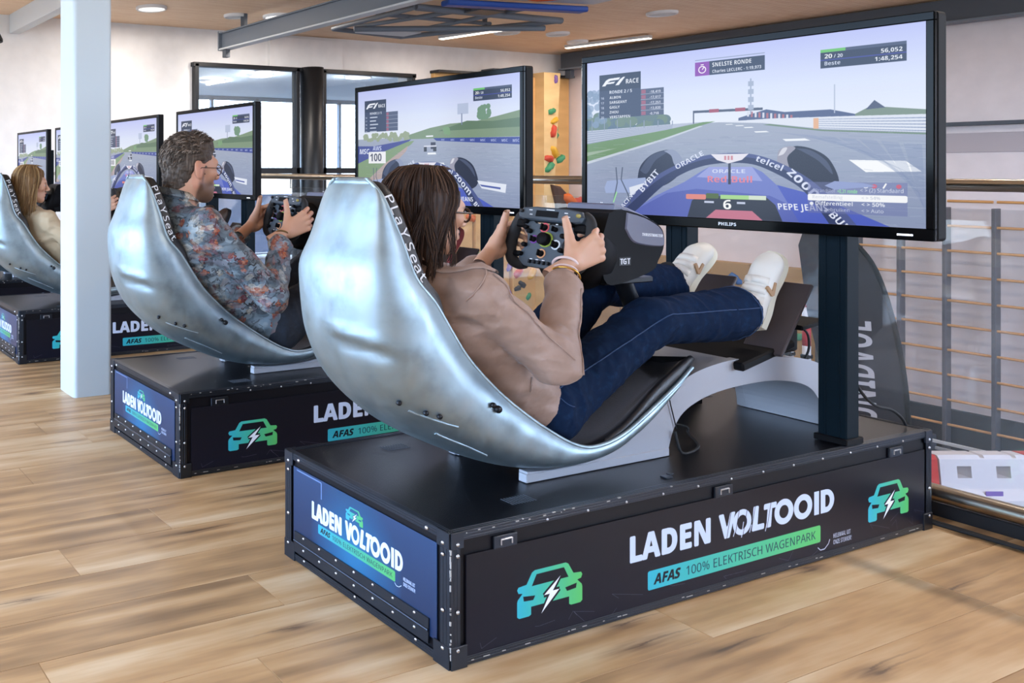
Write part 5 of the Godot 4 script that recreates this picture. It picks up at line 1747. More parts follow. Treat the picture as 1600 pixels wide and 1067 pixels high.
# a head in its own frame (x to the face, y up, z to the right ear), about 0.235 m high; added to the skin through xf
func head(out: Hide, xf: Transform3D, o: Dictionary, cell := 0.004) -> void:
	var male: bool = o.get("male", false)
	var h := Field.new(Vector3(-0.125, -0.19, -0.105), Vector3(0.14, 0.135, 0.105), cell)
	h.ball(Vector3(-0.014, 0.036, 0), Vector3(0.098, 0.084, 0.077), 0.01)
	h.bone(Vector3(0.028, -0.005, 0), Vector3(0.042, -0.070, 0), 0.066, 0.044 if not male else 0.050, 0.03)
	h.bone(Vector3(0.045, -0.075, 0), Vector3(0.068, -0.100, 0), 0.034, 0.020 if not male else 0.025, 0.02)
	for s in [-1.0, 1.0]:
		h.bone(Vector3(-0.005, -0.055, s * 0.054), Vector3(0.058, -0.100, s * 0.014), 0.017, 0.016, 0.025)
		h.bone(Vector3(0.0, 0.0, s * 0.062), Vector3(-0.005, -0.055, s * 0.055), 0.014, 0.016, 0.025)
		h.ball(Vector3(0.062, -0.016, s * 0.042), Vector3(0.024, 0.022, 0.024), 0.02)
	h.bone(Vector3(0.080, 0.022, -0.034), Vector3(0.080, 0.022, 0.034), 0.013 if not male else 0.016, 0.013 if not male else 0.016, 0.02)
	for s in [-1.0, 1.0]: h.ball(Vector3(0.096, 0.0, s * 0.032), Vector3(0.016, 0.012, 0.017), 0.012, Basis.IDENTITY, true)
	h.bone(Vector3(0.088, 0.016, 0), Vector3(0.111, -0.026, 0), 0.0075, 0.0115, 0.012)
	h.ball(Vector3(0.112, -0.029, 0), Vector3(0.012, 0.0105, 0.0115), 0.006)
	for s in [-1.0, 1.0]:
		h.ball(Vector3(0.101, -0.034, s * 0.0115), Vector3(0.012, 0.008, 0.008), 0.006)
		h.ball(Vector3(0.103, -0.041, s * 0.007), Vector3(0.005, 0.004, 0.0035), 0.003, Basis.IDENTITY, true)
	h.bone(Vector3(0.084, -0.058, -0.018), Vector3(0.092, -0.056, 0.0), 0.0055, 0.0085, 0.008)
	h.bone(Vector3(0.084, -0.058, 0.018), Vector3(0.092, -0.056, 0.0), 0.0055, 0.0085, 0.008)
	h.bone(Vector3(0.083, -0.068, -0.015), Vector3(0.088, -0.071, 0.015), 0.0070, 0.0070, 0.008)
	h.bone(Vector3(0.083, -0.068, 0.015), Vector3(0.088, -0.071, -0.015), 0.0070, 0.0070, 0.008)
	h.ball(Vector3(0.098, -0.0635, 0), Vector3(0.010, 0.0022, 0.022), 0.004, Basis.IDENTITY, true)
	for s in [-1.0, 1.0]:
		var e := Basis(Vector3.BACK, 0.22) * Basis(Vector3.UP, s * 0.35)
		h.ball(Vector3(-0.010, -0.004, s * 0.080), Vector3(0.020, 0.034, 0.0105), 0.005, e)
		h.ball(Vector3(-0.005, 0.001, s * 0.092), Vector3(0.011, 0.021, 0.008), 0.004, e, true)
		h.ball(Vector3(-0.002, -0.030, s * 0.074), Vector3(0.009, 0.009, 0.007), 0.005)
	h.bone(Vector3(-0.03, -0.03, 0), Vector3(-0.05, -0.185, 0), 0.056 if not male else 0.062, 0.052 if not male else 0.064, 0.03)
	var first := out.v.size()
	h.net(out)
	var skin: Color = o.skin
	for i in range(first, out.v.size()):
		var p := out.v[i]
		var c := skin
		# lips, flushed cheeks and ears, beard stubble, brows
		var lip := 1.0 - smoothstep(0.75, 1.15, Vector2((p.y + 0.0635) / 0.013, p.z / 0.024).length())
		if p.x > 0.076: c = c.lerp(o.lips, lip * 0.75)
		if absf(p.z) > 0.070 and p.x < 0.02: c = c.lerp(Color(skin.r, skin.g * 0.72, skin.b * 0.68), 0.45)
		if p.x > 0.03: c = c.lerp(Color(skin.r, skin.g * 0.80, skin.b * 0.76), 0.4 * (1.0 - smoothstep(0.01, 0.03, Vector2(p.y + 0.022, absf(p.z) - 0.045).length())))
		if male:
			var b := smoothstep(-0.035, -0.060, p.y) * smoothstep(-0.015, 0.0, p.x) * (1.0 - lip) * smoothstep(-0.150, -0.120, p.y)
			b = maxf(b, smoothstep(0.02, -0.04, p.y) * smoothstep(0.012, 0.004, absf(p.x - 0.012)) * smoothstep(0.05, 0.06, absf(p.z)) * 0.8)
			c = c.lerp(o.beard, b * 0.78)
		var brow := (1.0 - smoothstep(0.6, 1.1, Vector2((p.y - 0.020 - 0.10 * (absf(p.z) - 0.03) * -1.0) / 0.006, (absf(p.z) - 0.033) / 0.022).length())) * smoothstep(0.05, 0.06, p.x)
		c = c.lerp(o.brow, brow * 0.85)
		out.col.append(c)
	out.move_from(first, xf)

# a hand: frame x = along the fingers, y = out of the back of the hand, z = towards the thumb; curls in radians
func hand(out: Hide, xf: Transform3D, curl: Array, thumb: Array, size: float, skin: Color, cell := 0.0033, wrist_r := 0.024) -> void:
	var S := size
	var h := Field.new(Vector3(-0.085, -0.105, -0.075) * S, Vector3(0.20, 0.04, 0.105) * S, cell)
	h.bone(Vector3(-0.075, 0.0, 0.0) * S, Vector3(0.0, 0.0, 0.0), wrist_r, wrist_r * 0.95, 0.012)
	# palm
	var kn := [Vector3(0.088, 0.002, 0.030) * S, Vector3(0.092, 0.004, 0.009) * S, Vector3(0.086, 0.002, -0.012) * S, Vector3(0.077, -0.002, -0.031) * S]
	for i in 4: h.bone(Vector3(0.004, -0.004, 0.014 - 0.010 * i) * S, kn[i], 0.0165 * S, 0.0118 * S, 0.012)
	h.bone(Vector3(0.02, -0.012, 0.022) * S, Vector3(0.055, -0.012, 0.02) * S, 0.015 * S, 0.012 * S, 0.014)
	h.bone(Vector3(0.02, -0.012, -0.018) * S, Vector3(0.06, -0.012, -0.024) * S, 0.015 * S, 0.011 * S, 0.014)
	for i in 4: h.ball(kn[i] + Vector3(0, 0.005, 0) * S, Vector3(0.010, 0.008, 0.009) * S, 0.006)
	var lens := [[0.044, 0.027, 0.021], [0.049, 0.030, 0.022], [0.045, 0.028, 0.021], [0.035, 0.021, 0.018]]
	var rad := [0.0095, 0.0097, 0.0092, 0.0081]
	for i in 4:
		var p: Vector3 = kn[i]
		var a := 0.0
		var side := [0.05, 0.01, -0.03, -0.07][i] as float
		for j in 3:
			a += curl[i][j]
			var d := Vector3(cos(a), -sin(a), side * cos(a)).normalized()
			var q: Vector3 = p + d * lens[i][j] * S
			h.bone(p, q, rad[i] * S * (1.0 - 0.06 * j), rad[i] * S * (0.93 - 0.08 * j), 0.0025 if j > 0 else 0.006)
			p = q
	# thumb from the side of the palm
	var t0 := Vector3(0.018, -0.010, 0.026) * S
	var t1: Vector3 = t0 + thumb[0] * 0.040 * S
	var t2: Vector3 = t1 + thumb[1] * 0.032 * S
	var t3: Vector3 = t2 + thumb[2] * 0.026 * S
	h.bone(t0, t1, 0.0165 * S, 0.0125 * S, 0.012)
	h.bone(t1, t2, 0.0120 * S, 0.0102 * S, 0.004)
	h.bone(t2, t3, 0.0105 * S, 0.0085 * S, 0.003)
	var first := out.v.size()
	var tri0 := out.ix.size()
	h.net(out)
	if xf.basis.determinant() < 0.0:
		for i in range(tri0, out.ix.size(), 3):
			var keep := out.ix[i]
			out.ix[i] = out.ix[i + 1]
			out.ix[i + 1] = keep
	for i in range(first, out.v.size()):
		var p := out.v[i]
		var c := skin
		for q in kn:
			if p.y > -0.006: c = c.lerp(Color(skin.r, skin.g * 0.78, skin.b * 0.72), 0.35 * (1.0 - smoothstep(0.006, 0.016, p.distance_to(q))))
		out.col.append(c)
	out.move_from(first, xf)

# a frame whose x runs along a, whose y leans towards b
func frame_of(at: Vector3, a: Vector3, b: Vector3) -> Transform3D:
	var x := a.normalized()
	var z := x.cross(b).normalized()
	return Transform3D(Basis(x, z.cross(x).normalized(), z), at)
# ------------------------------------------------------------------ the drivers
func lin(c: String) -> Color:
	return Color(c).srgb_to_linear()

func skin_mat(rough := 0.5) -> StandardMaterial3D:
	var m := mat("ffffff", rough)
	m.vertex_color_use_as_albedo = true
	m.subsurf_scatter_enabled = true
	m.subsurf_scatter_strength = 0.12
	return m

func hair_mat(dark: String, light: String) -> StandardMaterial3D:
	var m := mat("ffffff", 0.55)
	m.metallic_specular = 0.35
	triplanar(m, tex(noise_image(128, 256, noise(0.12, 3, dark.hash() % 100), ramp([[0, dark], [0.5, dark], [1, light]]), 1.0, 8.0)), Vector3(7.0, 2.0, 7.0))
	m.uv1_triplanar_sharpness = 4.0
	return m

func grip_point(s: float, dz: float) -> Vector3:
	return Transform3D(wheel_frame(), HUB) * Vector3(s * 0.144, -0.008, 0.0) + Vector3(0, 0, dz)

# frame of a hand closed round the grip; s = 1 right hand, -1 left hand
func grip_frame(s: float, dz: float, size: float) -> Transform3D:
	var x := Vector3(0.84, 0.48, 0.24 * s).normalized()
	var y := Vector3(-0.28, 0.05, 0.96 * s)
	y = (y - x * x.dot(y)).normalized()
	var z := x.cross(y) * (-1.0 if s > 0 else 1.0)
	if z.y < 0: z = -z
	var o := grip_point(s, dz) - x * 0.080 * size + y * 0.031 * size
	return Transform3D(Basis(x, y, z), o)

func person(o: Dictionary) -> Node3D:
	var dz: float = o.dz
	var P := func(k: String) -> Vector3: return o[k] + Vector3(0, 0, dz)
	var g: float = o.get("girth", 1.0)
	var t := thing("person", o.label, "person", Vector3.ZERO)
	var hs: float = o.hand
	var right := grip_frame(1.0, dz, hs)
	var left := grip_frame(-1.0, dz, hs)
	# body: one skin over the whole figure, with head and hands in grids of their own
	var sk := Hide.new()
	var f := Field.new(Vector3(-0.05, 0.36, -0.80 + dz), Vector3(1.80, 1.25, 0.14 + dz), 0.016)
	f.bone(P.call("pelvis"), P.call("waist"), 0.11 * g, 0.095 * g, 0.04)
	f.bone(P.call("waist"), P.call("chest"), 0.095 * g, 0.105 * g, 0.04)
	f.bone(P.call("chest"), P.call("neck"), 0.105 * g, 0.058, 0.05)
	for s in ["r", "l"]:
		f.bone(P.call("chest"), P.call(s + "_shoulder"), 0.07, 0.05 * g, 0.04)
		f.bone(P.call(s + "_shoulder"), P.call(s + "_elbow"), 0.045 * g, 0.037 * g, 0.02)
		var w: Transform3D = right if s == "r" else left
		f.bone(P.call(s + "_elbow"), w * Vector3(-0.03, 0, 0), 0.037 * g, 0.023 * hs, 0.02)
		f.bone(P.call("pelvis"), P.call(s + "_hip"), 0.09, 0.08 * g, 0.04)
		f.bone(P.call(s + "_hip"), P.call(s + "_knee"), 0.075 * g, 0.052 * g, 0.03)
		f.bone(P.call(s + "_knee"), P.call(s + "_ankle"), 0.052 * g, 0.036, 0.02)
	f.net(sk)
	sk.paint_rest(o.skin)
	var H := Transform3D(Basis(Vector3.UP, o.get("yaw", 0.0)) * Basis(Vector3.BACK, o.get("pitch", 0.0)) * Basis.from_scale(Vector3.ONE * float(o.head_size)), P.call("head"))
	head(sk, H, o, o.get("cell", 0.004))
	var curl := [[0.75, 1.15, 0.7], [0.80, 1.15, 0.7], [0.85, 1.15, 0.7], [0.9, 1.1, 0.7]]
	var th: Array = o.get("thumb", [Vector3(0.55, -0.35, 0.75).normalized(), Vector3(0.45, -0.25, 0.86).normalized(), Vector3(0.40, -0.25, 0.88).normalized()])
	hand(sk, right, curl, th, hs, o.skin, o.get("hand_cell", 0.0033), 0.023 * hs)
	hand(sk, left, curl, th, hs, o.skin, o.get("hand_cell", 0.0033), 0.023 * hs)
	put("body", sk.done(), M.skin, t)
	# eyes
	for s in [-1.0, 1.0]:
		var e := put("eye", Shape.new().lathe([Vector2(0, 0.0115), Vector2(0.0060, 0.0098), Vector2(0.0105, 0.005), Vector2(0.0115, 0), Vector2(0.0105, -0.005), Vector2(0, -0.0115)], Transform3D(Basis.from_scale(Vector3.ONE * float(o.head_size)), Vector3.ZERO), 14).done(), M.eye_white, t, Transform3D(Basis.IDENTITY, H * Vector3(0.0785, 0.0, s * 0.031)))
		put("iris", Shape.new().lathe([Vector2(0.0052, 0), Vector2(0.004, 0.0012), Vector2(0, 0.0016)], Transform3D(Basis(Vector3.BACK, -PI / 2) * Basis.from_scale(Vector3.ONE * float(o.head_size)), Vector3(0.0103 * o.head_size, 0, 0)), 12).done(), M.iris, e)
	# upper garment
	var j := Hide.new()
	var jf := Field.new(Vector3(-0.08, 0.40, -0.82 + dz), Vector3(0.86, 1.22, 0.16 + dz), o.get("cloth_cell", 0.011))
	jf.bone(P.call("pelvis") + Vector3(-0.03, 0.02, 0), P.call("waist"), 0.135 * g, 0.125 * g, 0.05)
	jf.bone(P.call("waist"), P.call("chest"), 0.125 * g, 0.13 * g, 0.05)
	for s in [-1.0, 1.0]:
		jf.bone(P.call("pelvis") + Vector3(-0.03, 0.02, s * 0.07), P.call("chest") + Vector3(0, 0, s * 0.075), 0.105 * g, 0.105 * g, 0.05)
	jf.bone(P.call("chest"), P.call("neck") + Vector3(-0.01, -0.02, 0), 0.12 * g, 0.07, 0.06)
	for s in ["r", "l"]:
		var w: Transform3D = right if s == "r" else left
		var sh: Vector3 = P.call(s + "_shoulder")
		var el: Vector3 = P.call(s + "_elbow")
		var cuff := el.lerp(w * Vector3(-0.03, 0, 0), o.get("cuff", 0.80))
		jf.bone(P.call("chest") + Vector3(0, 0.05, 0), sh, 0.09, 0.066 * g, 0.04)
		jf.bone(P.call("neck") + Vector3(0, -0.05, 0), sh, 0.05, 0.060 * g, 0.04)
		jf.bone(sh, el, 0.066 * g, 0.056 * g, 0.03)
		jf.bone(el, cuff, 0.057 * g, 0.042 * g, 0.03)
		jf.bone(cuff - (cuff - el).normalized() * 0.012, cuff, 0.046 * g, 0.045 * g, 0.006)
		# folds at the elbow
		for k in 2:
			var q := el.lerp(cuff, 0.10 + 0.16 * k)
			var ax := (cuff - el).normalized()
			var sd := ax.cross((sh - el).normalized()).normalized()
			jf.bone(q + sd * 0.045 + (sh - el).normalized() * 0.035, q - sd * 0.045 + (sh - el).normalized() * 0.03, 0.015, 0.015, 0.012)
	var rid := noise(5.0, 2, 41)
	rid.fractal_type = FastNoiseLite.FRACTAL_RIDGED
	jf.crease(rid, -0.011, Vector3(0.8, 1.6, 0.8))
	jf.crease(noise(14.0, 2, 42), 0.004, Vector3(1.0, 1.4, 1.0))
	jf.net(j)
	var top := put(o.top_name, j.done(), o.top_mat, t)
	var line := func(a: Vector3, b: Vector3, d: Vector3, d2: Vector3, n: int, r: float, called: String) -> void:
		var pts := []
		for k in n + 1: pts.append(jf.hit(a.lerp(b, float(k) / n), d.lerp(d2, float(k) / n).normalized(), r * 0.3))
		put(called, Shape.new().tube(pts, r, 5).done(), o.top_mat, top)
	if o.get("seams", false):
		var sh: Vector3 = P.call("r_shoulder")
		var el: Vector3 = P.call("r_elbow")
		var cu := el.lerp(right * Vector3(-0.03, 0, 0), 0.78)
		line.call(sh, el, Vector3(0.1, 0.75, 0.6), Vector3(-0.1, 0.3, 0.9), 14, 0.0022, "seam")
		line.call(el, cu, Vector3(0.3, -0.3, 0.9), Vector3(0.2, 0.0, 1.0), 12, 0.0022, "seam")
		var ring := []
		var ax := (el - sh).normalized()
		var u := ax.cross(Vector3.UP).normalized()
		var w2 := ax.cross(u)
		for k in 15:
			var a := lerpf(-0.4, PI + 1.0, k / 14.0)
			ring.append(jf.hit(sh + Vector3(-0.015, 0.0, -0.01), (u * cos(a) + w2 * -sin(a)).normalized() - ax * 0.25, 0.001))
		put("seam", Shape.new().tube(ring, 0.0025, 5).done(), o.top_mat, top)
		# shoulder flap with its button
		var flap := []
		for k in 7:
			var p: Vector3 = (P.call("neck") + Vector3(0.02, -0.06, 0.07)).lerp(sh + Vector3(0.03, 0, 0.02), k / 6.0)
			var d := Vector3(0.05, 1.0, 0.35).normalized()
			var half := 0.030 * (1.0 if k < 5 else (0.8 if k == 5 else 0.25))
			flap.append([jf.hit(p + Vector3(-half, 0, 0), d, 0.001), jf.hit(p + Vector3(-half, 0, 0), d, 0.006), jf.hit(p, d, 0.009), jf.hit(p + Vector3(half, 0, 0), d, 0.006), jf.hit(p + Vector3(half, 0, 0), d, 0.001)])
		put("shoulder_flap", Shape.new().sheet(flap).done(), o.top_mat, top)
		# waistband of the jacket
		line.call(P.call("waist") + Vector3(-0.02, -0.02, 0.03), P.call("pelvis") + Vector3(-0.09, 0.05, 0.04), Vector3(0.3, 0.2, 1), Vector3(-0.3, 0.2, 1), 10, 0.003, "seam")
	if o.has("collar"):
		var nb: Vector3 = P.call("neck")
		var rr: float = o.collar
		var rings := []
		for k in 3:
			var ring := []
			for i in 25:
				var a := lerpf(0.35, TAU - 0.35, i / 24.0)
				var rad: float = rr + [0.0, 0.006, 0.022][k]
				ring.append(nb + Vector3(cos(a) * rad * 1.05 + [0.0, -0.012, -0.006][k], [0.0, 0.045, 0.012][k] - cos(a) * 0.022, sin(a) * rad))
			rings.append(ring)
		put("collar", Shape.new().sheet(rings).done(), o.top_mat, top)
	# trousers
	var b := Hide.new()
	var bf := Field.new(Vector3(0.40, 0.36, -0.66 + dz), Vector3(1.75, 1.06, 0.02 + dz), o.get("cloth_cell", 0.011))
	bf.bone(P.call("pelvis"), P.call("waist").lerp(P.call("pelvis"), 0.6), 0.125 * g, 0.115 * g, 0.04)
	for s in ["r", "l"]:
		bf.bone(P.call("pelvis"), P.call(s + "_hip"), 0.10, 0.098 * g, 0.05)
		bf.bone(P.call(s + "_hip"), P.call(s + "_knee"), 0.098 * g, 0.073 * g, 0.04)
		var an: Vector3 = P.call(s + "_ankle")
		var kn: Vector3 = P.call(s + "_knee")
		bf.bone(kn, an.lerp(kn, 0.04), 0.073 * g, o.get("hem", 0.07), 0.03)
		var ax := (an - kn).normalized()
		bf.trim(an, ax, 0.16, an)
		for k in 4:
			var q := kn + ax * (0.02 - 0.035 * k)
			var side := ax.cross(Vector3.UP).normalized()
			bf.bone(q - Vector3(0, 0.05, 0) + side * 0.04, q - Vector3(0, 0.045, 0) - side * 0.04, 0.014, 0.012, 0.016)
	var rj := noise(6.5, 2, 43)
	rj.fractal_type = FastNoiseLite.FRACTAL_RIDGED
	bf.crease(rj, -0.008, Vector3(1.4, 0.8, 1.0))
	bf.crease(noise(16.0, 2, 44), 0.003)
	bf.net(b)
	var low := put(o.bottom_name, b.done(), o.bottom_mat, t)
	if o.get("seams", false):
		var hp: Vector3 = P.call("r_hip")
		var kn: Vector3 = P.call("r_knee")
		var an: Vector3 = P.call("r_ankle")
		var seam := []
		for k in 34:
			var v := k / 33.0
			var p: Vector3 = (hp + Vector3(-0.05, 0.02, 0)).lerp(kn, minf(v * 2.0, 1.0)) if v < 0.5 else kn.lerp(an, (v - 0.5) * 2.0 * 0.98)
			seam.append(bf.hit(p, Vector3(-0.15, 0.55, 0.85).lerp(Vector3(0.0, 0.35, 0.95), v).normalized(), 0.0006))
		put("side_seam", Shape.new().tube(seam, 0.0018, 5).done(), M.thread, low)
		var hem := []
		var ax2 := (an - kn).normalized()
		var u2 := ax2.cross(Vector3.UP).normalized()
		for k in 29:
			var a := TAU * k / 28.0
			hem.append(bf.hit(an - ax2 * 0.02, (u2 * cos(a) + ax2.cross(u2) * sin(a)).normalized(), 0.0006))
		put("hem_seam", Shape.new().tube(hem, 0.0016, 5).done(), M.thread, low)
		var pk := []
		for k in 9: pk.append(bf.hit(hp + Vector3(-0.03 + 0.05 * k / 8.0, 0.045 - 0.06 * sin(k / 8.0 * PI / 2), 0.0), Vector3(-0.2, 0.4, 0.9).normalized(), 0.0006))
		put("pocket_seam", Shape.new().tube(pk, 0.0016, 5).done(), M.thread, low)
	for s in ["r", "l"]:
		shoe(t, P.call(s + "_heel"), P.call(s + "_toe"), P.call(s + "_ankle"), o)
	return t

func shoe(t: Node3D, heel: Vector3, toe: Vector3, ankle: Vector3, o: Dictionary) -> void:
	var x := (toe - heel).normalized()
	var L := (toe - heel).length()
	var y := ankle - heel
	y = (y - x * x.dot(y)).normalized()
	var z := x.cross(y)
	var X := Transform3D(Basis(x, y, z), heel)
	var k := L / 0.28
	var s := Hide.new()
	var f := Field.new(Vector3(-0.03, -0.01, -0.075) * k, Vector3(0.32, 0.16, 0.075) * k, 0.005)
	f.bone(Vector3(0.045, 0.045, 0) * k, Vector3(0.215, 0.036, 0.004) * k, 0.036 * k, 0.040 * k, 0.02)
	f.bone(Vector3(0.045, 0.05, 0) * k, Vector3(0.05, 0.105, 0) * k, 0.036 * k, 0.037 * k, 0.02)
	f.bone(Vector3(0.07, 0.075, 0) * k, Vector3(0.20, 0.045, 0.002) * k, 0.032 * k, 0.034 * k, 0.03)
	f.ball(Vector3(0.235, 0.032, 0.003) * k, Vector3(0.042, 0.028, 0.043) * k, 0.015)
	f.trim(Vector3(0, 0.016 * k, 0), Vector3(0, -1, 0))
	f.trim(Vector3(0.05, 0.113, 0) * k, Vector3(-0.25, 1, 0).normalized())
	f.net(s)
	var up := put("shoe", s.done(), o.shoe_mat, t, X)
	var out := PackedVector2Array()
	for q in smooth_rows([[-0.005, 0.0], [0.005, 0.030], [0.06, 0.037], [0.13, 0.036], [0.19, 0.046], [0.245, 0.044], [0.280, 0.02], [0.283, 0.0], [0.275, -0.026], [0.24, -0.044], [0.19, -0.043], [0.13, -0.033], [0.06, -0.035], [0.005, -0.030]], 3): out.append(Vector2(q[0], q[1]) * k)
	put("sole", Shape.new().slab(out, 0.030 * k, Transform3D(Basis(Vector3(1, 0, 0), Vector3(0, 0, -1), Vector3(0, 1, 0)), Vector3(0, -0.006 * k, 0)), 0.006).done(), o.sole_mat, up)
	put("sock", Shape.new().tube([Vector3(0.052, 0.09, 0) * k, Vector3(0.050, 0.14, 0) * k], 0.034 * k, 14).done(), M.black_cloth, up)
	if o.get("straps", false):
		for i in 3:
			var band := []
			for e in 15:
				var a := lerpf(0.45, PI * 0.9, e / 14.0)
				var d := Vector3(0, sin(a), cos(a))
				var row := []
				for w in [[-0.013, 0.0], [-0.0125, 0.002], [0.0125, 0.002], [0.013, 0.0]]: row.append(f.hit(Vector3((0.088 + 0.036 * i + w[0]) * k, 0.052 * k, 0), d, w[1] * k))
				band.append(row)
			var st := Shape.new().sheet(band)
			put("strap", st.done(), o.shoe_mat, up)
		for q in [[Vector2(0.0185, 0.036), 0.013], [Vector2(0.046, 0.004), 0.012]]:
			var d: Vector2 = q[0]
			var mid := f.hit(Vector3(0.120 + d.x * 0.5, 0.040 + d.y * 0.5, 0.0) * k, Vector3(0, 0, 1), 0.0)
			put("stripe", Shape.new().box(mid, Vector3(d.length(), q[1], 0.008) * k, 0.001, Basis(Vector3.RIGHT, -0.15) * Basis(Vector3.BACK, d.angle())).done(), M.tan_leather, up)

func strands(root: Callable, n: int, sides: int, sd: int) -> ArrayMesh:
	var s := Shape.new()
	var r := RandomNumberGenerator.new()
	r.seed = sd
	for i in n:
		var q: Array = root.call(i, r)
		s.tube(q[0], q[1], sides, false)
	return s.done()

func taper(n: int, r0: float, r1: float) -> Array:
	var a := []
	for i in n: a.append(lerpf(r0, r1, pow(float(i) / (n - 1), 1.5)))
	return a

# long hair: parted at the crown, over the ears and down to the shoulders; in the head's frame
func long_hair(t: Node3D, H: Transform3D, m1: Material, m2: Material, length: float, wave: float, sd: int) -> void:
	var s := Hide.new()
	var f := Field.new(Vector3(-0.16, -0.21, -0.14), Vector3(0.15, 0.16, 0.14), 0.007)
	f.ball(Vector3(-0.022, 0.035, 0), Vector3(0.110, 0.100, 0.091), 0.02)
	for z in [-1.0, 1.0]:
		f.bone(Vector3(-0.03, 0.03, z * 0.068), Vector3(-0.035, -0.125, z * 0.074), 0.040, 0.030, 0.03)
		f.bone(Vector3(0.00, 0.05, z * 0.070), Vector3(-0.010, -0.09, z * 0.080), 0.024, 0.016, 0.02)
	f.bone(Vector3(-0.07, 0.03, 0), Vector3(-0.085, -0.13, 0), 0.060, 0.050, 0.04)
	f.ball(Vector3(0.105, -0.03, 0), Vector3(0.072, 0.105, 0.085), 0.02, Basis.IDENTITY, true)
	f.crease(noise(40.0, 2, sd), 0.010, Vector3(1.0, 0.12, 1.0))
	f.net(s)
	var hair := put("hair", s.done(), m1, t, H)
	var root := func(i: int, r: RandomNumberGenerator) -> Array:
		var side := 1.0 if i % 2 == 0 else -1.0
		var u := r.randf()
		var psi := lerpf(1.02, PI - 0.02, pow(u, 0.9))          # 0 = towards the face, PI = back
		var start := Vector3(lerpf(0.060, -0.035, u), 0.128, side * 0.004)
		var pts := []
		var clump := int(u * 14.0) * 2 + (i % 2)
		var ph := fposmod(clump * 2.399, TAU) + r.randf_range(-0.7, 0.7)
		var am := wave * (0.7 + 0.5 * sin(clump * 1.7)) * r.randf_range(0.8, 1.2)
		var end := -length + r.randf_range(-0.03, 0.05)
		var lift := r.randf_range(-0.001, 0.008)
		for k in 13:
			var v := k / 12.0
			var p: Vector3
			if v < 0.5:
				var el := lerpf(PI * 0.47, -0.05, v / 0.5)
				p = Vector3(-0.022 + cos(el) * cos(psi) * (0.114 + lift), 0.035 + sin(el) * (0.102 + lift), side * cos(el) * sin(psi) * (0.095 + lift))
				p = start.lerp(p, clampf(v / 0.14, 0, 1))
			else:
				var w := (v - 0.5) / 0.5
				p = Vector3(-0.022 + cos(psi) * (0.114 + lift) * (1.0 - 0.10 * w), lerpf(0.030, end, w), side * sin(psi) * (0.095 + lift) * (1.0 - 0.06 * w))
				p.x -= 0.015 * w
			p.x += am * sin(ph + v * 8.5) * v * 1.3
			p.z += am * cos(ph * 1.7 + v * 7.5) * v * 0.8 + side * 0.006 * v
			pts.append(p)
		return [pts, taper(13, 0.0017, 0.0007)]
	put("strand", strands(root, 800, 4, sd), m1, hair).set_meta("kind", "stuff")
	put("strand", strands(root, 260, 4, sd + 1), m2, hair).set_meta("kind", "stuff")

func short_hair(t: Node3D, H: Transform3D, m1: Material, m2: Material) -> void:
	var s := Hide.new()
	var f := Field.new(Vector3(-0.15, -0.11, -0.12), Vector3(0.13, 0.18, 0.12), 0.006)
	f.ball(Vector3(-0.016, 0.038, 0), Vector3(0.104, 0.090, 0.081), 0.01)
	f.ball(Vector3(0.02, 0.090, 0), Vector3(0.066, 0.034, 0.060), 0.03)
	f.ball(Vector3(0.098, -0.015, 0), Vector3(0.075, 0.082, 0.10), 0.012, Basis.IDENTITY, true)
	f.ball(Vector3(0.055, -0.10, 0), Vector3(0.09, 0.085, 0.12), 0.012, Basis.IDENTITY, true)
	f.bone(Vector3(-0.058, 0.0, 0), Vector3(-0.066, -0.078, 0), 0.058, 0.045, 0.02)
	for z in [-1.0, 1.0]:
		f.bone(Vector3(-0.045, 0.0, z * 0.045), Vector3(-0.050, -0.070, z * 0.028), 0.035, 0.026, 0.02)
		f.bone(Vector3(0.012, 0.02, z * 0.070), Vector3(0.014, -0.018, z * 0.067), 0.011, 0.006, 0.012)
		f.ball(Vector3(-0.002, -0.012, z * 0.092), Vector3(0.024, 0.032, 0.026), 0.006, Basis.IDENTITY, true)
	f.crease(noise(60.0, 2, 3), 0.008, Vector3(0.4, 1.0, 1.0))
	f.net(s)
	var hair := put("hair", s.done(), m1, t, H)
	var root := func(i: int, r: RandomNumberGenerator) -> Array:
		var a := r.randf_range(-PI, PI)
		var el := r.randf_range(-0.75, PI / 2)
		if cos(a) > 0.2: el = maxf(el, 0.85 - 0.2 * r.randf())
		elif cos(a) > -0.45 and absf(sin(a)) > 0.5: el = maxf(el, 0.28)
		var d := Vector3(cos(el) * cos(a), sin(el), cos(el) * sin(a))
		var p := Vector3(-0.016 + d.x * 0.102, 0.040 + d.y * 0.089, d.z * 0.080)
		var flow := Vector3(-0.5 + 0.8 * maxf(d.y - 0.5, 0.0), -0.5 + 0.7 * maxf(d.y, 0.0), 0.15 * d.z)
		flow = (flow - d * flow.dot(d)).normalized()
		if d.y > 0.55 and d.x > 0.1: flow = Vector3(0.55, 0.35, 0.35)
		var l := r.randf_range(0.020, 0.034) * (0.5 + 0.45 * maxf(d.y, 0.0))
		var pts := []
		for k in 5: pts.append(p + flow * l * (k / 4.0) + d * (0.002 + 0.006 * sin(k / 4.0 * 2.2)) + Vector3(r.randf_range(-1, 1), r.randf_range(-1, 1), r.randf_range(-1, 1)) * 0.001 * k)
		return [pts, taper(5, 0.0024, 0.0006)]
	put("strand", strands(root, 900, 4, 5), m1, hair).set_meta("kind", "stuff")
	put("strand", strands(root, 350, 4, 6), m2, hair).set_meta("kind", "stuff")

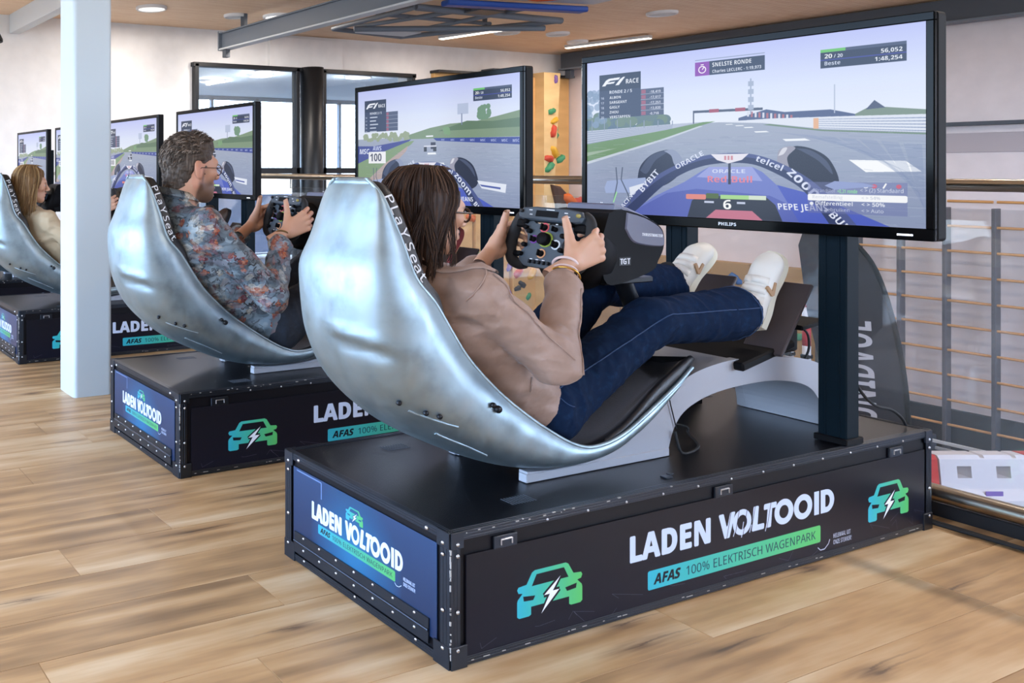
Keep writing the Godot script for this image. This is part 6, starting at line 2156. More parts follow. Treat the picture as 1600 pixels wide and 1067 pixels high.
func floral() -> ImageTexture:
	var p := Paint.new(1024, 1024, 1.0, Color("71808b"))
	var r := RandomNumberGenerator.new()
	r.seed = 31
	for i in 240: p.ellipse(Vector2(r.randf(), r.randf()), r.randf_range(0.02, 0.07), r.randf_range(0.015, 0.05), [Color("8aa0b0"), Color("5f707c"), Color("9fb0ba"), Color("4a545e"), Color("7c7a84")][r.randi() % 5])
	for i in 260:
		var a := Vector2(r.randf(), r.randf())
		var pts := [a]
		for k in 5: pts.append(pts[-1] + Vector2(r.randf_range(-0.03, 0.03), r.randf_range(-0.03, 0.03)))
		p.path(pts, r.randf_range(0.004, 0.013), [Color("16191f"), Color("343a44"), Color("2b2f38")][i % 3])
	for i in 90:
		var c := Vector2(r.randf(), r.randf())
		var kind := r.randi() % 10
		var cols: Array = [Color("a8522f"), Color("c76a38"), Color("8a3326")] if kind < 5 else ([Color("c9c2b2"), Color("e2ddd0"), Color("b5aa98")] if kind < 8 else [Color("7d2a34"), Color("a04450"), Color("5c2028")])
		var big := r.randf_range(0.020, 0.045)
		for k in 22:
			var an := r.randf() * TAU
			p.ellipse(c + Vector2.from_angle(an) * big * r.randf_range(0.1, 0.9), big * 0.30, big * 0.22, cols[r.randi() % 3])
		for k in 8: p.ellipse(c + Vector2(r.randf_range(-0.3, 0.3), r.randf_range(-0.3, 0.3)) * big, big * 0.10, big * 0.10, cols[1].lightened(0.25))
	return p.texture(1024)

func denim(dark: String, light: String) -> ImageTexture:
	var im := noise_image(512, 512, noise(0.02, 5, 51), ramp([[0, dark], [0.5, dark], [1, light]]))
	var d := im.get_data()
	for y in range(0, 512, 1):
		for x in range(y % 4, 512, 4):
			var i := (y * 512 + x) * 3
			for e in 3: d[i + e] = mini(255, int(d[i + e] * 1.18) + 5)
	return tex(Image.create_from_data(512, 512, false, Image.FORMAT_RGB8, d))

func people() -> void:
	M.skin = skin_mat()
	M.eye_white = mat("d8d4d0", 0.25)
	M.iris = mat("3a2a20", 0.2)
	M.black_cloth = mat("15151a", 0.9)
	M.thread = mat("2d4468", 0.85)
	M.tan_leather = mat("a5825f", 0.6)
	M.white_leather = mat("dcd9d2", 0.5)
	M.sole_cream = mat("d9d6c4", 0.6)
	M.dark_leather = mat("3a2a22", 0.5)
	M.sole_dark = mat("7a2226", 0.6)
	M.denim_blue = triplanar(mat("ffffff", 0.85), denim("0e1c33", "182e4a"), 3.0)
	M.denim_blue.metallic_specular = 0.2
	M.denim_dark = triplanar(mat("ffffff", 0.85), denim("111823", "1c2838"), 3.0)
	M.jacket = triplanar(mat("ffffff", 0.6), tex(noise_image(256, 256, noise(0.03, 4, 61), ramp([[0, "836859"], [0.5, "957a6c"], [1, "a1867a"]]))), 2.0)
	M.jacket.rim_enabled = true
	M.jacket.rim = 0.25
	M.shirt = triplanar(mat("d8d8d8", 0.75), floral(), 1.8)
	M.knit = mat("b9a588", 0.85)
	M.chino = mat("a08f78", 0.85)
	M.hair_brown = hair_mat("2b1d17", "4a3529")
	M.hair_lit = hair_mat("4e3729", "7a5a45")  # the lit hair colours paint highlights into some strands
	M.hair_grey = hair_mat("443931", "75675b")
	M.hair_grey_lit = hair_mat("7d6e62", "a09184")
	M.hair_blond = hair_mat("6e5234", "9c7b52")
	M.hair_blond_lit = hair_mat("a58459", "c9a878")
	M.gold = mat("c9a050", 0.25, 1.0)
	M.bead = mat("d9c3c0", 0.5)
	M.tortoise = mat("3a2418", 0.25)
	var woman := {
		"label": "brown-haired woman in a dusty pink jacket and blue jeans driving in the foreground seat", "dz": 0.0,
		"pelvis": Vector3(0.60, 0.565, -0.33), "waist": Vector3(0.44, 0.68, -0.33), "chest": Vector3(0.27, 0.86, -0.33), "neck": Vector3(0.195, 1.02, -0.33),
		"r_shoulder": Vector3(0.265, 0.945, -0.165), "l_shoulder": Vector3(0.285, 0.955, -0.49), "r_elbow": Vector3(0.462, 0.752, -0.06), "l_elbow": Vector3(0.50, 0.80, -0.60),
		"r_hip": Vector3(0.63, 0.555, -0.24), "l_hip": Vector3(0.63, 0.555, -0.42), "r_knee": Vector3(1.08, 0.80, -0.215), "l_knee": Vector3(1.14, 0.90, -0.45),
		"r_ankle": Vector3(1.545, 0.80, -0.215), "l_ankle": Vector3(1.52, 0.86, -0.45), "r_heel": Vector3(1.655, 0.735, -0.215), "r_toe": Vector3(1.76, 1.0, -0.205), "l_heel": Vector3(1.585, 0.80, -0.45), "l_toe": Vector3(1.78, 1.0, -0.45),
		"head": Vector3(0.245, 1.178, -0.33), "head_size": 1.03, "hand": 1.12, "pitch": -0.06, "yaw": -0.24, "seams": true, "skin": lin("c79a80"), "lips": lin("a8605a"), "brow": lin("4a3428"),
		"top_name": "jacket", "top_mat": M.jacket, "bottom_name": "jeans", "bottom_mat": M.denim_blue, "collar": 0.062, "hem": 0.088, "shoe_mat": M.white_leather, "sole_mat": M.sole_cream, "straps": true}
	var w := person(woman)
	var WH := Transform3D(Basis(Vector3.UP, -0.24) * Basis(Vector3.BACK, -0.06) * Basis.from_scale(Vector3.ONE * 1.06), woman.head)
	long_hair(w, WH, M.hair_brown, M.hair_lit, 0.165, 0.016, 71)
	glasses(w, Transform3D(Basis(Vector3.UP, -0.24) * Basis(Vector3.BACK, -0.06) * Basis.from_scale(Vector3.ONE * 1.03), woman.head), M.tortoise, 0.0035)
	# bracelets on the right wrist
	var fr := grip_frame(1.0, 0.0, 1.12)
	var arm_dir: Vector3 = (woman.r_elbow - fr * Vector3(-0.03, 0, 0)).normalized()
	for q in [["bead_bracelet", 0.012, 0.0335, 0.0042, M.bead, "pale bead bracelet on the woman's right wrist, nearest her hand"], ["thin_bracelet", 0.042, 0.037, 0.0022, M.bead, "thin pale band on the woman's right wrist, between the beads and the gold"], ["gold_bracelet", 0.056, 0.0425, 0.0028, M.gold, "gold bangle at the woman's right cuff"]]:
		var c: Vector3 = fr * Vector3(-0.03, 0, 0) + arm_dir * (q[1] - 0.02)
		var a := arm_dir.cross(Vector3.UP).normalized()
		var b := arm_dir.cross(a)
		var ring := []
		for i in 28: ring.append(c + (a * cos(TAU * i / 28) + b * sin(TAU * i / 28)) * float(q[2]) + arm_dir * 0.004 * sin(TAU * i / 28))
		tag(put(q[0], Shape.new().tube(ring, q[3], 8, false, true).done(), q[4]), q[5], "bracelet")
	var z1: float = UNIT_Z[1]
	var man := {
		"label": "bearded man with glasses in a flowered shirt driving in the second seat", "dz": z1, "male": true, "girth": 1.14,
		"pelvis": Vector3(0.60, 0.57, -0.33), "waist": Vector3(0.40, 0.70, -0.33), "chest": Vector3(0.20, 0.93, -0.33), "neck": Vector3(0.165, 1.165, -0.33),
		"r_shoulder": Vector3(0.205, 1.045, -0.135), "l_shoulder": Vector3(0.22, 1.055, -0.53), "r_elbow": Vector3(0.50, 0.735, -0.05), "l_elbow": Vector3(0.47, 0.82, -0.62),
		"r_hip": Vector3(0.64, 0.555, -0.24), "l_hip": Vector3(0.64, 0.555, -0.42), "r_knee": Vector3(1.10, 0.82, -0.22), "l_knee": Vector3(1.12, 0.88, -0.45),
		"r_ankle": Vector3(1.56, 0.80, -0.215), "l_ankle": Vector3(1.52, 0.82, -0.45), "r_heel": Vector3(1.63, 0.74, -0.215), "r_toe": Vector3(1.77, 1.0, -0.205), "l_heel": Vector3(1.60, 0.76, -0.45), "l_toe": Vector3(1.78, 1.0, -0.45),
		"head": Vector3(0.235, 1.312, -0.33), "head_size": 1.25, "hand": 1.22, "pitch": -0.02, "skin": lin("c08f74"), "lips": lin("a0605a"), "brow": lin("4a3a2e"), "beard": lin("4a382c"),
		"top_name": "shirt", "top_mat": M.shirt, "bottom_name": "jeans", "bottom_mat": M.denim_dark, "collar": 0.080, "hem": 0.075, "shoe_mat": M.dark_leather, "sole_mat": M.sole_dark}
	var m := person(man)
	var MH := Transform3D(Basis(Vector3.BACK, -0.02) * Basis.from_scale(Vector3.ONE * 1.25), man.head + Vector3(0, 0, z1))
	short_hair(m, MH, M.hair_grey, M.hair_grey_lit)
	glasses(m, MH, M.tortoise, 0.0022)
	var mf := grip_frame(1.0, z1, 1.22)
	var ma: Vector3 = (man.r_elbow + Vector3(0, 0, z1) - mf * Vector3(-0.03, 0, 0)).normalized()
	var mring := []
	for i in 24: mring.append(mf * Vector3(-0.03, 0, 0) + ma * 0.0 + (ma.cross(Vector3.UP).normalized() * cos(TAU * i / 24) + ma.cross(ma.cross(Vector3.UP).normalized()) * sin(TAU * i / 24)) * 0.031)
	tag(put("bead_bracelet", Shape.new().tube(mring, 0.004, 8, false, true).done(), mat("6a4a1e", 0.5)), "brown bead bracelet on the bearded man's right wrist", "bracelet")
	var z2: float = UNIT_Z[2]
	var blond := woman.duplicate()
	blond.merge({"label": "blond woman in a beige jumper driving in the third seat, left of the white column", "dz": z2, "head": Vector3(0.205, 1.20, -0.33), "skin": lin("cc9f86"), "brow": lin("7a5c40"),
		"top_name": "jumper", "top_mat": M.knit, "bottom_name": "trousers", "bottom_mat": M.chino, "cell": 0.006, "cloth_cell": 0.016, "hand_cell": 0.0045, "straps": false, "seams": false, "shoe_mat": M.dark_leather, "sole_mat": M.black_cloth}, true)
	var bw := person(blond)
	long_hair(bw, Transform3D(Basis(Vector3.UP, -0.24) * Basis(Vector3.BACK, -0.06) * Basis.from_scale(Vector3.ONE * 1.06), blond.head + Vector3(0, 0, z2)), M.hair_blond, M.hair_blond_lit, 0.19, 0.005, 81)

func glasses(t: Node3D, H: Transform3D, m: Material, r: float) -> void:
	var s := Shape.new()
	for z in [-1.0, 1.0]:
		var ring := []
		for i in 24:
			var a := TAU * i / 24
			ring.append(H * Vector3(0.1005 - 0.20 * absf(0.033 + cos(a) * 0.025) * 0.5 + 0.003, -0.002 + sin(a) * 0.021 * (1.0 if sin(a) < 0 else 0.86), z * (0.034 + cos(a) * 0.026)))
		s.tube(ring, r, 6, false, true)
		s.tube([H * Vector3(0.104, 0.004, z * 0.060), H * Vector3(0.06, 0.004, z * 0.078), H * Vector3(0.0, 0.004, z * 0.083), H * Vector3(-0.02, -0.012, z * 0.083)], r * 0.9, 6)
	s.tube([H * Vector3(0.113, 0.003, -0.009), H * Vector3(0.118, 0.006, 0), H * Vector3(0.113, 0.003, 0.009)], r, 6)
	put("glasses", s.done(), m, t)
# ------------------------------------------------------------------ under the ceiling
func led_line(a: Vector3, b: Vector3, label: String, power := 4.0) -> void:
	var d := (b - a)
	var mid := (a + b) / 2.0
	var yaw := atan2(d.x, d.z)
	var t := thing("ceiling_light", label, "lamp", mid, "long lamps under the hall ceiling")
	t.rotation.y = yaw
	var L := d.length()
	put("housing", Shape.new().box(Vector3(0, 0.0, 0), Vector3(0.13, 0.05, L), 0.008).done(), M.pale_paint, t)
	put("diffuser", Shape.new().box(Vector3(0, -0.028, 0), Vector3(0.11, 0.02, L - 0.02), 0.006).done(), glow("fff4e6", 3.0), t)
	var l := AreaLight3D.new()
	l.name = "light"
	t.add_child(l, true)
	l.position = Vector3(0, -0.045, 0)
	l.rotation.x = -PI / 2
	l.area_size = Vector2(0.11, L)
	l.area_normalize_energy = true
	l.light_energy = power
	l.light_color = Color(1.0, 0.94, 0.89)
	l.area_range = 30.0
	l.shadow_enabled = true

func ceiling_things() -> void:
	led_line(Vector3(9.22, 3.55, -9.36), Vector3(9.45, 3.55, -8.1), "bright long lamp under the wooden ceiling, above the second screen")
	led_line(Vector3(12.15, 3.55, -9.3), Vector3(12.4, 3.55, -7.9), "bright long lamp under the wooden ceiling, just left of the nearest screen's top edge")
	led_line(Vector3(3.9, 3.55, -0.9), Vector3(3.9, 3.55, 2.4), "longest of the long lamps, over the glass balustrade, above the right edge of the picture", 9.0)
	led_line(Vector3(9.4, 3.55, -4.6), Vector3(9.4, 3.55, -3.2), "added unseen long lamp over the middle of the sports hall, above the picture")  # unseen lamp, added for its light in the hall
	led_line(Vector3(9.4, 3.55, 0.4), Vector3(9.4, 3.55, 1.8), "added unseen long lamp over the near end of the sports hall, right of the picture")  # also unseen, added to light the near part of the hall
	led_line(Vector3(-0.6, 3.55, -9.5), Vector3(-0.6, 3.55, -7.3), "added unseen long lamp over the far end of the mezzanine, left of the picture", 7.0)  # added to brighten the white wall at the far end
	led_line(Vector3(-2.5, 3.55, 1.0), Vector3(-2.5, 3.55, 2.4), "added unseen long lamp over the mezzanine behind the camera", 2.5)  # added lamp, out of view, there only for its light
	for q in [[3.6, -9.04, 0.22, "white round ceiling disc with added light, just right of the white column"], [5.62, -8.9, 0.22, "white round ceiling disc with added light, above the end of the grey rail"]]:
		var t := thing("ceiling_lamp", q[3], "lamp", Vector3(q[0], 3.6, q[1]))  # glow and light added to these discs to brighten the far wall
		var r: float = q[2]
		put("ring", Shape.new().lathe([Vector2(r, 0.0), Vector2(r, -0.03), Vector2(r * 0.92, -0.045), Vector2(r * 0.84, -0.04), Vector2(r * 0.84, -0.02)], Transform3D.IDENTITY, 24).done(), M.white_wall, t)
		put("diffuser", Shape.new().lathe([Vector2(r * 0.85, -0.03), Vector2(r * 0.5, -0.036), Vector2(0, -0.038)], Transform3D.IDENTITY, 24).done(), glow("fffaf2", 1.2), t)
		var l := AreaLight3D.new()
		l.name = "light"
		t.add_child(l, true)
		l.position = Vector3(0, -0.055, 0)
		l.rotation.x = -PI / 2
		l.area_size = Vector2(r * 1.6, r * 1.6)
		l.area_normalize_energy = true
		l.light_energy = 5.0
		l.light_color = Color(1.0, 0.96, 0.92)
		l.area_range = 30.0
		l.shadow_enabled = true
	var discs := [[9.98, -8.67, 0.2, "white round speaker in the ceiling, right of the first long lamp"], [10.9, -8.46, 0.18, "small white round vent in the ceiling between the two long lamps"], [12.0, -8.95, 0.17, "white round vent in the ceiling touching the second long lamp"], [10.64, -6.54, 0.2, "pale round vent in the ceiling above the nearest screen"], [5.0, -9.1, 0.16, "white round vent in the ceiling left of the grey rail"]]
	for q in discs:
		var t := thing("ceiling_speaker", q[3], "speaker", Vector3(q[0], 3.6, q[1]))
		var r: float = q[2]
		put("ring", Shape.new().lathe([Vector2(r, 0.0), Vector2(r, -0.03), Vector2(r * 0.92, -0.045), Vector2(r * 0.84, -0.04), Vector2(r * 0.84, -0.02)], Transform3D.IDENTITY, 24).done(), M.white_wall, t)
		put("grille", Shape.new().lathe([Vector2(r * 0.85, -0.03), Vector2(r * 0.5, -0.036), Vector2(0, -0.038)], Transform3D.IDENTITY, 24).done(), M.pale_paint, t)
	var dome := thing("dome_speaker", "black dome speaker hanging at the upper left edge, in front of the white wall", "lamp", Vector3(0.92, 2.86, -8.0))  # a speaker, gives no light
	put("dome_shell", Shape.new().lathe([Vector2(0.0, 0.12), Vector2(0.08, 0.11), Vector2(0.16, 0.06), Vector2(0.20, -0.02), Vector2(0.20, -0.05), Vector2(0.0, -0.05)]).done(), M.black, dome)
	put("stem", Shape.new().tube([Vector3(0, 0.1, 0), Vector3(0, 0.74, 0)], 0.012, 8).done(), M.black, dome)
	# basketball frame folded up under the ceiling
	var t := thing("folded_backboard", "basketball backboard frame folded up under the ceiling, with a blue padded edge", "frame", Vector3(6.5, 3.28, -6.6))
	put("blue_pad", Shape.new().box(Vector3(0.55, 0.03, 0.66), Vector3(2.0, 0.07, 0.16), 0.02, Basis(Vector3.UP, -0.16)).done(), mat("1d4fa8", 0.5), t)
	put("board", Shape.new().box(Vector3(0.55, 0.10, 1.35), Vector3(1.9, 0.03, 1.2), 0.004, Basis(Vector3.UP, -0.16)).done(), M.pale_paint, t)
	put("hoop", Shape.new().tube(ring_path(Vector3(0.45, 0.04, 1.2), 0.22), 0.012, 8, false, true).done(), mat("c8501e", 0.5), t)
	var bars := [[Vector3(-0.6, 0.02, 0.2), Vector3(1.9, 0.02, 0.2), 0.045], [Vector3(1.9, -0.04, -0.05), Vector3(-0.3, 0.0, -1.3), 0.04], [Vector3(-0.6, 0.02, 0.2), Vector3(-0.5, 0.02, -1.5), 0.035], [Vector3(-0.5, 0.02, -1.5), Vector3(0.9, 0.02, -1.7), 0.035], [Vector3(0.9, 0.02, -1.7), Vector3(1.9, 0.02, 0.2), 0.035], [Vector3(-0.2, 0.05, -1.4), Vector3(0.4, 0.06, 0.6), 0.03], [Vector3(0.8, 0.05, -1.6), Vector3(0.9, 0.06, 0.6), 0.03], [Vector3(-0.5, 0.08, -0.6), Vector3(1.5, 0.08, -0.6), 0.03]]
	for b in bars: put("bar", Shape.new().tube([b[0], b[1]], b[2], 8).done(), M.grey_paint, t)
	put("cross_plate", Shape.new().box(Vector3(0.35, 0.0, 0.35), Vector3(0.4, 0.02, 0.3), 0.004).done(), M.grey_dark, t)
	put("gusset", Shape.new().box(Vector3(0.35, 0.0, -1.35), Vector3(0.9, 0.02, 0.35), 0.004).done(), M.pale_paint, t)
	for x in [-0.4, 1.4]: put("hanger", Shape.new().box(Vector3(x, 0.2, -0.6), Vector3(0.05, 0.3, 0.05), 0.004).done(), M.grey_dark, t)

func ring_path(c: Vector3, r: float, n := 24) -> Array:
	var p := []
	for i in n: p.append(c + Vector3(cos(TAU * i / n) * r, 0, sin(TAU * i / n) * r))
	return p

# ------------------------------------------------------------------ the sports hall beyond the glass
func hold_mesh(sd: int) -> ArrayMesh:
	var r := RandomNumberGenerator.new()
	r.seed = sd
	var s := Shape.new()
	var rows := []
	for i in 5:
		var el := PI / 2 * i / 4.0
		var row := []
		for k in 9:
			var a := TAU * k / 9
			var rad := cos(el) * (0.8 + 0.35 * sin(a * 2.0 + sd)) * (1.0 + 0.25 * sin(a + sd * 1.7))
			row.append(Vector3(cos(a) * rad, sin(a) * rad * 0.9, sin(el) * 0.6))
		rows.append(row)
	rows.reverse()
	s.sheet(rows, true)
	return s.done()

func hall_things() -> void:
	# climbing wall on the far end wall
	var cw := thing("climbing_wall", "yellow plywood climbing wall with coloured holds on the far end wall", "climbing wall", Vector3(11.8, GYM, -10.4))
	var B := -GYM
	for q in [[-1.78, -0.85, 0.10], [-0.83, 0.02, 0.16], [0.04, 0.70, 0.22]]:
		put("panel", span_box(Vector3(q[0], 0, 0.0), Vector3(q[1], B + 3.09, q[2]), 0.01), M.ply, cw)
	var lean := PackedVector2Array([Vector2(0.62, B + 3.17), Vector2(1.06, B + 3.17), Vector2(0.92, B + 1.3), Vector2(0.86, 0.0), Vector2(0.62, 0.0)])
	put("leaning_panel", Shape.new().slab(lean, 0.42, Transform3D.IDENTITY, 0.01).done(), triplanar(mat("f0cf96", 0.7), M.ply.albedo_texture, 0.6), cw)
	put("panel", span_box(Vector3(1.08, 0, 0.0), Vector3(1.68, B + 3.12, 0.12), 0.01), M.ply, cw)
	put("top_edge", boxes([[Vector3(-0.9, B + 3.11, 0.1), Vector3(1.8, 0.05, 0.24), 0.005], [Vector3(1.35, B + 3.14, 0.1), Vector3(0.7, 0.04, 0.26), 0.005]]), M.black_frame, cw)
	var belay := put("belay", boxes([[Vector3(-0.35, B + 3.16, 0.2), Vector3(0.5, 0.08, 0.3), 0.01], [Vector3(1.14, B + 2.98, 0.2), Vector3(0.13, 0.3, 0.14), 0.01]]), M.grey_dark, cw)
	var vol := PackedVector2Array([Vector2(0.78, B + 1.02), Vector2(1.0, B + 0.98), Vector2(1.72, B + 0.42), Vector2(1.72, B + 0.30), Vector2(1.0, B + 0.34)])
	put("volume", Shape.new().slab(vol, 0.40, Transform3D(Basis.IDENTITY, Vector3(0, 0, 0.12)), 0.05).done(), mat("4d3830", 0.7), cw)
	var cols := {"r": mat("c8452e", 0.5), "g": mat("3f8f63", 0.5), "y": mat("d9a52c", 0.5), "b": mat("2f5f9a", 0.5), "p": mat("7a5aa0", 0.5), "k": mat("26242a", 0.6), "o": mat("d8641f", 0.5)}
	var meshes := []
	for i in 5: meshes.append(hold_mesh(i + 1))
	var holds := [[12.96, 2.88, "r", .13], [12.93, 2.46, "r", .17], [13.0, 2.2, "g", .15], [13.0, 2.02, "g", .15], [12.63, 2.44, "g", .10], [12.67, 2.24, "y", .10], [12.65, 2.05, "r", .12], [12.67, 1.67, "y", .13], [12.53, 1.53, "r", .12], [12.86, 1.53, "g", .12], [12.53, 1.34, "g", .13], [12.72, 3.05, "p", .08], [12.95, 0.72, "o", .20], [13.2, 0.7, "r", .16],
		[11.97, -0.64, "r", .13], [12.30, -0.72, "y", .13], [12.5, -0.75, "r", .12], [12.05, -0.88, "k", .10], [11.94, -0.96, "k", .09], [12.24, -1.12, "g", .08], [11.79, -0.56, "p", .10], [11.8, -1.07, "p", .09], [10.86, 0.41, "o", .12], [12.55, -1.05, "r", .09], [12.3, -1.5, "y", .10], [11.9, -1.45, "r", .10], [12.0, -1.3, "o", .08], [11.0, -0.3, "g", .11], [10.6, 0.1, "r", .1], [10.4, 2.2, "y", .1], [12.1, -1.75, "b", .1]]
	for i in holds.size():
		var q: Array = holds[i]
		var lx: float = q[0] - 11.8
		var zz := 0.10
		if lx > -0.83: zz = 0.16
		if lx > 0.04: zz = 0.22
		if lx > 0.62: zz = 0.42
		if lx > 1.06: zz = 0.12
		if q[2] == "o" and q[1] > 0.5 and lx > 0.9: zz = 0.52
		if q[1] > 0.65 and q[1] < 0.75 and lx > 1.3: zz = 0.52
		put("hold", meshes[i % 5], cols[q[2]], cw, Transform3D(Basis(Vector3.BACK, i * 1.3) * Basis.from_scale(Vector3.ONE * float(q[3])), Vector3(lx, B + q[1], zz)))
	# low bouldering wall on the right wall
	var bw := thing("boulder_wall", "low pale wood bouldering wall with blue and green holds, beyond the shoes", "climbing wall", Vector3(13.48, GYM, -8.0))
	for i in 4: put("panel", span_box(Vector3(-0.16, 0, -2.2 + i * 1.1), Vector3(0, 2.28, -2.2 + i * 1.1 + 1.085), 0.008), triplanar(mat("b8935f", 0.75), M.ply.albedo_texture, 0.6), bw)
	var lows := [[0.9, 2.0, "b", .12], [1.6, 1.9, "b", .10], [1.75, 1.2, "g", .10], [1.5, 0.9, "g", .09], [1.8, 0.55, "b", .12], [1.2, 1.5, "k", .09], [-0.1, 2.05, "k", .10], [-0.6, 1.5, "r", .1], [0.4, 1.3, "b", .1], [1.95, 1.6, "g", .09], [-1.2, 1.8, "k", .1], [0.6, 0.6, "g", .09]]
	for i in lows.size():
		var q: Array = lows[i]
		put("hold", meshes[(i + 2) % 5], cols[q[2]], bw, Transform3D(Basis(Vector3.UP, -PI / 2) * Basis(Vector3.BACK, i * 1.1) * Basis.from_scale(Vector3.ONE * float(q[3])), Vector3(-0.16, q[1], q[0])))
	# red and white posts
	var pr := mat("b3242e", 0.5)
	var pw := mat("dcdce0", 0.5)
	for k in 2:
		var p := thing("striped_post", ["red and white striped post in the hall, the left one of two beside the shoe", "red and white striped post in the hall, the right one of two"][k], "post", Vector3(12.0, GYM, [-5.64, -5.43][k]))
		for i in 8: put("red_band" if i % 2 == 1 else "white_band", Shape.new().lathe([Vector2(0.0, i * 0.27), Vector2(0.05, i * 0.27), Vector2(0.05, i * 0.27 + 0.27), Vector2(0, i * 0.27 + 0.27)], Transform3D.IDENTITY, 14).done(), pr if i % 2 == 1 else pw, p)
		put("cap", Shape.new().lathe([Vector2(0.06, 2.16), Vector2(0.06, 2.2), Vector2(0, 2.21)], Transform3D.IDENTITY, 14).done(), pr, p)
		for y in [1.2, 2.02]: put("clamp", Shape.new().box(Vector3(0.0, y, 0.0), Vector3(0.12, 0.06, 0.10), 0.01).done(), M.black, p)
	# wall bars
	var nb := 5
	for k in nb:
		var z0 := -5.95 + k * 0.49
		var wb := thing("wall_bars", ["wall bars with pale rungs, section hidden most behind the black flag", "wall bars with pale rungs, section just right of the black flag", "wall bars with pale rungs, the middle section of those right of the flag", "wall bars with pale rungs, section above the white barrier", "wall bars with pale rungs, section at the right edge"][k], "wall bars", Vector3(13.3, GYM, z0), "wall bars on the hall's right wall")
		put("side_post", span_box(Vector3(-0.05, 0.0, -0.02), Vector3(0.09, 3.3, 0.02)), M.post, wb)
		if k == nb - 1: put("side_post", span_box(Vector3(-0.05, 0.0, 0.47), Vector3(0.09, 3.3, 0.51)), M.post, wb)
		for i in 10: put("rung", Shape.new().tube([Vector3(0, 0.37 + i * 0.335, 0.02), Vector3(0, 0.37 + i * 0.335, 0.47)], 0.018, 8).done(), M.rung, wb)
	var kick := thing("low_rails", "pair of low pale rails at the foot of the wall bars", "rail", Vector3(12.6, GYM, -4.0))
	for q in [[0.12, 0.25], [0.45, 0.08]]:
		put("rail", span_box(Vector3(q[0] - 0.02, q[1] - 0.02, -2.6), Vector3(q[0] + 0.02, q[1] + 0.02, 4.0)), M.pale_paint, kick)
	for z in [-2.4, -0.5, 1.4, 3.4]: put("bracket", span_box(Vector3(0.1, 0.0, z - 0.02), Vector3(0.47, 0.26, z + 0.02)), M.grey_dark, kick)
	# road barriers
	var bar_w := mat("dfd9d8", 0.5)
	var bar_r := mat("c8372e", 0.5)
	var spots := [[10.236, -3.744, bar_r, "red plastic road barrier mostly hidden behind the platform's corner"], [11.160, -3.360, bar_w, "white plastic road barrier with two holes, on the hall floor"], [12.084, -2.976, bar_r, "red plastic road barrier at the right edge of the picture"]]
	for q in spots:
		var b := thing("road_barrier", q[3], "barrier", Vector3(q[0], GYM, q[1]), "plastic road barriers on the hall floor")
		b.rotation.y = -0.3936
		var comb := CSGCombiner3D.new()
		comb.name = "shell"
		b.add_child(comb, true)
		var pg := CSGPolygon3D.new()
		pg.name = "profile"
		pg.polygon = PackedVector2Array([Vector2(-0.22, 0), Vector2(0.22, 0), Vector2(0.22, 0.14), Vector2(0.13, 0.24), Vector2(0.10, 0.56), Vector2(0.07, 0.60), Vector2(-0.07, 0.60), Vector2(-0.10, 0.56), Vector2(-0.13, 0.24), Vector2(-0.22, 0.14)])
		pg.depth = 0.98
		pg.rotation.y = PI / 2
		pg.position = Vector3(0.49, 0, 0)
		pg.material = q[2]
		comb.add_child(pg, true)
		for x in [-0.22, 0.22]:
			var h := CSGBox3D.new()
			h.name = "hole"
			h.operation = CSGShape3D.OPERATION_SUBTRACTION
			h.size = Vector3(0.16, 0.13, 1.0)
			h.position = Vector3(x, 0.42, 0)
			h.material = q[2]
			comb.add_child(h, true)
			var notch := CSGBox3D.new()
			notch.name = "notch"
			notch.operation = CSGShape3D.OPERATION_SUBTRACTION
			notch.size = Vector3(0.05, 0.06, 1.0)
			notch.position = Vector3(x * 0.0 + (0.0 if x > 0 else 0.36), 0.6, 0)
			notch.material = q[2]
			comb.add_child(notch, true)
		if q[2] == bar_w: put("sticker", span_box(Vector3(-0.05, 0.17, 0.175), Vector3(0.14, 0.23, 0.185), 0.001), mat("7a5aa8", 0.5), b)
	# feather flag
	var fl := thing("feather_flag", "black feather-shaped beach flag with white upright lettering, behind the screen post", "flag", Vector3(9.5, GYM, -3.45))
	var cloth := PackedVector2Array()
	var edge := [[0.21, 0.75], [0.20, 1.3], [0.14, 1.9], [0.02, 2.5], [-0.12, 2.85], [-0.32, 3.05], [-0.66, 3.10]]
	for q in smooth_rows(edge, 5): cloth.append(Vector2(q[0], q[1]))
	for q in [[-0.70, 2.95], [-0.62, 2.2], [-0.40, 1.1], [-0.36, 0.70]]: cloth.append(Vector2(q[0], q[1]))
	var FX := Transform3D(Basis(Vector3(0.2, 0, 0.98).normalized(), Vector3.UP, Vector3(-0.98, 0, 0.2).normalized()), Vector3.ZERO)
	put("cloth", Shape.new().slab(cloth, 0.012, FX, 0.003).done(), mat("26242b", 0.85), fl)
	var pole := []
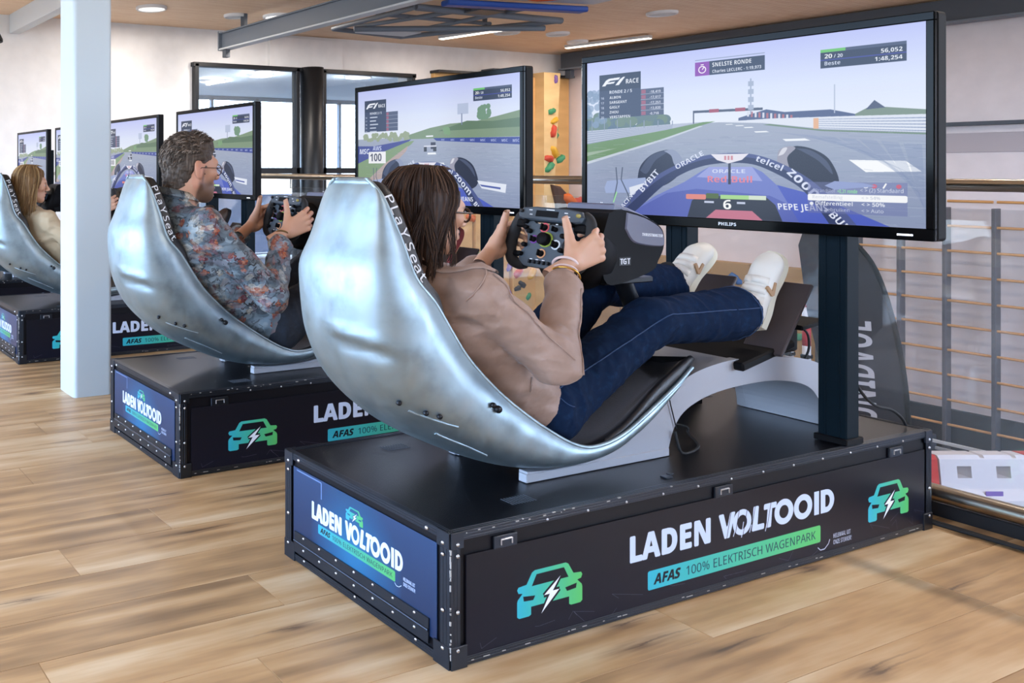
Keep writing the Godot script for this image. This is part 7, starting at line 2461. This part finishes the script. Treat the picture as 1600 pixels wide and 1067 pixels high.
	for q in smooth_rows([[0.23, 0.0], [0.225, 0.75], [0.215, 1.3], [0.155, 1.9], [0.035, 2.5], [-0.105, 2.87], [-0.32, 3.08], [-0.66, 3.13]], 5): pole.append(FX * Vector3(q[0], q[1], 0.006))
	put("pole", Shape.new().tube(pole, 0.024, 8).done(), M.black, fl)
	put("foot", Shape.new().box(FX * Vector3(0.2, 0.02, 0), Vector3(0.5, 0.04, 0.5), 0.01).done(), M.black, fl)
	var tm := TextMesh.new()
	var fnt := SystemFont.new()
	fnt.font_names = PackedStringArray(["Droid Sans"])
	fnt.font_weight = 700
	tm.font = fnt
	tm.font_size = 48
	tm.pixel_size = 0.0085
	tm.depth = 0.002
	tm.text = "UNIDVOL"
	tm.horizontal_alignment = HORIZONTAL_ALIGNMENT_LEFT
	put("lettering", tm, mat("c9c4c8", 0.7), fl, FX * Transform3D(Basis(Vector3(-0.03, 0.60, 0), Vector3(-1.0, -0.04, 0), Vector3(0, 0, 1)), Vector3(-0.16, 1.08, 0.014)))
	# restaurant furniture seen through the lower panes
	for q in [[6.0, -14.0, "small round table behind the far window, the one on the left"], [7.2, -15.2, "small round table behind the far window, in the middle and farther back"], [8.6, -13.2, "small round table behind the far window, the one on the right"]]:
		var tb := thing("restaurant_table", q[2], "table", Vector3(q[0], -1.25, q[1]), "tables behind the far window")
		put("top", Shape.new().lathe([Vector2(0, 0.72), Vector2(0.45, 0.72), Vector2(0.45, 0.75), Vector2(0, 0.75)]).done(), M.pale_paint, tb)
		put("leg", Shape.new().lathe([Vector2(0, 0), Vector2(0.25, 0), Vector2(0.25, 0.02), Vector2(0.03, 0.04), Vector2(0.03, 0.72)]).done(), M.black_frame, tb)
	var cab := thing("tall_cabinets", "blue-grey cabinets standing in the bright room behind the far window", "cabinet", Vector3(8.8, -1.25, -18.2))
	for i in 3: put("cabinet", span_box(Vector3(i * 0.62 - 0.9, 0, -0.25), Vector3(i * 0.62 - 0.32, 2.9 + 0.2 * (i % 2), 0.25)), mat("7d90a4", 0.6), cab)
